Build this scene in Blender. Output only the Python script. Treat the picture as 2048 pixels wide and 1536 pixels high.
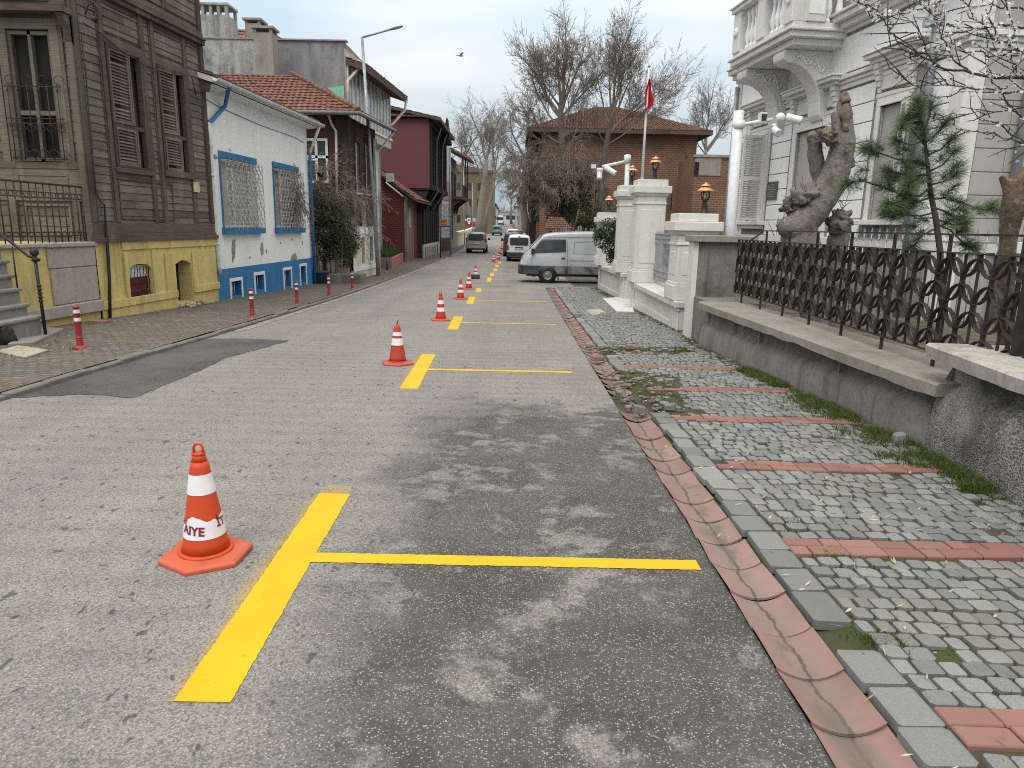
import bpy, math, random
from mathutils import Vector, Matrix, noise
C = bpy.context.scene
for o in list(bpy.data.objects): bpy.data.objects.remove(o)
R = random.Random(11)
PI = math.pi
# ---------------------------------------------------------------- camera
FPX, HC, TH, RL = 1420.0, 1.65, math.atan(316/1420), 0.02
CT, ST, CR, SR = math.cos(TH), math.sin(TH), math.cos(RL), math.sin(RL)
cam = bpy.data.objects.new('camera', bpy.data.cameras.new('camera'))
C.collection.objects.link(cam); C.camera = cam
cam.data.sensor_width = 36; cam.data.lens = FPX/2048*36
cam.data.clip_start = .05; cam.data.clip_end = 3000
_r, _u, _f = Vector((1,0,0)), Vector((0,ST,CT)), Vector((0,CT,-ST))
_rc = _r*CR+_u*SR; _uc = _u*CR-_r*SR
cam.matrix_world = Matrix(((_rc.x,_uc.x,-_f.x,0),(_rc.y,_uc.y,-_f.y,0),(_rc.z,_uc.z,-_f.z,HC),(0,0,0,1)))
# ---------------------------------------------------------------- world: overcast sky
SUN_EL, SUN_AZ = math.radians(56), math.radians(200)     # azimuth clockwise from +Y
w = bpy.data.worlds.new('World'); C.world = w; w.use_nodes = True
nt = w.node_tree; nt.nodes.clear()
def wn(t, **k):
    n = nt.nodes.new(t)
    for a, b in k.items(): setattr(n, a, b)
    return n
out = wn('ShaderNodeOutputWorld'); bg = wn('ShaderNodeBackground'); bg.inputs[1].default_value = .1
sky = wn('ShaderNodeTexSky', sky_type='NISHITA'); sky.sun_disc = False
sky.sun_elevation = SUN_EL; sky.sun_rotation = SUN_AZ; sky.air_density = 1.2; sky.dust_density = 3
tc = wn('ShaderNodeTexCoord'); sep = wn('ShaderNodeSeparateXYZ')
nt.links.new(tc.outputs['Generated'], sep.inputs[0])
mr = wn('ShaderNodeMapRange'); mr.inputs[1].default_value = 0; mr.inputs[2].default_value = 1
mr.inputs[3].default_value = 5.6; mr.inputs[4].default_value = 21
nt.links.new(sep.outputs[2], mr.inputs[0])
mp = wn('ShaderNodeMapping'); mp.inputs['Scale'].default_value = (1.2,1.2,4.2)
nt.links.new(tc.outputs['Generated'], mp.inputs[0])
nz = wn('ShaderNodeTexNoise'); nz.inputs['Scale'].default_value = 1.7; nz.inputs['Detail'].default_value = 5; nz.inputs['Roughness'].default_value = .5
nt.links.new(mp.outputs[0], nz.inputs['Vector'])
cr = wn('ShaderNodeValToRGB'); cr.color_ramp.elements[0].position = .40; cr.color_ramp.elements[1].position = .61
cr.color_ramp.elements[0].color = (.75,.93,1.06,1); cr.color_ramp.elements[1].color = (1.12,1.17,1.21,1)
nt.links.new(nz.outputs[0], cr.inputs[0])
zen = wn('ShaderNodeMapRange'); zen.inputs[1].default_value = .28; zen.inputs[2].default_value = .7; nt.links.new(sep.outputs[2], zen.inputs[0])
warm = wn('ShaderNodeMixRGB'); nt.links.new(zen.outputs[0], warm.inputs[0]); nt.links.new(cr.outputs[0], warm.inputs[1]); warm.inputs[2].default_value = (1.12,1.06,.98,1)
mul = wn('ShaderNodeVectorMath', operation='SCALE')
nt.links.new(warm.outputs[0], mul.inputs[0]); nt.links.new(mr.outputs[0], mul.inputs['Scale'])
mx = wn('ShaderNodeMixRGB'); mx.inputs[0].default_value = .93
nt.links.new(sky.outputs[0], mx.inputs[1]); nt.links.new(mul.outputs[0], mx.inputs[2])
nt.links.new(mx.outputs[0], bg.inputs[0]); nt.links.new(bg.outputs[0], out.inputs[0])
# ---------------------------------------------------------------- sun behind thin cloud
sl = bpy.data.lights.new('sun', 'SUN'); sl.energy = 1.5; sl.angle = math.radians(26); sl.color = (1,.96,.9)
sun = bpy.data.objects.new('sun', sl); C.collection.objects.link(sun)
_sd = Vector((math.sin(SUN_AZ)*math.cos(SUN_EL), math.cos(SUN_AZ)*math.cos(SUN_EL), math.sin(SUN_EL)))
sun.rotation_euler = (-_sd).to_track_quat('-Z','Y').to_euler(); sun.location = (0,-20,60)
C.view_settings.view_transform = 'Standard'; C.view_settings.look = 'None'
C.view_settings.exposure = 0.0; C.view_settings.gamma = 1
C.cycles.max_bounces = 6; C.cycles.diffuse_bounces = 3; C.cycles.glossy_bounces = 2
C.cycles.transparent_max_bounces = 8; C.cycles.use_adaptive_sampling = False; C.cycles.sample_clamp_indirect = 4; C.cycles.use_denoising = False; C.cycles.filter_width = 1.05
# ---------------------------------------------------------------- picture -> place
KN = [(-30,.8),(0,0),(15,-.40),(22,-.57),(30,-.68),(45,-.72),(60,-.70),(80,-.55),(137,.15),(200,1.2),(280,2.7),(600,8),(3000,40)]
def zg0(y):
    for (a,b),(c,d) in zip(KN, KN[1:]):
        if y <= c: return b+(d-b)*(y-a)/(c-a)
    return KN[-1][1]
def zg(y):                                  # height of the street at distance y, smoothed
    if y < 8: return zg0(y)
    h = min(6, y*.12)
    return (zg0(y-h)+2*zg0(y)+zg0(y+h))/4
def ray(x, y):
    x -= 1024; y -= 768
    x, y = x*CR+y*SR, -x*SR+y*CR
    u, v = x/FPX, -y/FPX
    return Vector((u, CT+v*ST, -ST+v*CT))
def P(x, y, Y):
    d = ray(x, y); return Vector((0,0,HC))+d*(Y/d.y)
def G(x, y, dz=0):
    Y = .5
    while Y < 900 and P(x,y,Y).z > zg(Y)+dz: Y *= 1.01
    a, b = Y/1.01, Y
    for _ in range(30):
        m = (a+b)/2
        if P(x,y,m).z < zg(m)+dz: b = m
        else: a = m
    return P(x, y, a)
class Fr:
    """upright plane through A along d; n points to its outer side. p(s,d,z) -> point"""
    def __init__(s, A, d, n=None):
        s.A = Vector((A[0],A[1])); s.d = Vector(d[:2]).normalized()
        s.n = Vector((s.d.y,-s.d.x))
        if n is not None and s.n.dot(Vector(n)) < 0: s.n = -s.n
    def p(s, a, o, z):
        q = s.A+s.d*a+s.n*o; return Vector((q.x,q.y,z))
    def at(s, x, y, o=0):
        r = ray(x,y); A = s.A+s.n*o
        t = A.dot(s.n)/Vector((r.x,r.y)).dot(s.n)
        q = Vector((0,0,HC))+r*t
        return (Vector((q.x,q.y))-A).dot(s.d), q.z
    def s(s_, x, y, o=0): return s_.at(x,y,o)[0]
    def z(s_, x, y, o=0): return s_.at(x,y,o)[1]
WX = Fr((0,0),(1,0),(0,-1))                 # s = world x, outer side faces the camera (-y)
def wx(Y): return Fr((0,Y),(1,0),(0,-1))
# ---------------------------------------------------------------- mesh builder
class MB:
    def __init__(s): s.v=[]; s.f=[]; s.sm=[]; s.r=[]
    def add(s, vs, fs, smooth=False, rnd=None):
        b = len(s.v); s.v += [Vector(v) for v in vs]
        if rnd is None: rnd = R.random()
        for f in fs: s.f.append([b+i for i in f]); s.sm.append(smooth); s.r.append(rnd)
        return s
    def quad(s, a,b,c,d, rnd=None): return s.add([a,b,c,d],[(0,1,2,3)],False,rnd)
    def hexa(s, v, rnd=None):               # 0-3 bottom ring, 4-7 top ring
        return s.add(v,[(3,2,1,0),(4,5,6,7),(0,1,5,4),(1,2,6,5),(2,3,7,6),(3,0,4,7)],False,rnd)
    def box(s, fr, s0,s1,d0,d1,z0,z1, rnd=None):
        p = fr.p
        return s.hexa([p(s0,d0,z0),p(s1,d0,z0),p(s1,d1,z0),p(s0,d1,z0),p(s0,d0,z1),p(s1,d0,z1),p(s1,d1,z1),p(s0,d1,z1)],rnd)
    def cube(s, x0,x1,y0,y1,z0,z1, rnd=None):
        return s.hexa([(x0,y0,z0),(x1,y0,z0),(x1,y1,z0),(x0,y1,z0),(x0,y0,z1),(x1,y0,z1),(x1,y1,z1),(x0,y1,z1)],rnd)
    def prism(s, fr, poly, d0, d1, rnd=None):   # polygon (s,z) pushed through d0..d1
        n = len(poly)
        vs = [fr.p(a,d0,z) for a,z in poly]+[fr.p(a,d1,z) for a,z in poly]
        fs = [tuple(range(n)), tuple(range(2*n-1,n-1,-1))]+[(i,i+n,(i+1)%n+n,(i+1)%n) for i in range(n)]
        return s.add(vs,fs,False,rnd)
    def tube(s, pts, rad, n=8, cap=True, smooth=True, rnd=None, jit=0):
        pts = [Vector(p) for p in pts]
        if not hasattr(rad,'__len__'): rad = [rad]*len(pts)
        vs=[]; fs=[]; up=None
        for i,p in enumerate(pts):
            t = (pts[min(i+1,len(pts)-1)]-pts[max(i-1,0)])
            if t.length < 1e-9: t = Vector((0,0,1))
            t.normalize()
            if up is None:
                up = t.cross(Vector((0,0,1)) if abs(t.z)<.9 else Vector((1,0,0))).normalized()
            else:
                up = (up-t*up.dot(t)); up = up.normalized() if up.length>1e-6 else t.orthogonal().normalized()
            w_ = t.cross(up)
            for k in range(n):
                a = 2*PI*k/n; r = rad[i]
                if jit:
                    q = p+(up*math.cos(a)+w_*math.sin(a))*r
                    r *= 1+jit*noise.noise(q*2.2/max(rad[0],.02)*.25)+jit*.5*noise.noise(q*14)
                vs.append(p+(up*math.cos(a)+w_*math.sin(a))*r)
        for i in range(len(pts)-1):
            for k in range(n):
                fs.append((i*n+k,i*n+(k+1)%n,(i+1)*n+(k+1)%n,(i+1)*n+k))
        s.add(vs,fs,smooth,rnd)
        if cap and n>3:
            b = len(s.v)-len(vs)
            for rng in (list(range(n))[::-1], [(len(pts)-1)*n+k for k in range(n)]):
                s.f.append([b+i for i in rng]); s.sm.append(False); s.r.append(s.r[-1])
        return s
    def limb(s, pts, rad, n=18, sub=7, rough=.16, fine=.05):   # a gnarled bough: smooth path, lumpy skin, rounded rough ends
        pts=[Vector(q) for q in pts]; P4=[pts[0]*2-pts[1]]+pts+[pts[-1]*2-pts[-2]]; R4=[rad[0]]+list(rad)+[rad[-1]]; vs=[]; path=[]
        for i in range(1,len(P4)-2):
            a,b,c,d=P4[i-1:i+3]
            for k in range(sub):
                t=k/sub; path.append((.5*((2*b)+(c-a)*t+(2*a-5*b+4*c-d)*t*t+(3*b-a-3*c+d)*t**3),R4[i]+(R4[i+1]-R4[i])*t))
        path.append((pts[-1],rad[-1])); m=len(path); up=None
        for i,(q,r) in enumerate(path):
            t=(path[min(i+1,m-1)][0]-path[max(i-1,0)][0]).normalized()
            up=t.orthogonal().normalized() if up is None else (up-t*up.dot(t)).normalized()
            w_=t.cross(up)
            for k in range(n):
                a=2*PI*k/n; e=up*math.cos(a)+w_*math.sin(a); o=q+e*r
                g=1+rough*noise.noise(o*(1.1/max(rad)*.35))+rough*.7*noise.noise(o*(2.6/max(rad)*.35))+fine*noise.noise(o*38)
                if i==m-1: g*=.82+.25*noise.noise(o*30)
                vs.append(q+e*r*g+(t*(r*.35*noise.noise(o*22)) if i==m-1 else Vector((0,0,0))))
        s.add(vs,[(i*n+k,i*n+(k+1)%n,(i+1)*n+(k+1)%n,(i+1)*n+k) for i in range(m-1) for k in range(n)],True)
        b=len(s.v)-len(vs); e=path[-1][0]; s.v.append(e+(path[-1][0]-path[-2][0])*.3); c=len(s.v)-1
        for k in range(n): s.f.append([b+(m-1)*n+k,b+(m-1)*n+(k+1)%n,c]); s.sm.append(False); s.r.append(.5)
        s.v.append(path[0][0]-(path[1][0]-path[0][0])*.4); c=len(s.v)-1
        for k in range(n): s.f.append([b+(k+1)%n,b+k,c]); s.sm.append(False); s.r.append(.5)
        return s
    def lathe(s, c, prof, n=24, smooth=True, axis=None, rnd=None, rot=0, caps=True):
        c = Vector(c)
        if axis is None: X,Y,Z = Vector((1,0,0)),Vector((0,1,0)),Vector((0,0,1))
        else:
            Z = Vector(axis).normalized(); X = Z.orthogonal().normalized(); Y = Z.cross(X)
        vs=[]; fs=[]
        for r,z in prof:
            for k in range(n):
                a = 2*PI*k/n+rot; vs.append(c+X*(r*math.cos(a))+Y*(r*math.sin(a))+Z*z)
        m = len(prof)
        for i in range(m-1):
            for k in range(n): fs.append((i*n+k,i*n+(k+1)%n,(i+1)*n+(k+1)%n,(i+1)*n+k))
        s.add(vs,fs,smooth,rnd)
        if caps:
            b = len(s.v)-len(vs)
            if prof[0][0]>1e-4: s.f.append([b+i for i in range(n)][::-1]); s.sm.append(False); s.r.append(s.r[-1])
            if prof[-1][0]>1e-4: s.f.append([b+(m-1)*n+i for i in range(n)]); s.sm.append(False); s.r.append(s.r[-1])
        return s
    def ball(s, c, r, n=12, m=8, sq=(1,1,1), jit=0, rnd=None):
        c = Vector(c); vs=[]; fs=[]
        for i in range(m+1):
            t = PI*i/m
            for k in range(n):
                a = 2*PI*k/n; q = Vector((math.sin(t)*math.cos(a)*sq[0],math.sin(t)*math.sin(a)*sq[1],math.cos(t)*sq[2]))
                rr = r*(1+jit*noise.noise((c+q*r)*(1.6/r))+jit*.6*noise.noise((c+q*r)*(4/r))); vs.append(c+q*rr)
        for i in range(m):
            for k in range(n): fs.append((i*n+k,(i+1)*n+k,(i+1)*n+(k+1)%n,i*n+(k+1)%n))
        return s.add(vs,fs,True,rnd)
    def build(s, name, mat, parent=None, bevel=0, kind=None, label=None, cat=None, group=None, seg=1):
        me = bpy.data.meshes.new(name); o = bpy.data.objects.new(name, me)
        off = Vector((0,0,0)); q = parent
        while q is not None: off += q.location; q = q.parent
        if parent is None and s.v and kind != 'structure':
            xs=[v.x for v in s.v]; ys=[v.y for v in s.v]; zs=[v.z for v in s.v]
            o.location = ((min(xs)+max(xs))/2,(min(ys)+max(ys))/2,min(zs)); off = Vector(o.location)
        me.from_pydata([v-off for v in s.v],[],s.f)
        for pl,sm in zip(me.polygons,s.sm): pl.use_smooth = sm
        at = me.attributes.new('rnd','FLOAT','FACE'); at.data.foreach_set('value', s.r)
        uv = me.uv_layers.new(name='UVMap'); data = [0.0]*(2*len(me.loops))
        for pl in me.polygons:
            n = pl.normal
            if abs(n.z) > .75: t = Vector((1,0,0)); b = Vector((0,1,0))
            else:
                t = Vector((-n.y,n.x,0)).normalized(); b = Vector((0,0,1)) if abs(n.z)<.3 else n.cross(t)
                if b.z < 0: b = -b
            for li in pl.loop_indices:
                co = s.v[me.loops[li].vertex_index]
                data[2*li] = co.dot(t); data[2*li+1] = co.dot(b)
        uv.data.foreach_set('uv', data)
        me.materials.append(mat); me.update()
        C.collection.objects.link(o)
        if parent: o.parent = parent
        if bevel:
            bm_ = o.modifiers.new('bevel','BEVEL'); bm_.width = bevel; bm_.segments = seg; bm_.limit_method = 'ANGLE'; bm_.angle_limit = .6
            bm_.harden_normals = False
        if kind: o['kind'] = kind
        if label: o['label'] = label
        if cat: o['category'] = cat
        if group: o['group'] = group
        return o
def thing(name, label, cat, loc=(0,0,0), group=None):
    o = bpy.data.objects.new(name, None); C.collection.objects.link(o); o.location = loc
    o.empty_display_size = .2; o['label'] = label; o['category'] = cat
    if group: o['group'] = group
    return o
def copy_tree(o, parent=None):
    c = o.copy(); C.collection.objects.link(c)
    if parent is not None: c.parent = parent
    for ch in list(o.children): copy_tree(ch, c)
    return c
def wall_holes(mb, fr, s0,s1,z0,z1, holes, d=0, reveal=.16):
    S = sorted({s0,s1}|{h[0] for h in holes}|{h[1] for h in holes}); Z = sorted({z0,z1}|{h[2] for h in holes}|{h[3] for h in holes})
    p = fr.p
    for a,b in zip(S,S[1:]):
        for c,e in zip(Z,Z[1:]):
            m,k = (a+b)/2,(c+e)/2
            if any(h[0]<m<h[1] and h[2]<k<h[3] for h in holes): continue
            mb.quad(p(a,d,c),p(b,d,c),p(b,d,e),p(a,d,e),.5)
    for a,b,c,e in holes:
        i = d-reveal
        mb.quad(p(a,d,c),p(a,d,e),p(a,i,e),p(a,i,c),.5); mb.quad(p(b,d,c),p(b,i,c),p(b,i,e),p(b,d,e),.5)
        mb.quad(p(a,d,e),p(b,d,e),p(b,i,e),p(a,i,e),.5); mb.quad(p(a,d,c),p(a,i,c),p(b,i,c),p(b,d,c),.5)
def framed(mb, fr, s0,s1,z0,z1, w_, d0,d1):   # a rectangular frame of four bars
    mb.box(fr,s0,s1,d0,d1,z1-w_,z1); mb.box(fr,s0,s1,d0,d1,z0,z0+w_)
    mb.box(fr,s0,s0+w_,d0,d1,z0+w_,z1-w_); mb.box(fr,s1-w_,s1,d0,d1,z0+w_,z1-w_)
def tiles(mb, e0,e1,r0,r1, rows, cols, amp=.035, lift=.045):
    e0,e1,r0,r1 = map(Vector,(e0,e1,r0,r1)); nrm = (e1-e0).cross(r0-e0)
    if nrm.length < 1e-6: nrm = (e1-e0).cross(r1-e0)
    nrm.normalize()
    if nrm.z < 0: nrm = -nrm
    W0 = (e1-e0).length
    for i in range(rows):
        t0,t1 = i/rows,(i+1.25)/rows
        t1 = min(t1,1)
        a0,b0 = e0.lerp(r0,t0),e1.lerp(r1,t0); a1,b1 = e0.lerp(r0,t1),e1.lerp(r1,t1)
        nc = max(1,round(cols*(b0-a0).length/W0))
        for j in range(nc):
            dj = R.uniform(-.012,.012); vs=[]
            for k,h in enumerate((0,.8,1,.8,.15)):
                u = (j+k/4)/nc
                vs.append(a0.lerp(b0,u)+nrm*(lift+amp*h+dj)); vs.append(a1.lerp(b1,u)+nrm*(amp*h*.9+dj))
            fs = [(2*k,2*k+2,2*k+3,2*k+1) for k in range(4)]
            mb.add(vs,fs,False,R.random())
            lo = [a0.lerp(b0,(j+k/4)/nc)+nrm*(lift*.1-.01) for k in range(5)]
            mb.add([vs[2*k] for k in range(5)]+lo,[(k,k+5,k+6,k+1) for k in range(4)],False,.0)
def slab(mb, e0,e1,r0,r1, th=.1):           # solid under-roof
    e0,e1,r0,r1 = map(Vector,(e0,e1,r0,r1)); dn = Vector((0,0,-th)); o = Vector((0,0,-.012))
    mb.hexa([e0+dn,e1+dn,r1+dn,r0+dn,e0+o,e1+o,r1+o,r0+o],.5)
# ---------------------------------------------------------------- materials
def L(r,g,b,k=1.0):                         # sRGB 0-255 -> linear base colour
    f_ = lambda c: ((c/255+.055)/1.055)**2.4 if c>10 else c/255/12.92
    return (f_(r)*k,f_(g)*k,f_(b)*k,1)
class NT:
    def __init__(s, name):
        s.m = bpy.data.materials.new(name); s.m.use_nodes = True; s.t = s.m.node_tree
        s.b = s.t.nodes['Principled BSDF']; s.o = s.t.nodes['Material Output']
        s.b.inputs['Specular IOR Level'].default_value = .3
    def n(s, t, **k):
        q = s.t.nodes.new(t)
        for a,b in k.items(): setattr(q,a,b)
        return q
    def l(s, a, b): s.t.links.new(a,b)
    def co(s, which='Object', scale=(1,1,1)):
        tc_ = s.n('ShaderNodeTexCoord'); m_ = s.n('ShaderNodeMapping'); m_.inputs['Scale'].default_value = scale
        s.l(tc_.outputs[which], m_.inputs[0]); return m_.outputs[0]
    def noise(s, vec, scale, detail=4, rough=.55):
        q = s.n('ShaderNodeTexNoise'); q.inputs['Scale'].default_value = scale; q.inputs['Detail'].default_value = detail; q.inputs['Roughness'].default_value = rough
        s.l(vec,q.inputs['Vector']); return q.outputs[0]
    def vor(s, vec, scale, feature='F1', out='Distance'):
        q = s.n('ShaderNodeTexVoronoi', feature=feature); q.inputs['Scale'].default_value = scale
        s.l(vec,q.inputs['Vector']); return q.outputs[out]
    def ramp(s, fac, lo, hi, a=0.0, b=1.0):
        q = s.n('ShaderNodeMapRange'); q.clamp = True
        for i,v in enumerate((lo,hi,a,b)): q.inputs[i+1].default_value = v
        s.l(fac,q.inputs[0]); return q.outputs[0]
    def mix(s, fac, a, b, mode='MIX'):
        q = s.n('ShaderNodeMixRGB', blend_type=mode)
        for i,v in enumerate((fac,a,b)):
            if isinstance(v,(int,float)): q.inputs[i].default_value = v
            elif isinstance(v,tuple): q.inputs[i].default_value = v if len(v)==4 else (*v,1)
            else: s.l(v,q.inputs[i])
        return q.outputs[0]
    def math(s, op, a, b=0.0):
        q = s.n('ShaderNodeMath', operation=op)
        for i,v in enumerate((a,b)):
            if isinstance(v,(int,float)): q.inputs[i].default_value = v
            else: s.l(v,q.inputs[i])
        return q.outputs[0]
    def attr(s, name='rnd'):
        q = s.n('ShaderNodeAttribute'); q.attribute_name = name; return q.outputs['Fac']
    def bump(s, h, strength=.4, dist=.02, prev=None):
        q = s.n('ShaderNodeBump'); q.inputs['Strength'].default_value = strength; q.inputs['Distance'].default_value = dist
        s.l(h,q.inputs['Height'])
        if prev is not None: s.l(prev,q.inputs['Normal'])
        return q.outputs[0]
    def done(s, col, rough=.8, nrm=None, metal=0, spec=None):
        if isinstance(col,tuple): s.b.inputs['Base Color'].default_value = col
        else: s.l(col,s.b.inputs['Base Color'])
        if isinstance(rough,(int,float)): s.b.inputs['Roughness'].default_value = rough
        else: s.l(rough,s.b.inputs['Roughness'])
        s.b.inputs['Metallic'].default_value = metal
        if spec is not None: s.b.inputs['Specular IOR Level'].default_value = spec
        if nrm is not None: s.l(nrm,s.b.inputs['Normal'])
        return s.m
def plain(name, col, rough=.5, metal=0, var=.12, scale=6, bump=.05, spec=.4):
    t = NT(name); c = t.co(); n1 = t.noise(c,scale,5); 
    d = tuple(x*(1-var*2) for x in col[:3])+(1,); u = tuple(min(x*(1+var),1) for x in col[:3])+(1,)
    k = t.mix(t.ramp(n1,.3,.7),d,u); rn = t.ramp(t.noise(c,scale*3,3),.3,.7,max(rough-.12,.05),min(rough+.12,1))
    return t.done(k,rn,t.bump(t.noise(c,scale*12,3),bump,.01),metal,spec)
def plaster(name, col, stain, amt=.6, scale=.9, speck=.3, bump=.35, chip=None):
    t = NT(name); c = t.co(); cs = t.co(scale=(1,1,.22))
    a = t.noise(cs,scale*2.2,7,.62); b = t.noise(c,scale*.8,5); e = t.noise(c,22,4,.6)
    m = t.math('MULTIPLY',t.ramp(a,.42,.72),t.ramp(b,.3,.65)); m = t.math('MULTIPLY',m,amt)
    k = t.mix(m,col,stain); k = t.mix(t.ramp(e,.35,.8,0,speck),k,stain)
    k = t.mix(t.ramp(t.noise(c,scale*4.2,7,.7),.52,.72,0,min(1,amt*.55)),k,stain); k = t.mix(t.ramp(t.noise(t.co(scale=(2.6,2.6,.16)),scale*2.8,6,.6),.56,.74,0,min(1,amt*.6)),k,stain)
    if chip:
        q = t.noise(t.co(scale=(1,1,.45)),1.5,5,.6); k = t.mix(t.ramp(q,.685,.70),k,chip)
    return t.done(k,.9,t.bump(t.noise(c,60,4),bump,.006,t.bump(b,.3,.03)),0,.2)
def wood(name, c1, c2, dark, plank=True):
    t = NT(name); uv = t.n('ShaderNodeUVMap'); mp_ = t.n('ShaderNodeMapping'); t.l(uv.outputs[0],mp_.inputs[0]); mp_.inputs['Scale'].default_value = (.9,22,1)
    r = t.attr(); add = t.n('ShaderNodeVectorMath',operation='ADD'); t.l(mp_.outputs[0],add.inputs[0])
    cx = t.n('ShaderNodeCombineXYZ'); t.l(t.math('MULTIPLY',r,37),cx.inputs[2]); t.l(cx.outputs[0],add.inputs[1])
    g = t.noise(add.outputs[0],3.2,7,.68); big = t.noise(t.co(),.8,5,.6)
    k = t.mix(t.ramp(g,.36,.64),c1,c2); k = t.mix(t.ramp(r,.3,1,0,.55),k,dark); k = t.mix(t.ramp(r,.2,0,0,.22),k,tuple(min(1,x*1.2) for x in c2[:3])+(1,)); k = t.mix(t.ramp(big,.5,.75,0,.75),k,dark); st_ = t.noise(t.co(scale=(1,1,.3)),2.6,5,.6); k = t.mix(t.ramp(st_,.55,.72,0,.5),k,tuple(min(1,x*1.3) for x in c2[:3])+(1,))
    k = t.mix(t.ramp(g,.6,.68,0,.5),k,dark)
    return t.done(k,.92,t.bump(g,.7,.012),0,.15)
def brick(name, c1, c2, mortar, w_=.22, h=.07, ms=.012, dirty=(.05,.04,.035), amt=.5):
    t = NT(name); uv = t.n('ShaderNodeUVMap'); q = t.n('ShaderNodeTexBrick')
    q.inputs['Scale'].default_value = 1; q.inputs['Brick Width'].default_value = w_; q.inputs['Row Height'].default_value = h
    q.inputs['Mortar Size'].default_value = ms; q.inputs['Color1'].default_value = c1; q.inputs['Color2'].default_value = c2; q.inputs['Mortar'].default_value = mortar
    q.inputs['Bias'].default_value = -.1
    dn = t.n('ShaderNodeVectorMath',operation='ADD'); t.l(uv.outputs[0],dn.inputs[0])
    jn = t.n('ShaderNodeTexNoise'); jn.inputs['Scale'].default_value = 3
    t.l(uv.outputs[0],jn.inputs['Vector']); sc = t.n('ShaderNodeVectorMath',operation='SCALE'); sc.inputs['Scale'].default_value = .02
    t.l(jn.outputs['Color'],sc.inputs[0]); t.l(sc.outputs[0],dn.inputs[1]); t.l(dn.outputs[0],q.inputs['Vector'])
    c = t.co(); b = t.noise(c,.6,6,.65); k = t.mix(t.ramp(b,.45,.75,0,amt),q.outputs[0],(*dirty,1))
    k = t.mix(t.ramp(t.noise(c,9,3),.3,.7,.0,.35),k,c2)
    return t.done(k,.9,t.bump(q.outputs['Fac'],-.5,.012),0,.2)
def tilemat(name, c1, c2, moss):
    t = NT(name); r = t.attr(); c = t.co()
    k = t.mix(r,c1,c2); k = t.mix(t.ramp(t.noise(c,1.3,6,.65),.45,.7,0,.85),k,moss)
    k = t.mix(t.ramp(t.noise(c,12,4),.4,.8,0,.4),k,(.05,.045,.035,1))
    return t.done(k,.9,None,0,.2)
def leafmat(name, c1, c2, rough=.5, trans=.25):
    t = NT(name); r = t.attr(); k = t.mix(r,c1,c2); t.done(k,rough,None,0,.3)
    if trans:
        tr = t.n('ShaderNodeBsdfTranslucent'); t.l(k,tr.inputs[0]); ms = t.n('ShaderNodeMixShader'); ms.inputs[0].default_value = trans
        t.l(t.b.outputs[0],ms.inputs[1]); t.l(tr.outputs[0],ms.inputs[2]); t.l(ms.outputs[0],t.o.inputs[0])
    return t.m
def oldbark(name, c1, c2, dark):
    t = NT(name); c = t.co(); v = t.n('ShaderNodeTexVoronoi', feature='DISTANCE_TO_EDGE'); v.inputs['Scale'].default_value = 9; wv = t.n('ShaderNodeVectorMath',operation='ADD'); nn = t.n('ShaderNodeTexNoise'); nn.inputs['Scale'].default_value = 7; t.l(c,nn.inputs['Vector']); sc = t.n('ShaderNodeVectorMath',operation='SCALE'); sc.inputs['Scale'].default_value = .16; t.l(nn.outputs['Color'],sc.inputs[0]); t.l(c,wv.inputs[0]); t.l(sc.outputs[0],wv.inputs[1]); t.l(wv.outputs[0],v.inputs['Vector'])
    g = t.noise(c,26,7,.7); b = t.noise(c,3.6,6,.65); k = t.mix(t.ramp(g,.32,.68),c1,c2); k = t.mix(t.ramp(b,.50,.66,0,.7),k,dark); k = t.mix(t.ramp(v.outputs['Distance'],.02,.0,0,.35),k,dark); k = t.mix(t.ramp(t.noise(c,11,5),.60,.68,0,.5),k,(.34,.32,.27,1))
    return t.done(k,.95,t.bump(g,.8,.02,t.bump(v.outputs['Distance'],.4,.03,t.bump(b,.6,.05))),0,.1)
def barkmat(name, c1, c2, scale=9):
    t = NT(name); c = t.co(scale=(1,1,.3)); g = t.noise(c,scale,7,.65); b = t.noise(t.co(),2.2,4)
    k = t.mix(t.ramp(g,.3,.7),c1,c2); k = t.mix(t.ramp(b,.5,.7,0,.6),k,c1)
    return t.done(k,.9,t.bump(g,.8,.02),0,.2)
def glassmat(name, col=(.02,.025,.028,1), rough=.06):
    t = NT(name); k = t.mix(t.ramp(t.noise(t.co(),1.6,3),.35,.65),col,tuple(min(x*2.2,1) for x in col[:3])+(1,))
    return t.done(k,rough,t.bump(t.noise(t.co(),1.1,2),.05,.05),0,.6)
# ================================================================ ground, road, pavements
def strip_mesh(mb, xl, xr, ys, dz=0, nx=1):
    rows=[[Vector((xl(y)+(xr(y)-xl(y))*i/nx,y,zg(y)+dz)) for i in range(nx+1)] for y in ys]
    for a,b in zip(rows,rows[1:]):
        for i in range(nx): mb.quad(a[i],a[i+1],b[i+1],b[i],.5)
YS = [-12+.5*i for i in range(150)]+[63+3*i for i in range(60)]+[245+20*i for i in range(20)]+[700,1000,1600,2600]
def interp(kn,y):
    if y<=kn[0][0]: return kn[0][1]
    for (a,b),(c,d) in zip(kn,kn[1:]):
        if y<=c: return b+(d-b)*(y-a)/(c-a)
    return kn[-1][1]
XLk=[(-12,-5.1),(30,-5.25),(56,-5.0),(75,-5.2),(110,-5.9),(180,-7.5),(2600,-40)]
XRk=[(-12,1.004),(24,1.202),(27.5,1.222),(28.2,2.4),(34,2.4),(36,1.9),(75,1.6),(110,.9),(180,-.5),(2600,-30)]
XL=lambda y: interp(XLk,y); XR=lambda y: interp(XRk,y)
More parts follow.
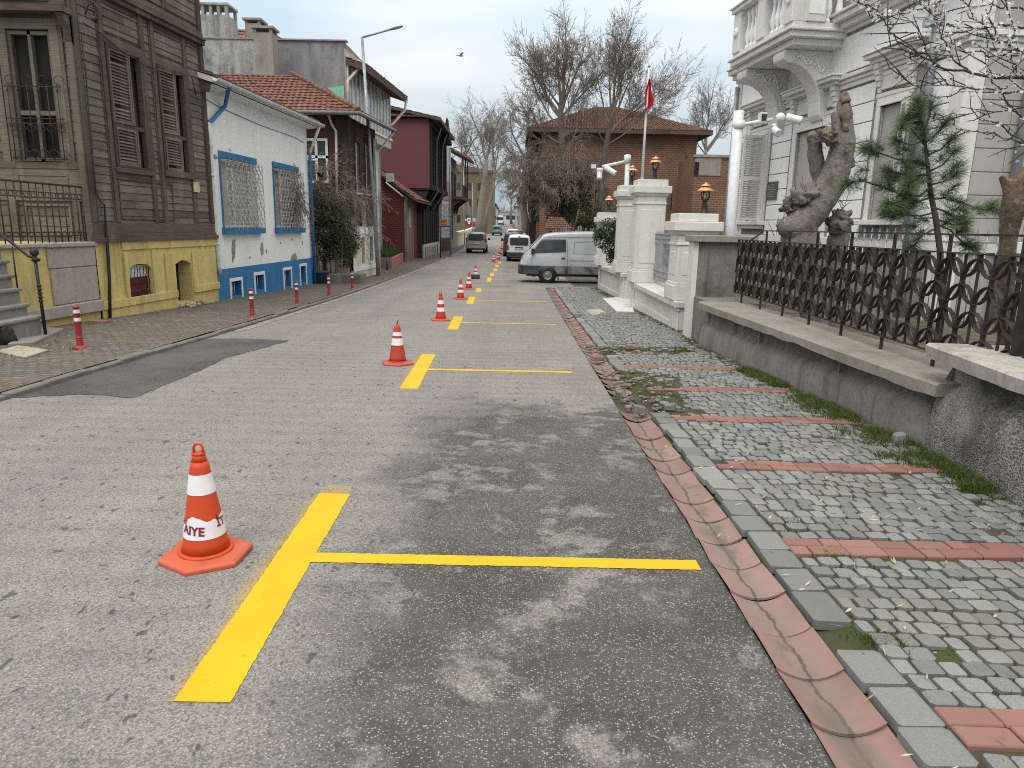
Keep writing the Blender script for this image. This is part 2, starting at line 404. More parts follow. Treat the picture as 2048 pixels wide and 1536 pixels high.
def asphalt_mat():
    t = NT('asphalt'); c = t.co(); sx = t.n('ShaderNodeSeparateXYZ'); t.l(c,sx.inputs[0])
    big = t.noise(c,.8,6,.62); med = t.noise(c,2.7,6,.62); fine = t.noise(c,60,3)
    # older, darker surface in the parking strip, worn pale in patches
    strip = t.ramp(t.math('ADD',sx.outputs[0],t.math('MULTIPLY',big,1.9)),-.05,.42)
    near = t.ramp(t.math('ADD',sx.outputs[1],t.math('MULTIPLY',med,3.5)),8.5,9.3,1,.14)
    sm5 = t.noise(c,7,6,.65); blot = t.ramp(t.math('ADD',t.math('ADD',t.math('MULTIPLY',med,.55),t.math('MULTIPLY',big,.3)),t.math('MULTIPLY',sm5,.35)),.615,.68,1,0)
    dark = t.math('MULTIPLY',t.math('MULTIPLY',strip,near),t.math('ADD',t.math('MULTIPLY',blot,.74),.24))
    base = t.mix(t.ramp(big,.3,.7),(.212,.206,.193,1),(.272,.265,.25,1))
    # worn wheel paths along the street
    lane = t.noise(t.co(scale=(1.1,.06,1)),1.3,3); base = t.mix(t.ramp(lane,.42,.66,0,.34),base,(.145,.142,.136,1))
    base = t.mix(dark,base,t.mix(t.ramp(t.noise(c,1.7,5,.65),.4,.62),(.062,.059,.056,1),(.098,.094,.089,1)))
    # aggregate
    v = t.n('ShaderNodeTexVoronoi', distance='MANHATTAN'); v.inputs['Scale'].default_value = 120; t.l(c,v.inputs['Vector'])
    hs = t.n('ShaderNodeSeparateColor'); t.l(v.outputs['Color'],hs.inputs[0])
    stone = t.math('MULTIPLY',t.ramp(hs.outputs[0],.56,.72),t.ramp(v.outputs['Distance'],.62,.48))
    base = t.mix(t.math('MULTIPLY',stone,.66),base,t.mix(hs.outputs[1],(.30,.29,.275,1),(.50,.485,.455,1)))
    base = t.mix(t.math('MULTIPLY',t.ramp(hs.outputs[2],.58,.72),.5),base,(.045,.044,.042,1))
    v2 = t.n('ShaderNodeTexVoronoi', distance='MANHATTAN'); v2.inputs['Scale'].default_value = 78; t.l(c,v2.inputs['Vector'])
    h2 = t.n('ShaderNodeSeparateColor'); t.l(v2.outputs['Color'],h2.inputs[0])
    big_st = t.math('MULTIPLY',t.ramp(h2.outputs[0],.80,.84),t.ramp(v2.outputs['Distance'],.5,.38))
    base = t.mix(t.math('MULTIPLY',big_st,.6),base,(.40,.385,.355,1))
    # oil spots and lost stones
    sp = t.noise(c,8.5,5,.65); base = t.mix(t.ramp(sp,.635,.70,0,.85),base,(.06,.058,.058,1))
    sp2 = t.noise(t.co(scale=(1,.55,1)),17,3,.5); base = t.mix(t.ramp(sp2,.645,.70,0,.8),base,(.055,.054,.058,1))
    nb = t.bump(v.outputs['Distance'],.5,.004,t.bump(fine,.3,.003,t.bump(sp,.3,.015)))
    return t.done(base,.88,nb,0,.25)
M_asph = asphalt_mat()
def patch_mat():
    t = NT('asphalt_patch'); c = t.co(); n1 = t.noise(c,1.1,6,.6); v = t.n('ShaderNodeTexVoronoi'); v.inputs['Scale'].default_value = 110; t.l(c,v.inputs['Vector'])
    k = t.mix(t.ramp(n1,.35,.7),(.048,.048,.05,1),(.10,.098,.095,1)); hs = t.n('ShaderNodeSeparateColor'); t.l(v.outputs['Color'],hs.inputs[0])
    k = t.mix(t.ramp(hs.outputs[0],.75,.85,0,.4),k,(.2,.2,.19,1)); return t.done(k,.85,t.bump(v.outputs['Distance'],.5,.004),0,.25)
M_patch = patch_mat()
mb = MB(); strip_mesh(mb,XL,XR,YS,0,4); mb.build('road',M_asph,kind='structure')
mb = MB(); pp=[G(*p) for p in [(-60,790),(-10,772),(70,760),(150,742),(235,720),(300,700),(388,679),(470,677),(582,681),(520,698),(452,716),(400,742),(340,766),(285,790),(262,796),(180,789),(90,793),(-60,800)]]
pq=[]
for a,b in zip(pp,pp[1:]+pp[:1]):
    m_=max(1,int((b-a).length/.06))
    for k in range(m_):
        q=a.lerp(b,k/m_); q.x+=.03*noise.noise(q*5)+.012*noise.noise(q*25); q.y+=.05*noise.noise(q*5+Vector((9,0,0)))+.02*noise.noise(q*25); q.z=zg(q.y)+.005; pq.append(q)
mb.add(pq,[tuple(range(len(pq)))]); mb.build('asphalt_patch',M_patch,kind='structure')
M_soil = plain('soil',(.085,.07,.055,1),.95,0,.3,7,.5)
mb = MB(); strip_mesh(mb,lambda y:-500,lambda y:500,YS,-.16,10); mb.build('ground',plain('ground_soil',(.11,.1,.075,1),.95,0,.3,.6,.4),kind='structure')
mb = MB(); ys_=[27.45+.5*i for i in range(18)]
for a,b in zip(ys_,ys_[1:]):
    for k in range(4):
        q=lambda i,y: Vector((max(XR(y),1.2)-.02+(9-XR(y))*i/4,y,zg(y)-.004)); mb.quad(q(k,a),q(k+1,a),q(k+1,b),q(k,b),.5)
mb.build('side_lane',M_patch,kind='structure')
# left pavement: worn dark setts with red bands
def setts_mat():
    t = NT('left_setts'); c = t.co(); q = t.n('ShaderNodeTexBrick'); q.inputs['Scale'].default_value = 1; q.inputs['Brick Width'].default_value=.15; q.inputs['Row Height'].default_value=.115; q.inputs['Mortar Size'].default_value=.012
    q.inputs['Color1'].default_value=(.10,.094,.09,1); q.inputs['Color2'].default_value=(.165,.152,.142,1); q.inputs['Mortar'].default_value=(.055,.048,.038,1)
    jn = t.n('ShaderNodeTexNoise'); jn.inputs['Scale'].default_value=3.5; t.l(c,jn.inputs['Vector']); sc=t.n('ShaderNodeVectorMath',operation='SCALE'); sc.inputs['Scale'].default_value=.09; t.l(jn.outputs['Color'],sc.inputs[0])
    ad=t.n('ShaderNodeVectorMath',operation='ADD'); t.l(c,ad.inputs[0]); t.l(sc.outputs[0],ad.inputs[1]); t.l(ad.outputs[0],q.inputs['Vector'])
    sx=t.n('ShaderNodeSeparateXYZ'); t.l(ad.outputs[0],sx.inputs[0]); band=t.math('PINGPONG',sx.outputs[1],.78); band=t.ramp(band,.1,.13,1,0)
    k=t.mix(t.math('MULTIPLY',band,.45),q.outputs[0],(.21,.12,.10,1)); d=t.noise(c,1.4,6,.65); k=t.mix(t.ramp(d,.44,.64,0,.85),k,(.105,.084,.06,1)); k=t.mix(t.ramp(t.noise(c,26,3),.55,.75,0,.5),k,(.3,.27,.22,1))
    return t.done(k,.9,t.bump(q.outputs['Fac'],-.9,.03,t.bump(d,.5,.05)),0,.25)
M_setts = setts_mat()
mb = MB()
for i,y in enumerate(YS[:-12]):
    y2 = YS[i+1]
    for a in range(8):
        def pt(k,yy):
            x0=XL(yy)-.10; x=x0-(4.4)*k/8; return Vector((x,yy,zg(yy)+.07+.012*noise.noise(Vector((x*1.2,yy*1.2,3)))+.03*k/8))
        mb.quad(pt(a,y),pt(a+1,y),pt(a+1,y2),pt(a,y2),.5)
mb.build('left_pavement',M_setts,kind='structure')
M_kerb = plaster('kerb_stone',(.19,.18,.165,1),(.085,.078,.066,1),.9,1.6,.35,.5)
mb = MB(); y=-6
while y < 120:
    l_=R.uniform(.6,.9); o=R.uniform(-.012,.012); h=.06+R.uniform(-.015,.012)
    a,b=y+.012,y+l_-.012
    mb.hexa([(XL(a)-.15,a,zg(a)-.1),(XL(a)+o,a,zg(a)-.1),(XL(b)+o,b,zg(b)-.1),(XL(b)-.15,b,zg(b)-.1),(XL(a)-.15,a,zg(a)+h),(XL(a)+o,a,zg(a)+h),(XL(b)+o,b,zg(b)+h),(XL(b)-.15,b,zg(b)+h)])
    y+=l_
mb.build('left_kerb',M_kerb,kind='structure',bevel=.015)
# pale cement line along the left kerb
mb = MB(); strip_mesh(mb,lambda y:XL(y)+.02+.05*noise.noise(Vector((y*.7,0,0))),lambda y:XL(y)+.2+.07*noise.noise(Vector((y*.9,3,0))),[13+.4*i for i in range(120)],.005)
mb.build('cement_strip',plain('cement',(.27,.25,.23,1),.9,0,.25,5,.4),kind='structure')
# right gutter of red concave channel tiles
def gutter_mat():
    t=NT('gutter_tile'); c=t.co(); sx=t.n('ShaderNodeSeparateXYZ'); t.l(c,sx.inputs[0]); r=t.attr()
    cx=t.math('SUBTRACT',sx.outputs[0],t.math('MULTIPLY',sx.outputs[1],.0055)); d=t.math('ABSOLUTE',t.math('SUBTRACT',cx,1.192))
    n1=t.noise(c,7,5,.65); k=t.mix(r,(.215,.128,.112,1),(.285,.19,.17,1))
    mud=t.ramp(t.math('ADD',d,t.math('MULTIPLY',n1,.12)),.085,.16,1,0); k=t.mix(t.math('MULTIPLY',mud,.9),k,(.20,.165,.148,1)); k=t.mix(t.ramp(t.noise(c,3.1,5,.65),.48,.66,0,.65),k,(.16,.13,.11,1))
    crk=t.ramp(t.math('ABSOLUTE',t.math('ADD',t.math('SUBTRACT',cx,1.20),t.math('MULTIPLY',t.math('SUBTRACT',t.noise(c,5,5,.6),.5),.11))),.004,.012,1,0); k=t.mix(t.math('MULTIPLY',crk,.8),k,(.06,.05,.042,1)); wet=t.ramp(t.noise(t.co(scale=(1,.45,1)),5,4),.56,.64); k=t.mix(t.math('MULTIPLY',t.math('MULTIPLY',mud,wet),.75),k,(.11,.1,.085,1))
    k=t.mix(t.ramp(t.noise(c,30,4),.4,.75,0,.35),k,(.24,.14,.12,1)); return t.done(k,.85,t.bump(t.noise(c,45,4),.4,.006),0,.25)
M_gut=gutter_mat(); mb=MB(); y=-3.0; gx=lambda y:1.065+.0055*y
while y<27.3:
    l_=.325
    if not (7.05<y<7.75):
        br = 7.75<y<9.2; vs=[]; n=8; dz=R.uniform(-.006,.006)+(R.uniform(-.02,.0) if br else 0); tw=R.uniform(-.012,.012)*(4 if br else 1)
        for j,(yy,zz) in enumerate(((y-.006,.006),(y+l_*.5,.003),(y+l_,-.003))):
            for i in range(n+1):
                u=i/n; x=gx(yy)+.27*u; sc_=(.018+.02*((y*7)%1-.5))*math.sin(PI*u) if j!=1 else 0
                vs.append(Vector((x+tw*(j-1),yy-sc_*(1 if j==0 else 1),zg(yy)+.012+zz+dz-.036*math.sin(PI*u)**.8)))
        fs=[(j*(n+1)+i,j*(n+1)+i+1,(j+1)*(n+1)+i+1,(j+1)*(n+1)+i) for j in range(2) for i in range(n)]
        mb.add(vs,fs,True); lo=[v-Vector((0,0,.012)) for v in vs[:n+1]]
        mb.add(vs[:n+1]+lo,[(i,i+n+1,i+n+2,i+1) for i in range(n)],False,.0)
    y+=l_
mb.build('gutter',M_gut,kind='structure')
# right pavement: granite setts, red paver bands, big kerb setts, soil bed
def wallx(y): return interp([(-6,3.95),(4.4,3.36),(5.7,3.50),(12,3.19),(13.5,3.42),(20,3.2),(28,3.16)],y)
hump=lambda x,y: .05+.012*noise.noise(Vector((x*.9,y*.9,1)))+.008*noise.noise(Vector((x*3,y*3,7)))
mb=MB(); ys=[-6+.25*i for i in range(136)]
for a,b in zip(ys,ys[1:]):
    for i in range(10):
        f_=lambda k,yy:Vector((gx(yy)+.26+(wallx(yy)+.3-gx(yy)-.26)*k/10,yy,zg(yy)+hump(gx(yy)+2*k/10,yy)-.022-(.0 if k else .05)))
        mb.quad(f_(i,a),f_(i+1,a),f_(i+1,b),f_(i,b),.5)
def bed_mat():
    t=NT('pavement_bed'); c=t.co(); k=t.mix(t.ramp(t.noise(c,4,5),.35,.65),(.05,.042,.032,1),(.095,.08,.06,1)); k=t.mix(t.ramp(t.noise(c,1.7,5,.65),.46,.6,0,.8),k,(.05,.075,.022,1)); return t.done(k,.95,t.bump(t.noise(c,50,4),.6,.01),0,.15)
[mb.quad((gx(a)-.03,a,zg(a)-.045),(gx(a)+.3,a,zg(a)-.05),(gx(b)+.3,b,zg(b)-.05),(gx(b)-.03,b,zg(b)-.045),.5) for a,b in zip(ys,ys[1:])]
mb.build('right_pavement_bed',bed_mat(),kind='structure')
def damaged(x,y):                           # where the paving is broken up
    q=noise.noise(Vector((x*1.6,y*1.1,9)))*.45
    if 6.75<y<9.6 and x<1.62+.42*math.sin((y-6.75)/2.85*PI)+q: return True
    if 10.7<y<11.7 and x<2.6+q: return True
    return False
def sett(mb,x,y,wx_,wy_,h,ang=0,tilt=0,b=.009,rnd=None,dz=0):
    z=zg(y)+hump(x,y)+h+dz; cc_=min(.15*min(wx_,wy_),.014) if b>.006 else .005; ca,sa=math.cos(ang),math.sin(ang); vs=[]
    for lev,(k,zz) in enumerate(((0,-.05),(0,-.006),(b,0.0))):
        for sx_,sy_ in ((-1,-1),(1,-1),(1,1),(-1,1)):
            for a_,c_ in (((1,.72),(.72,1)) if sx_*sy_>0 else ((.72,1),(1,.72))):
                ux=sx_*(wx_/2-(0 if a_==1 else cc_*(.6+.8*((x*31+y*17+sx_*.37)%1)))-k); uy=sy_*(wy_/2-(0 if c_==1 else cc_*(.6+.8*((x*13+y*29+sy_*.41)%1)))-k)
                vs.append(Vector((x+ux*ca-uy*sa,y+ux*sa+uy*ca,z+zz+tilt*ux+(zg(y+uy)-zg(y))*.9)))
    # corner order per level: going round
    n=8; order=list(range(8))
    fs=[tuple(16+i for i in order)]
    for l in range(2): fs+=[(l*n+i,l*n+(i+1)%n,(l+1)*n+(i+1)%n,(l+1)*n+i) for i in range(n)]
    mb.add(vs,fs,False,rnd)
BANDS=[2.15+1.5*i for i in range(-5,6)]+[11.2]
ms=MB(); mbr=MB(); mk=MB()
y=-5.5; row=0
while y<27.6:
    wy=.104
    inb=None
    for b_ in BANDS:
        if abs(y+wy/2-b_)<.115: inb=b_
    x=gx(y)+.462+R.uniform(-.006,.006)
    if inb is not None:
        for rr in range(2):
            xx=x+(.11 if rr and R.random()<.3 else 0); sl=R.uniform(-.006,.012)
            while xx<wallx(y)-.12:
                l_=.205*R.choice((1,1,1,1,.5)); yy=inb-.053+rr*.106+(xx-x)*sl
                if not damaged(xx,yy) or R.random()<.15: sett(mbr,xx+l_/2,yy,l_-.007,.099,R.uniform(-.006,.002),R.uniform(-.015,.015),R.uniform(-.03,.03),.004)
                xx+=l_
        y=inb+.112; continue
    x+=R.uniform(0,.015)
    while x<wallx(y)-.05:
        l_=R.uniform(.072,.122); d_=damaged(x,y)
        edge=x>wallx(y)-.3
        if (not d_ and R.random()>(.25 if edge else .012)) or (d_ and R.random()<.42):
            k=2.5 if d_ else 1
            yo=.022*noise.noise(Vector((x*1.7,y*.6,2)))*2+R.uniform(-.006,.006)*k
            sett(ms,x+l_/2,y+wy/2+yo,l_-R.uniform(.009,.018),wy-R.uniform(.008,.016),R.uniform(-.007,.007)*k-(.012 if d_ else 0),R.uniform(-.07,.07)*k,R.uniform(-.06,.06)*k,R.uniform(.008,.014))
        x+=l_
    y+=wy
y=-5.5
while y<27.4:
    l_=R.uniform(.17,.30)
    if not damaged(1.5,y+l_/2) and not (2.62<y<2.8): sett(mk,gx(y)+.375+R.uniform(-.012,.012),y+l_/2,R.uniform(.15,.182),l_-.014,R.uniform(-.006,.003),R.uniform(-.04,.04),R.uniform(-.05,.05),.014)
    y+=l_
def granite():
    t=NT('granite_sett'); c=t.co(); r=t.attr(); k=t.mix(r,(.14,.15,.15,1),(.265,.272,.265,1)); k=t.mix(t.ramp(t.noise(c,170,2),.35,.7,0,.6),k,(.12,.125,.125,1)); k=t.mix(t.ramp(t.noise(c,250,2),.62,.7,0,.5),k,(.42,.42,.41,1))
    k=t.mix(t.ramp(t.noise(c,1.6,5,.6),.5,.72,0,.55),k,(.19,.165,.125,1)); return t.done(k,.78,t.bump(t.noise(c,70,4),.5,.006),0,.3)
M_gran=granite()
def paver():
    t=NT('red_paver'); c=t.co(); r=t.attr(); k=t.mix(r,(.215,.108,.094,1),(.29,.158,.138,1)); k=t.mix(t.ramp(t.noise(c,2.1,5,.6),.5,.75,0,.55),k,(.22,.16,.12,1)); k=t.mix(t.ramp(t.noise(c,120,3),.4,.7,0,.25),k,(.2,.09,.07,1)); return t.done(k,.85,t.bump(t.noise(c,160,3),.35,.004),0,.25)
M_pav=paver()
ms.build('right_pavement',M_gran,kind='structure'); mbr.build('red_paver_bands',M_pav,kind='structure'); mk.build('right_kerb',M_gran,kind='structure')
# grass in the joints and along the wall
M_grass=leafmat('grass',(.045,.085,.018,1),(.135,.165,.045,1),.6,.3)
mb=MB()
def blades(x,y,n,sp,h,z=None):
    for _ in range(n):
        a=R.uniform(0,2*PI); q=R.random()**.5*sp; bx,by=x+math.cos(a)*q,y+math.sin(a)*q; bz=(zg(by)+hump(bx,by)-.02) if z is None else z
        hh=h*R.uniform(.5,1.3); t_=R.uniform(0,2*PI); w_=.0028*R.uniform(.7,1.4); lx,ly=R.uniform(-.7,.7)*hh,R.uniform(-.7,.7)*hh
        e=Vector((math.cos(t_)*w_,math.sin(t_)*w_,0)); b_=Vector((bx,by,bz)); m_=b_+Vector((lx*.3,ly*.3,hh*.6)); tp=b_+Vector((lx,ly,hh))
        mb.add([b_-e,b_+e,m_+e*.7,m_-e*.7,tp],[(0,1,2,3),(3,2,4)],False)
for _ in range(3200):                       # joints
    y=R.uniform(1.4,14)**1; x=R.uniform(gx(y)+.45,wallx(y)-.05)
    if noise.noise(Vector((x*1.3,y*1.0,4)))+.25*noise.noise(Vector((x*5,y*5,4)))>.06: blades(x,y,10,.045,.018)
for _ in range(1700):                        # foot of the wall
    y=R.uniform(3.2,27); q=abs(R.gauss(0,.17)); x=wallx(y)-.04-q
    if noise.noise(Vector((y*.8,5,5)))>-.22-(.25 if 5.5<y<8 else 0) : blades(x,y,18 if y<9 else 10,.06,.05 if q<.12 else .028)
for _ in range(650):                        # tall tufts at the wall foot
    y=R.uniform(4.6,9.6); x=wallx(y)-.05-abs(R.gauss(0,.14))*(1.3 if 5.2<y<7.6 else .7)
    if noise.noise(Vector((y*1.3,2,2)))>-.15: blades(x,y,22,.07,.075)
for _ in range(900):                        # broken stretch
    y=R.uniform(6.6,12); x=R.uniform(1.4,3.1)
    if damaged(x-.12,y) and noise.noise(Vector((x*2.5,y*2.5,14)))>-.05: blades(x,y,16,.07,.032)
for cx,cy,n_ in ((1.62,2.72,60),(2.05,2.28,60),(2.4,2.3,50),(1.68,3.95,40),(1.75,3.5,40),(2.75,2.7,40),(1.9,6.5,50)):
    for _ in range(n_): blades(cx+R.gauss(0,.07),cy+R.gauss(0,.05),8,.04,.024)
for cx,cy in ((-6.6,9.5),(-6.9,10.2),(-7.2,10.6),(-7.6,17.0),(-7.7,15.5)):
    for _ in range(30): blades(cx+R.gauss(0,.25),cy+R.gauss(0,.3),4,.05,.04,zg(cy)+.09)
mb.build('pavement_grass',M_grass,kind='stuff',label='green grass and moss growing in the sett joints and at the wall foot',cat='grass')
# litter: dry stalks and dead leaves lying about
mb=MB()
for _ in range(900):
    if R.random()<.6: y=R.uniform(1.6,12); x=R.uniform(gx(y)+.1,wallx(y)); z=zg(y)+hump(x,y)+.006
    else: y=R.uniform(8,20); x=R.uniform(-7.7,-5.2); z=zg(y)+.095
    a=R.uniform(0,PI); l_=R.uniform(.01,.045); w_=R.uniform(.002,.007); d_=Vector((math.cos(a)*l_,math.sin(a)*l_,R.uniform(0,.006))); e=Vector((-math.sin(a)*w_,math.cos(a)*w_,.002)); c_=Vector((x,y,z))
    mb.add([c_-d_,c_+e,c_+d_,c_-e],[(0,1,2,3)])
mb.build('leaf_litter',leafmat('dry_leaf',(.16,.1,.05,1),(.5,.43,.3,1),.8,0),kind='stuff',label='dry stalks and pale leaf litter strewn over the pavements',cat='litter')
# ================================================================ yellow parking marks
def yellow():
    t=NT('yellow_paint'); c=t.co(); n1=t.noise(c,3,5); k=t.mix(t.ramp(n1,.3,.7),(.60,.345,.001,1),(.70,.415,.002,1)); v=t.vor(c,105); k=t.mix(t.ramp(t.noise(c,34,3,.6),.68,.76,0,.8),k,(.13,.1,.03,1)); return t.done(k,.6,t.bump(v,.5,.004,t.bump(t.noise(c,50,3),.4,.005)),0,.35)
M_yel=yellow()
def spray():
    t=NT('paint_overspray'); c=t.co(); a=t.noise(c,150,3,.8); b=t.noise(c,4,3); sp_=t.n('ShaderNodeBsdfTransparent'); t.done((.72,.45,.03,1),.7); r=t.attr('rnd')
    m=t.ramp(t.math('ADD',t.math('ADD',a,t.math('MULTIPLY',b,.35)),t.math('MULTIPLY',r,.4)),.66,1.02,0,.8); ms_=t.n('ShaderNodeMixShader'); t.l(m,ms_.inputs[0]); t.l(sp_.outputs[0],ms_.inputs[1]); t.l(t.b.outputs[0],ms_.inputs[2]); t.l(ms_.outputs[0],t.o.inputs[0]); return t.m
M_spr=spray()
TY=[(3.36,-1.135,1.01,.205,1.10,'nearest yellow parking mark, a wide T beside the big orange cone'),
 (9.32,-1.235,.80,.21,1.32,'second yellow T parking mark, beside the torn dirty traffic cone'),
 (15.2,-1.235,.92,.21,1.3,'third yellow T parking mark, level with the clean red and white cone'),
 (21.3,-1.28,.97,.2,1.3,'fourth yellow T parking mark, just ahead of the pale pavement corner'),
 (25.5,-1.26,.6,.18,.9,'short stubby yellow parking mark beside the manhole lid'),
 (31.6,-1.1,.6,.2,1.3,'yellow parking mark just beyond the manhole, in front of the silver van'),
 (35.1,-1.09,.9,.2,1.2,'yellow parking mark level with the nose of the silver van'),
 (39.1,-1.03,.9,.2,1.2,'yellow parking mark past the silver van, third from the white van'),
 (43.2,-1.05,.9,.2,1.2,'yellow parking mark second from the white hatchback van'),
 (47.2,-.97,.3,.2,1.2,'far yellow parking mark right behind the white hatchback van')]
for Y,x0,x1,w_,ln,lb in TY:
    mb=MB(); z=lambda y:zg(y)+.0035; NY=160 if Y<11 else 40
    ys=[Y-ln+ (2*ln)*i/NY for i in range(NY+1)]
    sl=-.03 if Y<5 else -.03
    jl=lambda y:.004*noise.noise(Vector((y*5,Y,1)))+.005*noise.noise(Vector((y*38,Y,1)))
    for a,b in zip(ys,ys[1:]):
        xa,xb=x0+sl*(a-Y),x0+sl*(b-Y)
        mb.quad((xa-w_/2+jl(a),a,z(a)),(xa+w_/2+jl(a+50),a,z(a)),(xb+w_/2+jl(b+50),b,z(b)),(xb-w_/2+jl(b),b,z(b)),.5)
    n=160 if Y<11 else 36; h=.058; y0=lambda x:Y+.0*(x-x0)+(.12 if Y<5 else 0)
    xs=[x0+w_/2-.012+(x1-x0-w_/2+.012)*i/n for i in range(n+1)]
    for a,b in zip(xs,xs[1:]):
        mb.quad((a,y0(a)-h+jl(a*7),z(y0(a)-h)+.0005),(b,y0(b)-h+jl(b*7),z(y0(b)-h)+.0005),(b,y0(b)+h+jl(b*9+4),z(y0(b)+h)+.0005),(a,y0(a)+h+jl(a*9+4),z(y0(a)+h)+.0005),.5)
    root=mb.build('parking_marking',M_yel,label=lb,cat='road marking',group='yellow T parking marks along the street')
    if Y<16:
        mb=MB(); zz=lambda y:zg(y)+.002
        for a,b in zip(ys,ys[1:]):
            xa=x0+sl*(a-Y)
            for k in range(6):
                u0,u1=k/6,(k+1)/6; q=.13
                mb.quad((xa-w_/2-q+q*u0,a,zz(a)),(xa-w_/2-q+q*u1,a,zz(a)),(xa-w_/2-q+q*u1,b,zz(b)),(xa-w_/2-q+q*u0,b,zz(b)),-.55+u1*.75)
        if Y<5:
            for k in range(5):
                a,b=Y+ln+.16*k/5,Y+ln+.16*(k+1)/5; xa=x0+sl*ln
                mb.quad((xa-w_/2,a,zz(a)),(xa+w_/2-.03*k/5,a,zz(a)),(xa+w_/2-.03*(k+1)/5,b,zz(b)),(xa-w_/2,b,zz(b)),.22-.1*k/5)
        mb.build('overspray',M_spr,root)
# ================================================================ traffic cones
def conemat(name,col,dirt):
    t=NT(name); c=t.co(); k=t.mix(t.ramp(t.noise(c,6,5,.6),.5,.8,0,.6),col,dirt); k=t.mix(t.ramp(t.noise(c,40,4),.55,.8,0,.35),k,dirt); return t.done(k,.5,t.bump(t.noise(c,60,3),.1,.003),0,.4)
M_or=conemat('orange_plastic',(.52,.058,.012,1),(.36,.07,.03,1)); M_orb=conemat('orange_rubber_base',(.50,.095,.045,1),(.27,.10,.05,1))
M_red=conemat('red_plastic',(.48,.032,.017,1),(.30,.05,.03,1)); M_redd=conemat('dull_red_plastic',(.40,.045,.025,1),(.22,.05,.03,1)); M_redb=conemat('red_rubber_base',(.46,.07,.05,1),(.27,.07,.05,1))
M_refl=plain('reflective_band',(.72,.73,.76,1),.35,0,.06,14,.1); M_bandtxt=plain('maroon_print',(.20,.012,.03,1),.6,0,.1,9)
M_black=plain('black_plastic',(.015,.015,.016,1),.5,0,.2,9)
CR0,CR1,CZ0,CZ1=.118,.036,.045,.575
def crad(z): return CR0+(CR1-CR0)*(z-CZ0)/(CZ1-CZ0)
def band(z0,z1,top=None,eps=.0022):
    m_=MB(); n=48; vs=[]
    for k in range(n+1):
        a=2*PI*k/n; zt=z1+(top(a) if top else 0)
        for z in (z0,zt): r=crad(z)+eps; vs.append(Vector((r*math.cos(a),r*math.sin(a),z)))
    m_.add(vs,[(2*k,2*k+2,2*k+3,2*k+1) for k in range(n)],True); return m_
def cone(body,base,bands,label,loc,rot=0,handle=True,torn=False,group='traffic cones along the parking bays',hexr=.235,scale=1):
    t=thing('traffic_cone',label,'traffic cone',(0,0,0),group)
    m_=MB(); n=6
    vs=[]
    for rr,z in ((hexr,0),(hexr,.022),(hexr-.02,.034),(CR0+.03,.042)):
        for k in range(n): a=2*PI*k/n+.5; vs.append((rr*math.cos(a),rr*math.sin(a),z))
    m_.add(vs,[(l*n+i,l*n+(i+1)%n,(l+1)*n+(i+1)%n,(l+1)*n+i) for l in range(3) for i in range(n)]+[tuple(3*n+i for i in range(n)),tuple(range(n-1,-1,-1))])
    m_.build('base',base,t,bevel=.006,seg=2)
    m_=MB(); m_.lathe((0,0,0),[(CR0+.022,.04),(CR0+.018,.050),(CR0+.006,.053)],40); m_.lathe((0,0,0),[(CR0+.003,.05),(crad(.1),.1),(crad(.3),.3),(crad(.50),.50)]+([(crad(.5)*.9,.51),(.02,.545),(.012,.565)] if torn else [(crad(.53),.53)]),40)
    if not torn: m_.lathe((0,0,0),[(crad(.53)-.005,.528),(crad(.572)-.006,.572)],32); m_.lathe((0,0,0),[(crad(.572)-.002,.566),(crad(.572)-.002,.576)],24)
    m_.build('cone_body',body,t)
    for b_ in bands: band(*b_).build('reflective_band',M_refl,t)
    if handle:
        m_=MB(); pts=[(-.022,0,.566),(-.024,0,.60),(-.016,0,.618),(0,0,.622),(.016,0,.618),(.024,0,.60),(.022,0,.566)]; m_.tube(pts,.0075,8); m_.build('handle',body,t)
    if torn:
        m_=MB(); m_.tube([(0,0,.55),(.006,0,.585),(.02,0,.61)],[.011,.008,.004],6,jit=.5); m_.build('torn_tip',M_black,t)
        m_=MB(); m_.tube([(-.02,-.01,.53),(-.045,-.02,.515)],[.006,.002],4); m_.build('torn_flap',body,t)
    t.location=loc; t.rotation_euler=(0,0,rot); t.scale=(scale,)*3
    return t
gp=lambda x,y:(x,y,zg(y)+.003)
tear=lambda a:(.012*math.sin(3*a+.5)+.014*noise.noise(Vector((math.cos(a)*3,math.sin(a)*3,2)))+(-.028 if 3.5<a<4.15 else 0))
t1=cone(M_or,M_orb,[(.365,.468),(.135,.24,tear)],'large clean orange cone with a torn lettered band, nearest on the road',gp(-1.60,3.47),0,scale=1.0)
def cone_text(txt,ang,zc,size,parent,flip=0):
    cu=bpy.data.curves.new('print','FONT'); cu.body=txt; cu.size=size; cu.align_x='CENTER'; cu.align_y='CENTER'; cu.resolution_u=3; cu.offset=.0022; o=bpy.data.objects.new('tmp',cu); C.collection.objects.link(o)
    dg=bpy.context.evaluated_depsgraph_get(); me=bpy.data.meshes.new_from_object(o.evaluated_get(dg)); vs=[v.co.copy() for v in me.vertices]; fs=[tuple(p.vertices) for p in me.polygons]; bpy.data.meshes.remove(me); bpy.data.objects.remove(o); bpy.data.curves.remove(cu)
    # lettering curved round the cone: x along the girth, y up the slope
    m_=MB(); out=[]
    for v in vs:
        z=zc+v.y-.10*v.x; r=crad(z)+.0042; a=ang+v.x/r; out.append(Vector((r*math.cos(a),r*math.sin(a),z))+parent.location)
    m_.add(out,fs); m_.build('lettering',M_bandtxt,parent)
cone_text('AIYE',-PI/2-.20,.182,.062,t1); cone_text('İT',-PI/2+1.42,.205,.062,t1)
B2=[(.36,.445),(.20,.285)]
cone(M_redd,M_redb,[(.40,.45),(.27,.365)],'dull dirty red cone with a torn black tip, second along the road',gp(-1.60,9.72),.3,False,True)
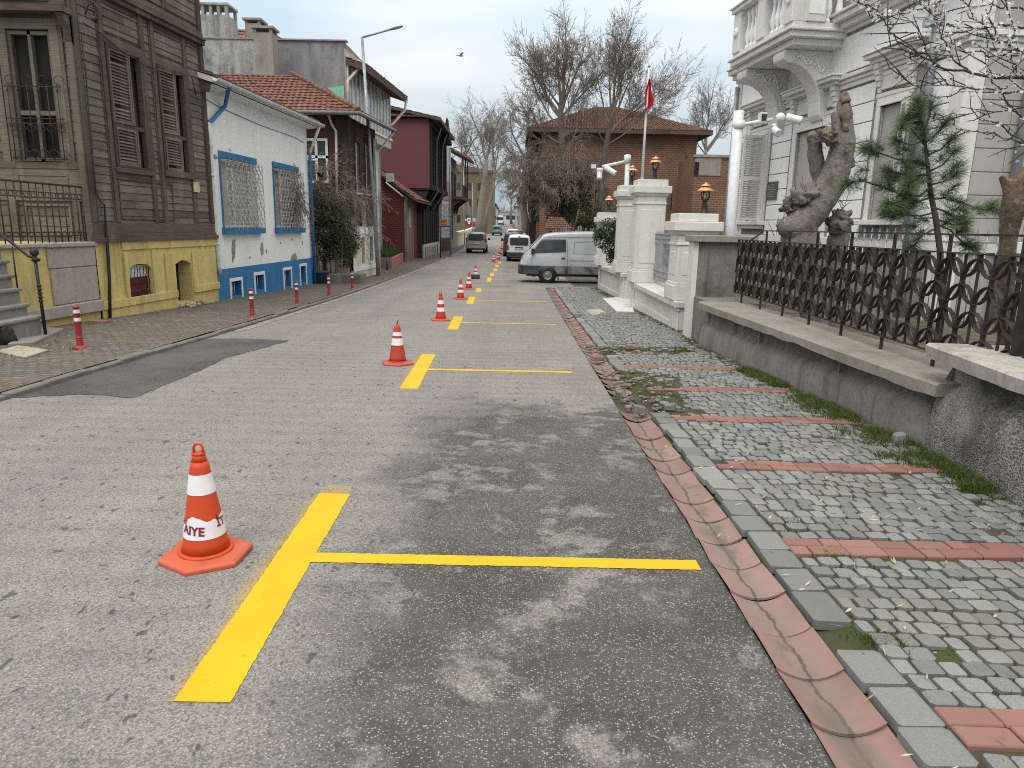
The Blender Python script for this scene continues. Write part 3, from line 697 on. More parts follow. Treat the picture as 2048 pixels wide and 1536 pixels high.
cone(M_red,M_redb,B2,'clean red and white cone beside the third yellow mark',gp(-1.60,15.6),.2,True)
proto=cone(M_red,M_redb,B2,'red and white cone fourth along the road, largest of the cluster of three',gp(-1.62,21.7),.5)
for (x,y,lb,ry) in ((-1.64,26.0,'middle cone of the cluster of three before the manhole',.9),(-1.72,32.0,'farthest of the cluster of three cones, its foot held by a dark weight',.1),(-1.38,47.6,'small far cone with a broad base, left of the white van',0),(-1.13,50.6,'small far cone standing right behind the white van corner',.4),(-1.2,60.0,'tiny far cone beside the black pickup',.4),(-1.25,70,'tiny farthest cone by the black pickup nose',.4)):
    c_=copy_tree(proto); c_.location=gp(x,y); c_['label']=lb; c_.rotation_euler=(0,0,ry)
    if abs(y-32)<.1:
        mb=MB(); mb.cube(x-.2,x+.2,y-.26,y-.1,zg(y)+.045,zg(y)+.19); mb.build('cone_weight',plain('dark_stone',(.06,.06,.055,1),.8),bevel=.02,label='dark stone weight lying on the foot of a far cone',cat='weight')
# ================================================================ bollards on the left kerb
M_bol=conemat('bollard_red',(.29,.026,.024,1),(.18,.055,.045,1))
def bollard(label,loc,h=.60,tilt=0):
    t=thing('flexible_bollard',label,'bollard',(0,0,0),'red and white bollards on the left kerb')
    m_=MB(); m_.lathe((0,0,0),[(.105,0),(.105,.012),(.06,.03),(.052,.04)],20); m_.build('base_flange',M_bol,t)
    m_=MB(); prof=[(.042,.03)]
    for k in range(4): prof+=[(.046,.05+.03*k),(.046,.065+.03*k),(.040,.07+.03*k)]
    prof+=[(.040,.18),(.040,.57),(.044,.575),(.044,.592),(.035,.604),(.0,.606)]
    m_.lathe((0,0,0),prof,20); m_.build('post',M_bol,t)
    for z0,z1 in ((.50,.55),(.385,.435)): m_=MB(); m_.lathe((0,0,0),[(.0425,z0),(.0425,z1)],20,caps=False); m_.build('reflective_band',M_refl,t)
    t.location=loc; t.rotation_euler=(tilt,0,0); return t
lp=lambda x,y:(x,y,zg(y)+.06)
b0=bollard('red bollard standing on a broken stone by the dark asphalt patch',(-6.2,10.03,zg(10)+.0))
b0.location.z+=.09
mb=MB(); mb.ball((-6.13,10.0,zg(10)+.03),.17,10,6,(1.1,.8,.45),.3); mb.build('broken_stone',plain('stone_lump',(.14,.13,.12,1),.9,0,.3,9,.8),label='rough dark stone under the nearest red bollard',cat='stone')
for x,y,lb in ((-5.52,14.95,'red bollard in front of the second basement opening of the blue and white house'),(-5.52,18.1,'dusty red bollard in front of the third basement opening, its top dark'),(-5.45,21.0,'red bollard by the far end of the blue and white house'),(-5.45,24.1,'farthest red bollard, before the cream plinth and lamp post')):
    c_=copy_tree(b0); c_.location=lp(x,y); c_['label']=lb
# ================================================================ LEFT SIDE
M_wood=wood('weathered_wood',(.10,.080,.066,1),(.235,.195,.165,1),(.05,.039,.033,1))
M_woodl=wood('pale_weathered_wood',(.105,.088,.069,1),(.215,.187,.150,1),(.058,.047,.038,1))
M_woodd=wood('dark_wood_trim',(.075,.057,.047,1),(.155,.12,.10,1),(.036,.028,.024,1))
M_yelw=plaster('yellow_plaster',(.66,.53,.205,1),(.32,.25,.12,1),1.0,1.1,.5,.7)
M_ston=plaster('grey_stone',(.40,.36,.315,1),(.21,.175,.155,1),1.0,1.5,.6,.8)
M_step=plaster('stone_step',(.27,.26,.24,1),(.12,.11,.1,1),.8,1.8,.4,.6)
M_iron=plain('black_iron',(.022,.02,.02,1),.55,0,.3,12,.2)
M_rust=plain('rusty_iron',(.042,.032,.027,1),.7,0,.4,14,.4)
M_dark=plain('dark_interior',(.012,.012,.013,1),.8,0,.3,3)
M_glass=glassmat('window_glass')
M_glassd=plain('dusty_dark_glass',(.022,.021,.02,1),.5,0,.3,2,.05,.08)
M_white=plain('white_paint',(.74,.75,.75,1),.5,0,.05,7,.05)
M_cable=plain('cable',(.02,.02,.022,1),.5)
# ---- wooden house
D=Fr((-8.03,13.77),(.086,1),(1,0)); S0=D.s
hw=thing('wooden_house','old weathered brown timber house with shutters on a yellow plinth','house',(D.p(2.3,-2,zg(16)).x,16,zg(16)))
Dlen=4.62; zpl=D.z(310,478); ztop=9.6
zb=zg(16)
def siding(mb,fr,s0,s1,z0,z1,hole=None,d=0,step=.155,slope=.016):
    z=z0
    while z<z1-.01:
        zt=min(z+step,z1); segs=[(s0,s1)]
        if hole:
            for h in hole:
                if h[2]<(z+zt)/2<h[3]:
                    ns=[]
                    for a,b in segs:
                        if h[0]<=a and h[1]>=b: continue
                        if h[0]>a and h[0]<b: ns.append((a,h[0]))
                        if h[1]<b and h[1]>a: ns.append((h[1],b))
                        if h[1]<=a or h[0]>=b: ns.append((a,b))
                    segs=ns
        for a,b in segs:
            # boards butt at random joints
            cuts=[a]; 
            while b-cuts[-1]>2.2: cuts.append(cuts[-1]+R.uniform(1.0,2.0))
            cuts.append(b)
            for c0,c1 in zip(cuts,cuts[1:]):
                e=R.uniform(-.004,.004); g=R.uniform(.003,.008)
                p=fr.p; mb.hexa([p(c0,d-.05,z),p(c1,d-.05,z),p(c1,d+slope+e,z+g),p(c0,d+slope+e,z+g),p(c0,d-.05,zt),p(c1,d-.05,zt),p(c1,d+.0+e,zt),p(c0,d+.0+e,zt)])
        z=zt
# windows of the street front
W1=(D.s(218,210),D.s(286,210),D.z(255,338),D.z(245,100)); W2=(D.s(320,250),D.s(372,250),D.z(350,347),D.z(342,140))
mb=MB(); siding(mb,D,0.02,Dlen-.02,zpl+.16,D.z(300,38),[W1,W2]); mb.build('siding',M_wood,hw)
zc0=D.z(300,38)
mb=MB(); siding(mb,D,0.02,Dlen-.02,zc0+.2,ztop); mb.build('siding',M_wood,hw)
# trim: base mouldings, pilasters, cornice band
mb=MB(); B=lambda *a:mb.box(D,*a)
B(-.06,Dlen+.05,-.05,.10,zpl-.03,zpl+.06); B(-.03,Dlen+.02,-.05,.065,zpl+.06,zpl+.13); B(-.0,Dlen,-.05,.04,zpl+.13,zpl+.34)
for s_,w_ in ((.0,.13),(Dlen-.16,.16)): B(s_,s_+w_,-.03,.05,zpl+.34,ztop)
for k,(a,b,c,e) in enumerate((W1,W2)):
    for q in (a-.15,b+.03): B(q,q+.12,-.03,.045,zpl+.34,zc0-.05)
    B(a-.03,b+.03,-.03,.05,e,e+.13); B(a-.06,b+.06,-.03,.09,c-.09,c)
B(0,Dlen,-.05,.11,zc0-.05,zc0+.05); B(0,Dlen,-.05,.15,zc0+.05,zc0+.11); B(0,Dlen,-.05,.07,zc0+.11,zc0+.22)
pz=zpl+.34
for a,b in ((.16,W1[0]-.18),(W1[0],W2[0]-.24),(W2[1]+.18,Dlen-.18)):
    if b-a<.1: continue
    for z0_,z1_ in ((pz+.04,W1[2]-.2),):
        if a==W1[0] : framed(mb,D,a+.02,b+.5,z0_+.02,z1_,.035,-.03,.034)
for a,b in ((.15,W1[0]-.17),(W1[1]+.17,W2[0]-.17),(W2[1]+.17,Dlen-.17)):
    framed(mb,D,a,b,pz+.02,zc0-.12,.028,-.03,.032)
for a in (W1[0]-.02,W2[0]-.02): framed(mb,D,a,a+W1[1]-W1[0]+.06,W1[3]+.2,zc0-.12,.028,-.03,.032)
for k in range(3): framed(mb,D,.2+k*1.48,1.55+k*1.48,zc0+.35,zc0+2.2,.03,-.03,.03)
mb.build('trim',M_woodd,hw,bevel=.006)
def shutter_window(W,broken):
    a,b,c,e=W
    m_=MB(); framed(m_,D,a+.002,b-.002,c+.002,e-.002,.055,-.06,.055)
    zm=c+(e-c)*.36; m_.box(D,a+.055,b-.055,-.05,.03,zm-.04,zm+.04); fr_=m_.build('window',M_woodd,hw)
    m_=MB(); m_.quad(D.p(a,-.3,c),D.p(b,-.3,c),D.p(b,-.3,e),D.p(a,-.3,e)); m_.build('pane',M_dark,fr_)
    m_=MB()
    for lo,hi,l0,l1 in ((zm+.04,e-.06,a+.055,a+(b-a)*.60),(c+.06,zm-.04,a+.1,a+(b-a)*.66)):
        framed(m_,D,l0,l1,lo,hi,.05,.0,.045); n=int((hi-lo-.1)/.06)
        for i in range(n):
            z=lo+.05+(hi-lo-.1)*(i+.5)/n
            if R.random()<(.16 if broken else .05): continue
            tl=R.uniform(-.01,.01)
            m_.hexa([D.p(l0+.05,.0,z+.018),D.p(l1-.05,.0,z+.018+tl),D.p(l1-.05,.035,z-.022+tl),D.p(l0+.05,.035,z-.022),D.p(l0+.05,.0,z+.026),D.p(l1-.05,.0,z+.026+tl),D.p(l1-.05,.035,z-.014+tl),D.p(l0+.05,.035,z-.014)])
        m_.box(D,l1+.01,l1+.05,.0,.05,lo,hi)
    m_.build('shutter',M_wood,fr_)
shutter_window(W1,False); shutter_window(W2,True)
# body and upper box
mb=MB(); back=[D.p(0.06,-.05,0),D.p(Dlen-.02,-.05,0)]
mb.hexa([D.p(.06,-6.5,zb),D.p(Dlen-.02,-6.5,zb),D.p(Dlen-.02,-.42,zb),D.p(.06,-.42,zb),D.p(.06,-6.5,zpl),D.p(Dlen-.02,-6.5,zpl),D.p(Dlen-.02,-.42,zpl),D.p(.06,-.42,zpl)])
mb.hexa([D.p(.06,-6.5,zpl),D.p(Dlen-.02,-6.5,zpl),D.p(Dlen-.02,-.06,zpl),D.p(.06,-.06,zpl),D.p(.06,-6.5,ztop),D.p(Dlen-.02,-6.5,ztop),D.p(Dlen-.02,-.32,ztop),D.p(.06,-.32,ztop)])
mb.build('wall',M_woodd,hw)
# yellow plinth with niches
gz=(D.s(257,560),D.s(303,560),D.z(280,596),D.z(278,528)); nz_=(D.s(350,560),D.s(383,560),D.z(365,605),D.z(365,520))
mb=MB(); wall_holes(mb,D,-.0,Dlen-.02,zb-.5,zpl-.02,[gz,nz_],.02,.34)
for W_ in (gz,nz_):                          # arched heads
    a,b,c,e=W_; n=8; r=(b-a)/2
    for k in range(n):
        u0,u1=-1+2*k/n,-1+2*(k+1)/n; h=lambda u:e-.11+.11*math.sqrt(max(0,1-u*u)) if W_ is gz else e-.10*abs(u)**1.5
        for q in (0,):
            mb.hexa([D.p(a+r+r*u0,-.1,h(u0)),D.p(a+r+r*u1,-.1,h(u1)),D.p(a+r+r*u1,.0195,h(u1)),D.p(a+r+r*u0,.0195,h(u0)),D.p(a+r+r*u0,-.1,e+.01),D.p(a+r+r*u1,-.1,e+.01),D.p(a+r+r*u1,.0195,e+.01),D.p(a+r+r*u0,.0195,e+.01)],.5)
sp0,sp1=D.s(203,560),D.s(236,540)
B=lambda *a:mb.box(D,*a,.5)
zf=D.z(300,590)
B(D.s(247,560),gz[0]-.04,.02,.055,zf-.02,zpl-.25); B(gz[1]+.03,D.s(312,560),.02,.055,zf-.02,zpl-.22); B(D.s(330,560),nz_[0]-.03,.02,.06,zf-.02,zpl-.3); B(nz_[1]+.04,Dlen-.1,.02,.05,zf-.02,zpl-.3)
B(D.s(247,560),Dlen-.0,.02,.05,zpl-.2,zpl-.02)
B(0.0,nz_[0]-.02,.02,.075,zf-.14,zf+.02); B(nz_[1]+.02,Dlen-.02,.02,.08,zf-.1,zf+.06); B(0.0,nz_[0],.02,.045,zb-.5,zf-.14)
mb.build('plinth',M_yelw,hw,bevel=.012)
mb=MB()
for W_ in (gz,nz_): mb.quad(D.p(W_[0],-.31,W_[2]-.2),D.p(W_[1],-.31,W_[2]-.2),D.p(W_[1],-.31,W_[3]),D.p(W_[0],-.31,W_[3]))
mb.build('opening',M_dark,hw)
mb=MB(); a,b,c,e=gz
mb.quad(D.p(a,-.09,c-.02),D.p(b,-.09,c-.02),D.p(b,-.09,(c+e)/2+.08),D.p(a,-.09,(c+e)/2+.08)); bd=mb.build('red_board',plain('red_board',(.20,.028,.024,1),.6,0,.4,5),hw)
mb=MB(); mb.quad(D.p(a,-.09,(c+e)/2+.08),D.p(b,-.09,(c+e)/2+.08),D.p(b,-.09,(c+e)/2+.32),D.p(a,-.09,(c+e)/2+.32)); mb.build('white_board',M_white,hw)
mb=MB()
for i in range(8):
    s_=a+.04+(b-a-.08)*i/7; pts=[D.p(s_+(.02*math.sin(k*1.1+i*2) if k>7 else .012*math.sin(k*1.5+i)),-.03+(.02 if k>7 else 0),c+(e-.03-c)*k/10-(.06*abs(i-3.5)/3.5 if k==10 else 0)) for k in range(11)]
    mb.tube(pts,.009,5)
for z in (c+.12,c+.3): mb.tube([D.p(a,-.05,z),D.p(b,-.05,z)],.008,4)
mb.build('window_grille',M_rust,hw)
# cable conduit on the street face
mb=MB(); k=lambda x,y:D.p(D.s(x,y,.09),.09,D.z(x,y,.09))
mb.tube([k(163,70),k(172,150),k(178,230),k(186,320),k(192,385),k(200,402),k(209,410),k(214,480),k(219,560),k(220,636)],[.012]*6+[.012,.03,.03,.03],6); mb.tube([k(165,45),k(200,65),k(240,100),k(290,130),k(340,148),k(383,152),k(392,190)],.012,5); mb.build('cable',M_cable,hw)
# wall lamp bracket at the corner
mb=MB(); q=lambda x,y:P(x,y,13.4)
mb.tube([q(170,30),q(176,10),q(188,4),q(196,16),q(197,36),q(192,46)],.014,6); mb.ball(q(188,38),.05,8,6); mb.build('wall_bracket',M_iron,hw)
# pale side wall facing the camera
DS=Fr((-8.03,13.77),(1,0),(0,-1)); X0=-13.5+8.03
px_s=lambda x,y,o=0:DS.s(x,y,o)
zs_=D.z(200,490)-.04
WS=(px_s(30,200),px_s(115,200),DS.z(80,322),DS.z(80,62))
mb=MB(); siding(mb,DS,X0,-.03,zs_,DS.z(80,30),[WS,(px_s(14,200),px_s(132,200),WS[2]-.6,WS[3]+.1)],0,.19,.014); mb.build('side_siding',M_woodl,hw)
mb=MB(); B=lambda *a:mb.box(DS,*a)
B(-.30,-.16,-.03,.04,zs_,7); B(-.10,.02,-.03,.06,zs_,8)
B(WS[0]-.16,WS[0],-.03,.05,WS[2]-.05,WS[3]+.12); B(WS[1],WS[1]+.16,-.03,.05,WS[2]-.05,WS[3]+.12); B(WS[0]-.16,WS[1]+.16,-.03,.055,WS[3]+.02,WS[3]+.2)
B(X0,-.1,-.03,.06,WS[2]-.14,WS[2]-.02); B(X0,-.1,-.03,.05,DS.z(80,52),DS.z(80,38)); B(X0,-.1,-.03,.045,WS[2]-.72,WS[2]-.14)
framed(mb,DS,WS[0]-.1,-.32,WS[2]-.66,WS[2]-.24,.03,.045,.06); framed(mb,DS,WS[0]-.05,-.35,zs_+.02,WS[2]-.78,.035,-.02,.04)
for s_ in (X0,WS[0]-1.1,WS[0]-.32): B(s_,s_+.14,-.03,.05,zs_,7)
mb.build('side_trim',M_woodl,hw,bevel=.005)
a,b,c,e=WS
mb=MB(); framed(mb,DS,a,b,c,e,.06,-.12,.0); m1=(a+b)/2; mb.box(DS,m1-.03,m1+.03,-.12,.0,c,e); mb.box(DS,a,b,-.11,-.01,c+(e-c)*.36,c+(e-c)*.36+.08); wf=mb.build('side_window',M_woodl,hw)
mb=MB(); mb.quad(DS.p(a,-.1,c),DS.p(b,-.1,c),DS.p(b,-.1,e),DS.p(a,-.1,e)); mb.build('pane',M_glassd,wf)
mb=MB(); g0,g1=px_s(12,240,.12),px_s(128,240,.12)
for zz in (DS.z(70,173,.1),DS.z(70,237,.1),DS.z(70,247,.1),c+.03): mb.tube([DS.p(g0,.10,zz),DS.p(g1,.10,zz)],.011,5)
for i in range(6):
    s_=g0+.08+(g1-g0-.16)*i/5; mb.tube([DS.p(s_,.10,c),DS.p(s_,.10,DS.z(70,168,.1))],.010,5)
    for zz in (DS.z(70,180,.1),DS.z(70,250,.1)): mb.ball(DS.p(s_,.10,zz),.022,6,4)
    for sg in (-1,1):
        mb.tube([DS.p(s_+sg*.11*math.sin(PI*k/6)*.9,.10,c+.04+.16*k/6) for k in range(7)],.007,4)
        mb.tube([DS.p(s_+sg*.10*math.sin(PI*k/6)*.8,.10,DS.z(70,247,.1)-.02-.13*k/6) for k in range(7)],.007,4)
for i in range(4):
    s_=g0+.15+(g1-g0)*i/3.6; mb.tube([DS.p(s_+.09*math.cos(t*.5),.10,DS.z(70,160,.1)+.08*math.sin(t*.5)) for t in range(11)],.007,4)
mb.build('window_grille',M_rust,wf)
mb=MB(); zz=DS.z(70,30); mb.box(DS,X0,.05,-.1,.30,zz,zz+.1); mb.box(DS,X0,.05,.2,.27,zz+.1,9.6); framed(mb,DS,-1.75,-.2,zz+.16,zz+.9,.035,.25,.30); mb.build('overhang',M_woodd,hw)
mb=MB(); mb.prism(Fr(DS.p(-.0,0,0)[:2],(0,-1),(1,0)),[(0,zz-.5),(.06,zz-.45),(.1,zz-.25),(.27,zz-.02),(0,zz-.02)],-.1,.02); mb.build('eave_bracket',M_woodd,hw)
mb=MB(); mb.box(D,D.s(381,355),D.s(392,355),.05,.07,D.z(386,384),D.z(386,364)); mb.build('wall_plate',plain('faded_plate',(.55,.50,.33,1),.7),hw)
# terrace, stairs, railings
zt=D.z(140,487,.0)
TL=-2.62
te=thing('terrace','raised stone and yellow plaster terrace beside the timber house','terrace',(D.p(-1.3,-1,zb).x,12.5,zg(12.5)))
mb=MB(); zz0=zg(12)-.4
mb.hexa([D.p(TL,-5,zz0),D.p(-.02,-5,zz0),D.p(-.02,0,zz0),D.p(TL,0,zz0),D.p(TL,-5,zt),D.p(-.02,-5,zt),D.p(-.02,0,zt),D.p(TL,0,zt)],.5)
mb.build('wall',M_yelw,te)
sb=D.s(98,560)
mb=MB(); zj=D.z(150,535); zl=D.z(150,605)
mb.box(D,sb,-.03,.0,.035,zj+.012,zt-.06); mb.box(D,sb+.03,-.03,.0,.03,zl,zj); mb.build('stone_block',M_ston,te,bevel=.012)
mb=MB(); mb.box(D,sb-.02,.0,-.3,.075,zt-.06,zt+.02); mb.box(D,TL,sb-.03,-.3,.055,zt-.05,zt+.02); mb.box(D,TL+.25,-.03,.0,.10,zl-.22,zl-.01); mb.build('ledge',M_ston,te,bevel=.012)
mb=MB(); 
def rail_bars(mb,pts,n,top,z0,z1):
    for i in range(n+1):
        p=pts[0].lerp(pts[1],i/n); mb.tube([p+Vector((0,0,z0)),p+Vector((0,0,z1))],.011,5)
zr=D.z(120,368)
A_,B_=D.p(TL+.05,-.05,zt),D.p(-.12,-.05,zt); dz_=zr-zt
mb.tube([A_+Vector((0,0,dz_)),B_+Vector((0,0,dz_-.02))],.02,6)
for zz in (dz_-.16,dz_-.25,.14,.2): mb.tube([A_+Vector((0,0,zz)),B_+Vector((0,0,zz))],.008,4)
rail_bars(mb,(A_,B_),15,0,0,dz_)
for i in range(15):
    p=A_.lerp(B_,(i+.5)/15); t_=(B_-A_).normalized()
    for h,sg in ((dz_-.205,1),(.17,1)): mb.tube([p+t_*(.05*math.cos(k*PI/4))+Vector((0,0,h+.045*math.sin(k*PI/4))) for k in range(9)],.007,4)
mb.build('railing',M_rust,te)
# second railing along the landing
mb=MB(); A_,B_=Vector((-12.6,D.p(TL,0,0).y+.05,zt)),D.p(TL+.03,-.05,zt)
mb.tube([A_+Vector((0,0,dz_+.05)),B_+Vector((0,0,dz_))],.018,6)
for zz in (dz_-.16,.2): mb.tube([A_+Vector((0,0,zz)),B_+Vector((0,0,zz))],.008,4)
rail_bars(mb,(A_,B_),16,0,0,dz_)
for i in range(16):
    p=A_.lerp(B_,(i+.5)/16); mb.tube([p+Vector((.09*math.cos(k*PI/5),0,dz_-.24+.075*math.sin(k*PI/5))) for k in range(11)],.008,4)
    if i%2: mb.ball(p+Vector((0,0,.25)),.03,6,4)
mb.build('railing',M_rust,te)
st=thing('stone_stairs','worn grey stone steps with an iron handrail rising to the terrace','stairs',(-8.6,10.7,zg(10.7)))
ys0,ys1=9.0,D.p(TL,0,0).y-.02; zb_=zg(10.6)-.02; NS=[(84,630),(58,606),(43,575),(28,548),(18,519),(6,491)]; n=6; NZ=[P(x,y,ys1) for x,y in NS]; xs=[v.x for v in NZ]+[NZ[-1].x-2]; zsn=[zb_]+[v.z for v in NZ]
mb=MB()
for i in range(n):
    mb.cube(-13,xs[i]-.04,ys0,ys1-.0-.003*i,zb_-.4 if i==0 else zsn[i]-.02,zsn[i+1]-.055)
mb.build('riser',M_step,st)
for i in range(n):
    mb=MB(); mb.cube(xs[i+1]-.12,xs[i],ys0-.02,ys1+.035,zsn[i+1]-.06,zsn[i+1]); mb.build('step',M_step,st,bevel=.018,seg=2)
pn=P(90,658,ys1-.06); zn=P(66,508,pn.y).z
mb=MB(); ph=Vector((pn.x,pn.y,pn.z-.1)); mb.tube([ph,Vector((pn.x-.02,pn.y,zn))],.024,8)
for h in (.62,.68,.74,.8,.86): mb.lathe((ph.x-.008,ph.y,ph.z+h-.1),[(.02,0),(.04,.02),(.02,.04)],10)
mb.lathe((ph.x-.02,ph.y,zn-.02),[(.03,-.1),(.06,-.07),(.03,-.04),(.03,-.02)],12); mb.ball((ph.x-.02,ph.y,zn+.03),.065,12,8)
top=Vector((pn.x-2.5,pn.y,zt+dz_+.05)); hr=[Vector((ph.x+.05,ph.y,zn-.09)),Vector((ph.x-.12,ph.y,zn-.03)),Vector((ph.x-.45,ph.y,zn+.25)),Vector((ph.x-.95,ph.y,zn+.72)),top]
mb.tube(hr,.022,7)
for i in range(6):
    x=ph.x-.35-.34*i; zlo=zb_+max([0]+[zsn[j+1]-zb_ for j in range(n) if xs[j]>x]); t_=(ph.x-x); zhi=zn+.25+(t_-.45)*.94 if t_>.45 else zn+.1
    mb.tube([Vector((x,ph.y,zlo-.01)),Vector((x,ph.y,zhi))],.012,5)
mb.build('handrail',M_iron,st)
sl0=G(60,690,.1); mb=MB(); q=[G(16,696,.06),G(70,692,.06),G(128,664,.06),G(78,661,.06)]; mb.hexa(q+[v+Vector((0,0,.07)) for v in q]); mb.build('step_slab',M_step,bevel=.015,label='cracked grey stone slab lying at the foot of the stairs',cat='slab')
mb=MB(); q=[G(-6,706,.08),G(52,718,.08),G(98,703,.08),G(36,694,.08)]; mb.hexa(q+[v+Vector((0,0,.03)) for v in q]); mb.build('manhole_slab',plain('pale_slab',(.36,.34,.26,1),.9,0,.15,7,.3),bevel=.006,label='pale square concrete cover in the left pavement',cat='cover')
mb=MB(); mb.ball(G(5,672,.2),.2,12,8,(1,1,.75),.5); mb.build('dark_rubble',plain('rubble_dark',(.035,.03,.028,1),.9,0,.3,9,.9),label='dark lump of rubble by the lowest stair at the left edge',cat='rubble')
mb=MB()
for _ in range(220):
    c_=G(R.gauss(372,15),R.uniform(600,616),.08); rr=R.uniform(.02,.075); mb.ball(c_+Vector((0,0,R.uniform(0,.12)*max(0,1-abs(c_.y-18)*.3))),rr,6,4,(1,1,.7),.5)
mb.build('plaster_rubble',plain('plaster_bits',(.42,.34,.27,1),.95,0,.3,12,.5),kind='stuff',label='heap of broken plaster at the niche of the yellow plinth',cat='rubble')
c_=G(202,648,.07); mb=MB(); mb.cube(c_.x-.14,c_.x+.14,c_.y-.1,c_.y+.1,c_.z,c_.z+.07); mb.build('loose_brick',M_pav,bevel=.006,label='single red brick lying at the foot of the yellow plinth',cat='brick')
# ---- blue and white house
Bf=Fr((-7.70,18.21),(.41,7.63),(1,0)); Bl=7.64; zb=zg(22)-.3
bh=thing('white_house','low whitewashed house with blue plinth, blue window trim and grilles','house',(-9.5,22,zg(22)))
M_wh=plaster('whitewash',(.78,.79,.78,1),(.50,.50,.49,1),.6,.9,.18,.3)
M_blue=plaster('blue_plaster',(.045,.195,.41,1),(.03,.10,.2,1),.75,1.4,.3,.4)
M_bluep=plain('blue_paint',(.025,.155,.35,1),.5,0,.12,5)
zband=Bf.z(525,528); zeave=Bf.z(520,222)
M_gri=plain('grille_paint',(.47,.46,.43,1),.6,0,.2,9)
wins=[(Bf.s(443,380),Bf.s(513,380),Bf.z(480,455),Bf.z(475,322)),(Bf.s(549,400),Bf.s(597,400),Bf.z(575,455),Bf.z(573,340))]
lows=[(Bf.s(460,575),Bf.s(481,575),Bf.z(470,592),Bf.z(470,562)),(Bf.s(508,560),Bf.s(526,560),Bf.z(516,580),Bf.z(516,550)),(Bf.s(566,550),Bf.s(580,550),Bf.z(573,573),Bf.z(573,540)),(Bf.s(599,545),Bf.s(610,545),Bf.z(604,565),Bf.z(604,532))]
mb=MB(); wall_holes(mb,Bf,0,Bl,zband,zeave+.25,wins,0,.28); p=Bf.p
mb.quad(p(0,0,zb),p(0,-5,zb),p(0,-5,zeave+.3),p(0,0,zeave+.3)); mb.quad(p(Bl,0,zb),p(Bl,-5,zb),p(Bl,-5,zeave+.3),p(Bl,0,zeave+.3)); mb.build('wall',M_wh,bh)
M_chip=plain('bare_plaster',(.30,.28,.25,1),.9,0,.25,14,.4)
for x,y,hh,ww in ((467,500,24,4),(524,497,14,3),(588,520,16,6),(561,486,2,2),(584,479,2,2),(533,503,5,1.5),(500,515,3,1.5),(460,300,3,1.5),(605,486,4,1.2)):
    mb=MB(); pts=[]; n_=14
    for k in range(n_):
        a=2*PI*k/n_; g=1+.5*noise.noise(Vector((x+math.cos(a)*2,y+math.sin(a)*2,1))); pts.append(Bf.p(Bf.s(x+ww*g*math.cos(a),y+hh*g*math.sin(a),.003),.003,Bf.z(x+ww*g*math.cos(a),y+hh*g*math.sin(a),.003)))
    mb.add(pts,[tuple(range(n_))]); mb.build('plaster_chip',M_chip,bh)
mb=MB(); wall_holes(mb,Bf,-.01,Bl+.01,zb,zband,lows,.025,.3); p=Bf.p; mb.quad(p(-.01,0,zband),p(Bl+.01,0,zband),p(Bl+.01,.025,zband),p(-.01,.025,zband)); mb.quad(p(Bl+.01,.025,zb),p(Bl+.01,-4,zb),p(Bl+.01,-4,zband),p(Bl+.01,.025,zband)); mb.build('plinth',M_blue,bh)
for i,(a,b,c,e) in enumerate(wins):
    mb=MB(); mb.box(Bf,a-.07,b+.07,-.02,.03,e,e+.17); mb.box(Bf,a-.07,a,-.02,.025,c,e); mb.box(Bf,a-.12,b+.14,-.1,.16,c-.17,c); fr_=mb.build('window',M_bluep,bh,bevel=.006)
    mb=MB(); mb.quad(p(a,-.25,c),p(b,-.25,c),p(b,-.25,e),p(a,-.25,e)); mb.build('pane',plain('net_curtain',(.42,.41,.38,1),.7,0,.1,9),fr_)
    mb=MB(); framed(mb,Bf,a+.01,b-.01,c,e,.06,-.24,-.19); mb.box(Bf,(a+b)/2-.03,(a+b)/2+.03,-.24,-.19,c,e); mb.build('sash',M_white,fr_)
    mb=MB(); d=.17; a0,b0,c0,e0=a-.03,b+.10,c+.02,e-.06; nc=9; nr=5; cw=(b0-a0)/nc; ch=(e0-c0)/nr
    for k in range(nc+1):
        mb.tube([p(a0+cw*k,d,c0),p(a0+cw*k,d,e0)],.005,4) if k in (0,nc) else None
    for k in range(nr+1):
        mb.tube([p(a0,d,c0+ch*k),p(b0,d,c0+ch*k)],.008,4); mb.tube([p(a0,d,c0+ch*k),p(a0,0,c0+ch*k)],.008,4); mb.tube([p(b0,d,c0+ch*k),p(b0,0,c0+ch*k)],.008,4)
    for k in range(nc):
        for r_ in range(nr+1):
            cx_,cz_=a0+cw*(k+.5),c0+ch*r_; rr=cw*.46
            for g in range(10):
                t0,t1=2*PI*g/10,2*PI*(g+1)/10
                if not(c0-.01<=cz_+rr*.7*math.sin(t0)<=e0+.01): continue
                mb.tube([p(cx_+rr*math.cos(t0),d,cz_+rr*math.sin(t0)),p(cx_+rr*math.cos(t1),d,cz_+rr*math.sin(t1))],.011,3,False)
        for r_ in range(nr):
            cx_,z0,z1=a0+cw*(k+.5),c0+ch*r_,c0+ch*(r_+1)
            for sg in (-1,1): mb.tube([p(cx_+sg*(cw*.46-cw*.36*math.sin(PI*q/4)),d,z0+cw*.4+(ch-cw*.8)*q/4) for q in range(5)],.011,3,False)
    mb.build('grille',M_gri,fr_)
for i,(a,b,c,e) in enumerate(lows):
    mb=MB(); mb.box(Bf,a-.07,b+.07,.02,.05,e,e+.09); mb.box(Bf,a-.07,a,.02,.05,c-.1,e); mb.box(Bf,b,b+.07,.02,.05,c-.1,e); fr_=mb.build('basement_window',M_white,bh,bevel=.006)
    mb=MB(); mb.quad(p(a,-.27,c),p(b,-.27,c),p(b,-.27,e),p(a,-.27,e)); mb.build('opening',M_dark,fr_)
    mb=MB(); [mb.tube([p(a+(b-a)*k/5,-.12,c),p(a+(b-a)*k/5,-.12,e)],.012,4) for k in range(1,5)]; mb.build('bars',M_white,fr_)
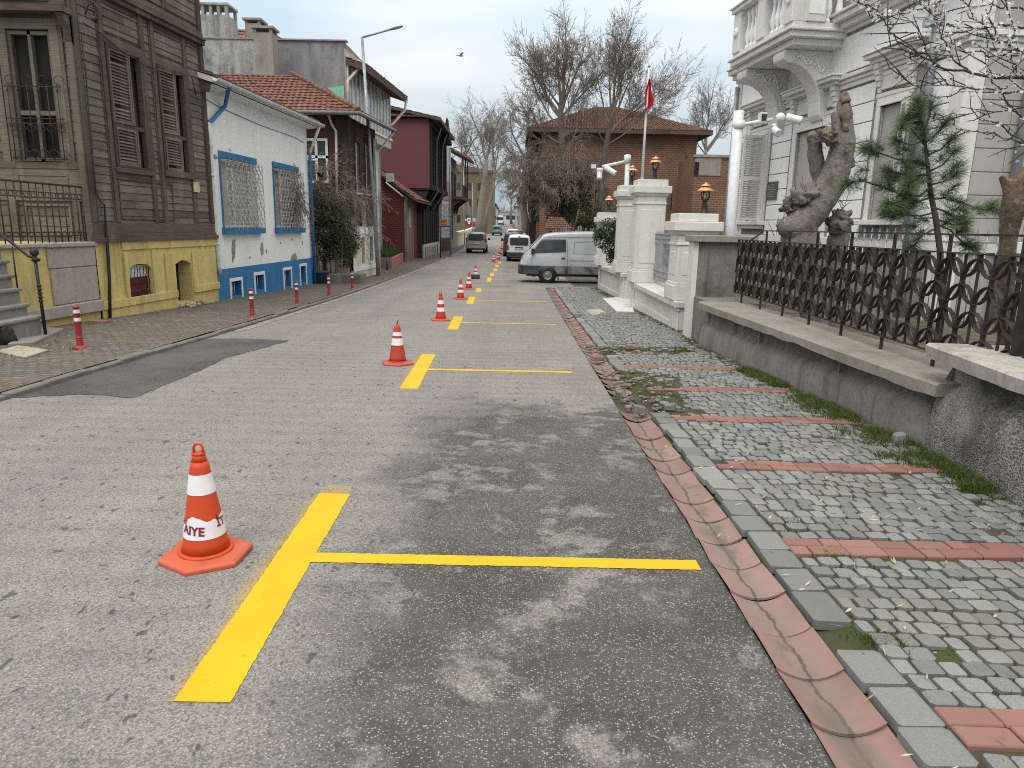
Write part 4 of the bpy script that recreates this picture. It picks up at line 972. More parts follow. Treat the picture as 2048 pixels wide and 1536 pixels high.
# roof: lean slope, gutter, soffit
M_tile=tilemat('roof_tile',(.16,.072,.055,1),(.25,.118,.092,1),(.12,.092,.065,1))
M_gutr=plain('white_gutter',(.60,.61,.60,1),.5,0,.12,5)
ze=zeave+.22; ov=.42
e0,e1=p(-.1,ov,ze),p(Bl+.25,ov,ze); r0,r1=p(-.1,-4,ze+1.35),p(Bl-1.0,-4,ze+1.35)
mb=MB(); slab(mb,e0,e1,r0,r1,.14); mb.build('roof_board',M_white,bh); mb=MB(); tiles(mb,e0,e1,r0,r1,12,36); mb.build('roof',M_tile,bh)
mb=MB(); mb.quad(p(0,0,zeave+.0),p(Bl+.05,0,zeave+.0),p(Bl+.15,ov-.02,ze-.16),p(-.05,ov-.02,ze-.16)); mb.build('soffit',M_wh,bh)
mb=MB(); vs=[]; n=9
for k in range(2):
    for i in range(n): t_=PI*i/(n-1); vs.append(p(-.12 if k==0 else Bl+.35,ov+.07+.075*math.cos(t_),ze-.03-.085*math.sin(t_)))
mb.add(vs,[(i,i+1,i+1+n,i+n) for i in range(n-1)],True)
for i in range(14):
    s_=-.1+(Bl+.4)*i/13; mb.tube([p(s_,ov+.07+.08*math.cos(PI*k/6),ze-.03-.09*math.sin(PI*k/6)) for k in range(7)],.012,4)
mb.build('roof_gutter',M_gutr,bh)
mb=MB(); q=lambda x,y,o=.09:p(Bf.s(x,y,o),o,Bf.z(x,y,o))
mb.tube([p(Bf.s(455,203,.4),ov+.05,ze-.08),q(450,212),q(425,240),q(416,246)],.05,10); mb.build('downpipe_elbow',M_bluep,bh)
mb=MB(); mb.tube([q(416,244),q(421,290),q(427,400),q(437,530),q(440,548)],.055,10); 
for x,y in ((424,350),(434,488)): mb.tube([q(x,y-2),q(x,y+3)],.063,10)
mb.build('downpipe',M_gutr,bh)
mb=MB(); a_=p(Bl+.05,ov+.05,ze-.08); b_=p(Bl-.02,.1,Bf.z(606,305)); mb.tube([a_,b_],.05,8); mb.build('downpipe',M_gutr,bh)
mb=MB(); mb.tube([b_+Vector((0,0,.03)),b_-Vector((0,0,.1)),p(Bl-.02,.1,zg(25.8)+.1)],.055,8); mb.build('downpipe',M_bluep,bh)
mb=MB(); mb.tube([q(398,190,.02),q(440,215,.02),q(520,250,.02),q(590,275,.02),q(608,285,.02)],.008,4); mb.build('cable',M_cable,bh)
mb=MB(); mb.lathe(q(432,314,.06),[(.02,-.05),(.055,-.03),(.055,.06),(.0,.07)],10); mb.build('wall_light',plain('old_lamp',(.4,.38,.34,1),.5),bh)
mb=MB(); mb.quad(p(-.05,-.6,ze-.35),p(-.05,.3,ze-.35),p(-.05,.42,ze+.1),p(-.05,-1.6,ze+.62)); mb.build('gable_board',M_woodd,bh)
# ---- brown timber house behind it
zb=zg(30)-.2; Cs=wx(28.75); cx=Cs.s(696,330)
Cf=Fr((cx,28.75),(.058,1),(1,0)); Cl=4.2
br=thing('brown_house','dark brown timber house with hipped tile roof and cream basement','house',(-8,30,zg(30)))
M_brn=wood('brown_boards',(.060,.040,.034,1),(.098,.066,.055,1),(.034,.024,.022,1)); M_mar=plaster('maroon_render',(.105,.046,.044,1),(.055,.028,.028,1),.6,1.2,.2,.4)
ze=Cs.z(640,230); zpt=Cf.z(725,458)
mb=MB(); siding(mb,Cf,0,Cl,zpt+.12,ze,None,0,.17,.014); mb.build('siding',M_brn,br)
mb=MB(); mb.cube(-13,cx-.0,28.77,32.5,zb,ze); mb.build('wall',M_mar,br)
mb=MB(); mb.box(Cf,.0,.22,-.05,.045,zpt,ze); mb.box(Cf,Cl-.15,Cl,-.05,.045,zpt,ze); mb.build('corner_trim',M_brn,br); mb=MB(); mb.box(Cs,cx-.5,cx+.01,-.02,.05,ze-1.1,ze); mb.box(Cs,cx-.16,cx+.01,-.02,.05,zpt,ze-1.1); mb.build('corner_trim',M_brn,br)
for (x0,x1,y0,y1) in ((709,719,287,385),(729,739,290,388)):
    a,b,c,e=Cf.s(x0,340),Cf.s(x1,340),Cf.z((x0+x1)/2,y1),Cf.z((x0+x1)/2,y0)
    mb=MB(); framed(mb,Cf,a,b,c,e,.06,.01,.06); mb.box(Cf,a-.05,b+.05,.01,.12,e,e+.22); w_=mb.build('window',M_brn,br)
    mb=MB(); mb.box(Cf,a+.03,a+.08,.03,.075,c,e); mb.box(Cf,a-.02,b+.02,.02,.1,c-.05,c); mb.build('sash',M_white,w_)
    mb=MB(); mb.quad(Cf.p(a,.03,c),Cf.p(b,.03,c),Cf.p(b,.03,e),Cf.p(a,.03,e)); mb.build('pane',M_glass,w_)
a,b,c,e=Cs.s(608,320),Cs.s(657,320),Cs.z(640,366),Cs.z(635,277)
mb=MB(); framed(mb,Cs,a,b,c,e,.09,.02,.08); mb.box(Cs,Cs.s(634,320)-.05,Cs.s(634,320)+.05,.02,.08,c,e); zz=Cs.z(640,314); mb.box(Cs,a,b,.02,.08,zz-.05,zz+.05); mb.box(Cs,a,Cs.s(634,320),.02,.1,zz-.14,zz-.08); w_=mb.build('window',M_white,br); mb=MB(); mb.quad(Cs.p(a,.03,c),Cs.p(b,.03,c),Cs.p(b,.03,e),Cs.p(a,.03,e)); mb.build('pane',M_glass,w_)
mb=MB(); q=lambda x,y:Cs.p(Cs.s(x,y,.12),.12,Cs.z(x,y,.12)); mb.tube([q(660,228)-Vector((0,.35,0)),q(664,250),q(672,262),q(673,330),q(674,395)],.05,8); mb.build('downpipe',M_gutr,br)
M_cream=plaster('cream_plaster',(.62,.56,.43,1),(.42,.37,.28,1),.5,1.2,.2,.3)
mb=MB(); lo=[(Cf.s(717,500),Cf.s(724,500),Cf.z(720,528),Cf.z(720,476)),(Cf.s(734,500),Cf.s(741,500),Cf.z(737,522),Cf.z(737,473))]
wall_holes(mb,Cf,-.03,Cl,zb-.3,zpt,lo,.1,.12); mb.box(Cs,-10,cx-.03,-.1,.06,zb-.3,zpt,.5); mb.build('plinth',M_cream,br)
mb=MB(); mb.box(Cf,-.05,Cl,.02,.15,zpt-.22,zpt+.1); mb.box(Cf,-.05,.2,.1,.13,zb,zpt-.2)
for a,b,c,e in lo: framed(mb,Cf,a-.1,b+.1,c-.1,e+.14,.1,.1,.13)
mb.box(Cf,-.05,Cl,.1,.14,lo[0][2]-.25,lo[0][2]-.1); mb.build('plinth_trim',M_white,br)
mb=MB(); [mb.quad(Cf.p(a,-.0,c),Cf.p(b,-.0,c),Cf.p(b,-.0,e),Cf.p(a,-.0,e)) for a,b,c,e in lo]; mb.build('basement_pane',M_glass,br)
# hipped roof
o1=.75; zr_=P(560,142,31.5).z
A0=Vector((-13.5,28.75-o1,ze+.03)); A1=Vector((cx+.62,28.75-o1,ze+.03)); A2=Cf.p(Cl+.05,.85,ze+.03); rg=Vector((P(585,155,31.5).x,31.6,zr_-.15)); rg2=Vector((P(540,142,31.5).x-2.2,31.6,zr_-.15))
mb=MB(); slab(mb,A0,A1,rg2,rg,.12); slab(mb,A1,A2,rg,rg+Vector((.2,1.6,0)),.12); mb.build('roof_board',M_brn,br)
mb=MB(); tiles(mb,A0,A1,rg2,rg,13,34); tiles(mb,A1,A2,rg,rg+Vector((.2,1.6,0)),13,17)
for k in range(16):
    t0=k/16; a_=A1.lerp(rg,t0)+Vector((0,0,.07)); b_=A1.lerp(rg,t0+1.2/16)+Vector((0,0,.09)); mb.tube([a_,b_],[.11,.09],8)
mb.build('roof',M_tile,br)
mb=MB(); mb.tube([A0+Vector((0,-.06,-.05)),A1+Vector((.05,-.06,-.05)),A2+Vector((.08,0,-.05))],.075,8); mb.build('roof_gutter',plain('grey_gutter',(.16,.165,.17,1),.5),br)
mb=MB(); mb.tube([A2+Vector((.05,-.1,-.1)),Cf.p(Cl,.15,ze-.9),Cf.p(Cl,.12,zb)],.05,8); mb.build('downpipe',M_gutr,br)
mb=MB(); [mb.box(Cf,Cl-.45+.16*k,Cl-.36+.16*k,.05,.1+.02*k,zb+.2,ze-.4) for k in range(3)]; mb.box(Cf,Cl-.5,Cl-.12,.06,.22,Cf.z(755,385),Cf.z(755,353)); mb.box(Cf,Cl-.5,Cl-.12,.06,.16,Cf.z(755,340),Cf.z(755,305)); mb.build('meter_pipes',plain('pale_pipe',(.5,.49,.44,1),.6,0,.15,8),br)
# chimneys
def chimney(name_parent,x0,x1,y0,y1,Y,dep,mat,label_cap,nopen=2,cap=.08,split=None):
    f_=wx(Y); a,b=f_.s(x0,(y0+y1)/2),f_.s(x1,(y0+y1)/2); zt,zl=f_.z((x0+x1)/2,y0),f_.z((x0+x1)/2,y1); h=(zt-zl)
    m_=MB(); zo=zt-(b-a)*.32; m_.box(f_,a,b,-dep,0,zl,zo,.5); w_=(b-a)
    m_.box(f_,a-cap,b+cap,-dep-cap,cap,zt-.09,zt,.5)
    for k in range(nopen+1):
        c_=a+(w_-.12)*k/nopen
        for d_ in (-.12,-dep): m_.box(f_,c_,c_+.12,d_,d_+.12,zo,zt-.09,.5)
    m_.build('chimney',mat,name_parent)
M_stuc=plaster('grey_stucco',(.30,.30,.31,1),(.10,.10,.105,1),1.0,.8,.5,.5); M_stuc2=plaster('stained_stucco',(.47,.47,.46,1),(.055,.055,.055,1),1.0,1.4,.6,.6); M_stuc3=plaster('brown_stucco',(.33,.31,.28,1),(.15,.12,.1,1),.8,1.1,.3,.4)
chimney(br,509,546,52,175,31.7,.7,M_stuc3,'',1)
# ---- tall grey house behind
Y4=33.2; Gs=wx(Y4); gx1=Gs.s(690,140); ztg=Gs.z(540,80); zbg=zg(34)-.2
gh=thing('grey_house','tall house with bare grey stucco side wall, chimneys and pale glazed street front','house',(-10,36,zg(35)))
mb=MB(); mb.cube(-22,gx1,Y4,41.3,zbg,ztg,.5); xx=Gs.s(505,100); mb.build('wall',M_stuc,gh)
mb=MB(); mb.box(Gs,-22,Gs.s(513,100),.0,.035,zbg+4,ztg-.0,.5); mb.build('stained_render',M_stuc2,gh)
mb=MB(); mb.box(Gs,-22,gx1+.12,-.25,.08,ztg,ztg+.06); mb.build('coping',M_stuc3,gh)
chimney(gh,388,456,5,78,Y4-.02,1.1,M_stuc2,'',4,.04); chimney(gh,490,520,36,76,Y4+1.5,.8,M_stuc3,'',1)
gf=Fr((gx1,Y4),(.075,1),(1,0)); gl=8.0
ztf=gf.z(700,120); 
mb=MB(); mb.box(gf,.0,gl,-.3,.02,gf.z(720,250)-.5,ztf+.3,.5); mb.build('front_panel',plaster('cream_boards',(.50,.47,.38,1),(.33,.3,.24,1),.5,1,.2),gh)
mb=MB(); zlo=gf.z(720,240)-.2
for k in range(13):
    s_=.15+k*.62; mb.box(gf,s_,s_+.1,.02,.09,zlo,ztf+.1)
mb.box(gf,.0,gl,.02,.1,zlo-.1,zlo); mb.build('mullions',M_white,gh)
mb=MB(); [mb.box(gf,.3+k*.62,.3+k*.62+.42,.02,.05,zlo+.1,ztf-.1) for k in range(12) if k not in (3,8)]; mb.build('window_strip',plain('pale_glass',(.30,.32,.36,1),.15,0,.2,2),gh)
a0=gf.p(.12,.9,gf.z(705,108,.9)); a1=gf.p(gl+.3,.9,a0.z)
mb=MB(); slab(mb,a0,a1,a0+Vector((-2.3,0,.7)),a1+Vector((-2.3,0,.7)),.26); mb.build('eave',M_woodd,gh)
mb=MB(); tiles(mb,a0,a1,a0+Vector((-2.3,0,.72)),a1+Vector((-2.3,0,.72)),7,30)
e_=P(450,77,36).z; tiles(mb,Vector((-20,35,ztg-.2)),Vector((P(605,77,35).x,35,ztg-.2)),Vector((-20,38,P(480,60,38).z)),Vector((P(540,60,38).x,38,P(540,60,38).z)),8,40); mb.build('roof',M_tile,gh)
mb=MB(); q=gf.p(.35,.5,gf.z(710,115,.5)); mb.tube([q,q+Vector((0,0,-.35)),gf.p(.05,.1,q.z-.9),gf.p(.02,.08,zlo)],.07,8); mb.tube([gf.p(gl,.9,a0.z-.2),gf.p(gl,.8,a0.z-.7),gf.p(gl-.7,.3,a0.z-1.5),gf.p(gl-1,.1,a0.z-1.7)],.07,8); mb.build('downpipe',plain('cream_pipe',(.6,.55,.42,1),.5),gh)
mb=MB(); q0,q1,z0,z1=Gs.s(655,190),Gs.s(689,190),Gs.z(670,190),Gs.z(670,176); mb.add([Gs.p(q0,.045,z1),Gs.p(q1,.045,z1+.1),Gs.p(q1,.045,z0-.3),Gs.p((q0+q1)/2,.045,z0)],[(0,1,2,3)]); mb.build('green_patch',plain('mint_paint',(.22,.55,.38,1),.8),gh)
# ---- red house with black timber front, brick annex and planter
Ya=44.6; As=wx(Ya); ax0,ax1=As.s(748,440),As.s(812,440); zta=As.z(790,388)
an=thing('brick_annex','low red brick annex with a sloping tile roof','annex',(-8,46,zg(46)))
M_rbr=brick('red_brick',(.235,.055,.05,1),(.175,.042,.04,1),(.07,.03,.028,1),.34,.125,.026,(.05,.03,.03),.3)
Af=Fr((ax1,Ya),(.02,1),(1,0))
mb=MB(); p=As.p; zl,zr2=As.z(765,345),As.z(810,388); zb=zg(45)-.2
mb.add([p(ax0,0,zb),p(ax1,0,zb),p(ax1,0,zr2),p(ax0,0,zl+.4),p(ax0,-6,zb),p(ax1,-6,zb),p(ax1,-6,zr2),p(ax0,-6,zl+.4)],[(0,1,2,3),(1,5,6,2),(0,3,7,4)]); mb.build('wall',M_rbr,an)
mb=MB(); e0=As.p(ax1+.75,.35,zr2-.35); e1=Vector((ax1+.75,52,zr2-.35)); r0=As.p(ax0-.2,.35,zl+.35); r1=Vector((ax0-.2,52,zl+.35)); slab(mb,e0,e1,r0,r1,.12); mb.build('roof_board',M_woodd,an); mb=MB(); tiles(mb,e0,e1,r0,r1,12,30); mb.build('roof',M_tile,an)
mb=MB(); m0=wood('grey_post',(.2,.18,.16,1),(.3,.27,.24,1),(.1,.09,.08,1)); mb.box(Af,-.02,.35,-.1,.06,zb,zr2-.1); mb.box(Af,2.3,2.5,-.1,.05,zb,zr2-.1); mb.build('door_post',m0,an)
mb=MB(); mb.box(Af,.35,2.3,-.1,.0,zb,zr2-.1); mb.build('pink_wall',plaster('pink_render',(.25,.14,.125,1),(.12,.08,.07,1),.7,1.2,.3),an)
mb=MB(); mb.box(Af,.8,1.7,-.05,.04,Af.z(826,455),Af.z(826,416)); mb.build('door_panel',plain('pale_door',(.36,.33,.29,1),.7),an)
pt=thing('brick_planter','low red brick planter full of grass beside the brick annex','planter',(-6.7,40,zg(40)))
q0,q1=G(780,537,.07),G(807,524,.07)
pl=Fr((q0.x+.1,q0.y),(q1.x-q0.x-.1,q1.y-q0.y),(1,0)); ll=(q1-q0).length; zt_=zg(40)+.62
mb=MB(); mb.box(pl,0,ll,-.12,0,zg(40)-.1,zt_); mb.box(pl,0,.12,-1.1,-.12,zg(40)-.1,zt_); mb.box(pl,.12,ll,-1.1,-1.0,zg(40)-.1,zt_); mb.build('planter_wall',plain('pink_brick',(.36,.15,.12,1),.8,0,.15,4),pt,bevel=.02)
mb=MB(); mb.box(pl,.12,ll-.02,-1.0,-.12,zg(40),zt_-.1); mb.build('soil',M_soil,pt)
mb=MB()
for _ in range(1500):
    b_=pl.p(R.uniform(.1,ll-.1),-R.uniform(.1,1),zt_-.12); d_=Vector((R.gauss(0,.12),R.gauss(0,.12),R.uniform(.2,.75))); e=Vector((R.uniform(-.02,.02),R.uniform(-.02,.02),0)); mb.add([b_-e,b_+e,b_+d_],[(0,1,2)])
mb.build('grass',leafmat('planter_grass',(.03,.065,.015,1),(.09,.14,.035,1),.6,.2),pt)
Yr=49.5; Rs=wx(Yr); rx1=Rs.s(859,320); zt_r=Rs.z(810,236); zb_r=Rs.z(840,376)
rh=thing('red_house','tall house with plain dark red side wall, tile roof and black timber bay front','house',(-8,54,zg(54)))
M_dred=plaster('dark_red_cladding',(.14,.055,.06,1),(.115,.047,.052,1),.35,.6,.1,.1)
mb=MB(); mb.cube(-16,rx1,Yr,60.5,zb_r,zt_r,.5); mb.build('wall',M_dred,rh)
mb=MB(); mb.cube(-16,-6.35,Yr+.1,60.4,zg(52)-.2,zb_r,.5); mb.build('ground_floor',M_brn,rh)
Rf=Fr((rx1,Yr),(.0,1),(1,0)); M_blk=wood('black_boards',(.022,.022,.024,1),(.045,.044,.046,1),(.012,.012,.013,1))
mb=MB(); mb.box(Rf,.1,11,.0,.05,zb_r-.05,zt_r); [mb.box(Rf,.2+k*1.3,.34+k*1.3,.05,.14,zb_r,zt_r) for k in range(9)]; mb.box(Rf,.1,11,.05,.2,zb_r-.1,zb_r+.25); mb.box(Rf,.1,11,.05,.2,zt_r-.5,zt_r); mb.build('bay_boards',M_blk,rh)
for k in range(8):
    s_=.45+k*1.3; mb=MB(); framed(mb,Rf,s_,s_+.92,zb_r+1.3,zt_r-.7,.08,.05,.1); w_=mb.build('window',M_blk,rh); mb=MB(); mb.quad(Rf.p(s_,.06,zb_r+1.3),Rf.p(s_+.92,.06,zb_r+1.3),Rf.p(s_+.92,.06,zt_r-.7),Rf.p(s_,.06,zt_r-.7)); mb.build('pane',M_glass,w_)
mb=MB()
for k in range(5):
    s_=.2+k*2.5; mb.prism(Fr(Rf.p(s_,0,0)[:2],(1,0),(0,-1)),[(0,zb_r-.05),(-.95,zb_r-1.9),(-.95,zb_r-.05)],-.12,.12); 
mb.box(Rf,0,11,-1,-.02,zb_r-.12,zb_r-.02); mb.build('bay_bracket',M_blk,rh)
Rg=Fr((-6.33,Yr+.1),(0,1),(1,0))
mb=MB(); zq=zb_r-.2
[mb.box(Rg,.1+k*1.35,.3+k*1.35,.0,.1,zg(52)+.9,zq) for k in range(8)]; mb.box(Rg,0,10.2,.0,.06,zg(52)+.9,zq-1.2); mb.build('ground_boards',M_blk,rh)
mb=MB(); mb.box(Rg,-.02,10.3,.0,.12,zg(52)-.2,zg(52)+1.0,.5); mb.build('white_plinth',plaster('grey_white_render',(.50,.50,.48,1),(.3,.29,.27,1),.6,1,.2),rh)
mb=MB(); [mb.box(Rg,.5+k*1.3,.95+k*1.3,.1,.13,zg(52)+.05,zg(52)+.8) for k in range(7)]; mb.build('basement_window',M_dark,rh)
a0,a1=Vector((rx1+.75,Yr-.35,zt_r+.0)),Vector((rx1+.75,60.8,zt_r)); zr_=P(770,200,Yr+1).z
mb=MB(); rr0=Vector((-11.2,Yr-.3,zr_)); rr1=Vector((-11.2,60.5,zr_)); slab(mb,a0,a1,rr0,rr1,.16); mb.build('roof_board',M_woodd,rh)
mb=MB(); tiles(mb,a0,a1,rr0,rr1,16,36); tiles(mb,Vector((-16,Yr-.3,zt_r+.05)),Vector((rx1+.6,Yr-.3,zt_r+.05)),Vector((-16,Yr+2.4,zr_+.3)),Vector((-10.6,Yr+2.4,zr_+.2)),9,34); mb.build('roof',M_tile,rh)
mb=MB(); [mb.prism(Fr((rx1+.1,Yr+s_),(1,0),(0,-1)),[(.0,zt_r-.9),(.75,zt_r-.9),(.45,zt_r+1.0)],-.7,.7) for s_ in (7.0,)]; mb.build('dormer_gable',M_blk,rh)
mb=MB(); zz=P(870,390,50).z
for s_ in (2.2,6.2): mb.tube([Rf.p(s_,.6,zt_r-.1),Rf.p(s_,.25,zt_r-1.2),Rf.p(s_,.22,zb_r+.3),Rf.p(s_,.35,zb_r-.1),Rf.p(s_,-.5,zb_r-1.3),Rf.p(s_,-.55,zg(52))],.06,6)
mb.build('downpipe',plain('grey_pipe',(.12,.13,.15,1),.5),rh)
mb=MB(); q0=As.p(As.s(770,330),.0,As.z(770,330)); mb.box(wx(44),P(772,350,44).x,P(786,350,44).x,-.4,.0,P(770,363,44).z,P(770,346,44).z); mb.build('air_conditioner',plain('ac_white',(.5,.5,.47,1),.5),an)
mb=MB(); mb.tube([P(772,365,44),P(806,393,43.8)],.045,6); mb.build('pipe',M_white,an)
# ---- white and red house, balcony house, cream wall
wh=thing('narrow_white_house','narrow white house with red plinth, tall arched windows and salmon gable band','house',(-7.5,64,zg(64)))
Wf=Fr((-6.2,61.2),(.06,1),(1,0)); z0=zg(62)
M_lav=plaster('pale_grey_wall',(.55,.56,.60,1),(.40,.40,.43,1),.4,1,.15); M_sal=plain('salmon_paint',(.55,.27,.20,1),.8); M_mrn=plain('maroon_paint',(.12,.02,.025,1),.7)
zt_=Wf.z(890,372); mb=MB(); mb.box(Wf,0,5.4,-6,0,z0-.2,P(895,280,62).z,.5); mb.build('wall',M_lav,wh); mb=MB(); mb.box(Wf,-.02,5.4,0,.06,z0-.2,z0+1.2); mb.build('plinth',M_mrn,wh)
mb=MB(); mb.box(Wf,.2,5.3,0,.05,Wf.z(890,400),Wf.z(890,360)); mb.build('salmon_band',M_sal,wh)
for k in range(4):
    s_=.7+k*1.2; mb=MB(); c_,e=z0+2.0,Wf.z(892,408); framed(mb,Wf,s_-.06,s_+.66,c_-.06,e+.1,.1,0,.06); w_=mb.build('window',M_white,wh); mb=MB(); mb.prism(Wf,[(s_,c_),(s_+.6,c_),(s_+.6,e-.25),(s_+.3,e),(s_,e-.25)],.01,.03); mb.build('pane',M_glassd,w_)
mb=MB(); [mb.box(Wf,-.03,.5,0,.07,z0+1.3+.45*k,z0+1.55+.45*k) for k in range(10)]; mb.build('quoins',M_white,wh)
bl=thing('balcony_house','far narrow house with a tile roofed wooden balcony over the pavement','house',(-7,70,zg(70)))
Kf=Fr((-5.95,67),(.02,1),(1,0)); z0=zg(70); zbal=Kf.z(915,398); zro=Kf.z(915,325)
mb=MB(); mb.box(Kf,0,5.5,-6,0,z0-.2,zro,.5); mb.build('wall',plaster('rosy_render',(.40,.33,.30,1),(.25,.2,.18,1),.6,1,.2),bl)
mb=MB(); mb.box(Kf,.0,5.2,0,1.2,zbal-.25,zbal); [mb.prism(Fr(Kf.p(s_,0,0)[:2],(1,0),(0,-1)),[(0,zbal-1.6),(.15,zbal-1.4),(.3,zbal-.8),(1.15,zbal-.25),(0,zbal-.25)],-.12,.12) for s_ in (.3,2.6,4.9)]; [mb.box(Kf,s_,s_+.1,1.05,1.15,zbal,zro) for s_ in (.05,2.5,5.0)]; mb.box(Kf,.05,5.1,1.05,1.12,zbal+.95,zbal+1.05); [mb.box(Kf,.1+.25*k,.16+.25*k,1.06,1.1,zbal,zbal+.95) for k in range(20)]; mb.build('balcony',M_woodd,bl)
for q_ in ((.5,2.0,zbal+.05,zbal+2.2),(3.0,4.5,zbal+.05,zbal+2.2),(.4,1.4,z0+.9,z0+3.2)): mb=MB(); mb.box(Kf,q_[0],q_[1],0,.06,q_[2],q_[3]); mb.build('door',M_dark,bl)
a0,a1=Kf.p(-.3,1.7,zro-.1),Kf.p(5.6,1.7,zro-.1); mb=MB(); slab(mb,a0,a1,a0+Vector((-4,0,1.9)),a1+Vector((-4,0,1.9)),.15); tiles(mb,a0,a1,a0+Vector((-4,0,1.9)),a1+Vector((-4,0,1.9)),12,22); mb.build('roof',M_tile,bl)
cw=thing('cream_wall','long cream garden wall with pale coping along the far left pavement','wall',(-5.8,88,zg(88)))
mb=MB(); pts=[(-5.8,73.5),(-5.75,85),(-5.9,96),(-6.1,108)]
def wallpts(mb,pts,th,h0,h1,g=zg):
    for (x0,y0),(x1,y1) in zip(pts,pts[1:]): mb.hexa([(x0-th,y0,g(y0)+h0),(x0,y0,g(y0)+h0),(x1,y1,g(y1)+h0),(x1-th,y1,g(y1)+h0),(x0-th,y0,g(y0)+h1),(x0,y0,g(y0)+h1),(x1,y1,g(y1)+h1),(x1-th,y1,g(y1)+h1)],.5)
wallpts(mb,pts,.3,-.3,1.3); mb.build('wall',M_cream,cw); mb=MB(); wallpts(mb,[(x+.08,y) for x,y in pts],.46,1.3,1.55); mb.build('coping',plain('pale_coping',(.66,.62,.5,1),.8),cw)
# ================================================================ RIGHT SIDE: garden walls, gate, iron fence
M_conc=plaster('old_concrete',(.235,.222,.205,1),(.055,.05,.044,1),1.0,1.2,.45,.8)
M_cope=plaster('concrete_coping',(.28,.265,.24,1),(.15,.125,.09,1),.8,.9,.4,.6)
def rough_mat():
    t=NT('roughcast'); c=t.co(); v=t.n('ShaderNodeTexVoronoi'); v.inputs['Scale'].default_value=85; t.l(c,v.inputs['Vector']); h=t.n('ShaderNodeSeparateColor'); t.l(v.outputs['Color'],h.inputs[0])
    a=t.noise(t.co(scale=(1,1,.45)),2.2,6,.65); k=t.mix(t.ramp(h.outputs[0],.2,.8),(.12,.115,.105,1),(.34,.325,.3,1)); k=t.mix(t.ramp(a,.42,.62,0,.8),k,(.062,.058,.052,1)); k=t.mix(t.ramp(t.noise(c,1.3,4),.55,.7,0,.5),k,(.42,.40,.37,1))
    return t.done(k,.95,t.bump(v.outputs['Distance'],.9,.012),0,.15)
M_rough=rough_mat()
RW=Fr((3.50,5.7),(3.19-3.50,12-5.7),(-1,0)); 
zc_=.5*(RW.z(1400,604,.08)+RW.z(1880,766,.08))
lw=thing('garden_wall','low weathered concrete garden wall with an overhanging coping under the iron fence','wall',(3.4,8.8,zg(8.8)))
Lw=6.35; p=RW.p
mb=MB(); n=26
def bulge(z,s): return 0
prof=[(-.25,.03),(.0,.02),(.30,.0),(.36,-.035),(.40,-.10),(.62,-.12)]
rows=[]
for i in range(n+1):
    s_=-.02+Lw*i/n; row=[]
    for h,o in prof:
        z0=zg(5.7+s_)+.02; zz=min(z0+h,zc_-.1) if h<.6 else zc_-.1
        row.append(p(s_,o+.02*noise.noise(Vector((s_*1.5,h*4,1))),zz+.015*noise.noise(Vector((s_*2,h*3,5)))*(0<h<.5)))
    rows.append(row)
m=len(prof); vs=[v for r_ in rows for v in r_]
mb.add(vs,[(i*m+k,(i+1)*m+k,(i+1)*m+k+1,i*m+k+1) for i in range(n) for k in range(m-1)],True)
mb.hexa([p(-.02,-.75,zg(8)-.5),p(Lw,-.75,zg(8)-.5),p(Lw,-.16,zg(8)-.5),p(-.02,-.16,zg(8)-.5),p(-.02,-.75,zc_-.1),p(Lw,-.75,zc_-.1),p(Lw,-.16,zc_-.1),p(-.02,-.16,zc_-.1)])
for s_ in (1.7,3.9): mb.box(RW,s_,s_+.03,-.3,-.05,zg(8)-.2,zc_-.11)
mb.build('wall',M_conc,lw)
mb=MB(); zt=zc_
def cope(mb,s0,s1,z,th,o0,o1,n=30):
    vs=[]; 
    for i in range(n+1):
        s_=s0+(s1-s0)*i/n; e=.012*noise.noise(Vector((s_*3,z,2)))+.008*noise.noise(Vector((s_*11,z,2))); b=.014*noise.noise(Vector((s_*4,z,8)))+(.03*max(0,noise.noise(Vector((s_*2.2,z,31)))))
        vs+=[p(s_,o0,z-th),p(s_,o1+e*.5,z-th+b),p(s_,o1+e,z-.018),p(s_,o1-.02+e,z+.0),p(s_,o0,z+.004*noise.noise(Vector((s_*3,1,1))))]
    fs=[(i*5+k,(i+1)*5+k,(i+1)*5+(k+1)%5,i*5+(k+1)%5) for i in range(n) for k in range(5)]+[(0,1,2,3,4),tuple(n*5+k for k in (4,3,2,1,0))]
    mb.add(vs,fs)
cope(mb,-.12,4.28,zt,.115,-.72,.10); mb.build('coping',M_cope,lw); mb=MB(); cope(mb,4.30,Lw+.0,zt-.012,.115,-.72,.07); mb.build('coping',M_cope,lw)
# near rough block
zs=RW.z(1930,705,.05)
nb=thing('wall_block','big roughcast wall block with a chipped pale slab top at the right edge','wall',(3.6,4.5,zg(4.5)))
mb=MB(); NF=Fr((3.50,5.72),(3.34-3.50,4.38-5.72),(-1,0)); n=20; Ln=4.2; rows=[]
for i in range(n+1):
    s_=Ln*i/n; rows+=[NF.p(s_,o+.025*noise.noise(Vector((s_*2,h*3,4))),zg(5.7-s_)+.02+h if h<1 else zs-.11) for h,o in ((-.3,.04),(0,.03),(.25,.02),(.5,.0),(.56,-.04),(.60,-.12),(1.2,-.13))]
m=7; mb.add(rows,[(i*m+k,i*m+k+1,(i+1)*m+k+1,(i+1)*m+k) for i in range(n) for k in range(m-1)],True)
mb.hexa([NF.p(0,-1.3,zg(5)-.4),NF.p(Ln,-1.3,zg(5)-.4),NF.p(Ln,-.02,zg(5)-.4),NF.p(0,-.02,zg(5)-.4),NF.p(0,-1.3,zs-.11),NF.p(Ln,-1.3,zs-.11),NF.p(Ln,-.15,zs-.11),NF.p(0,-.15,zs-.11)])
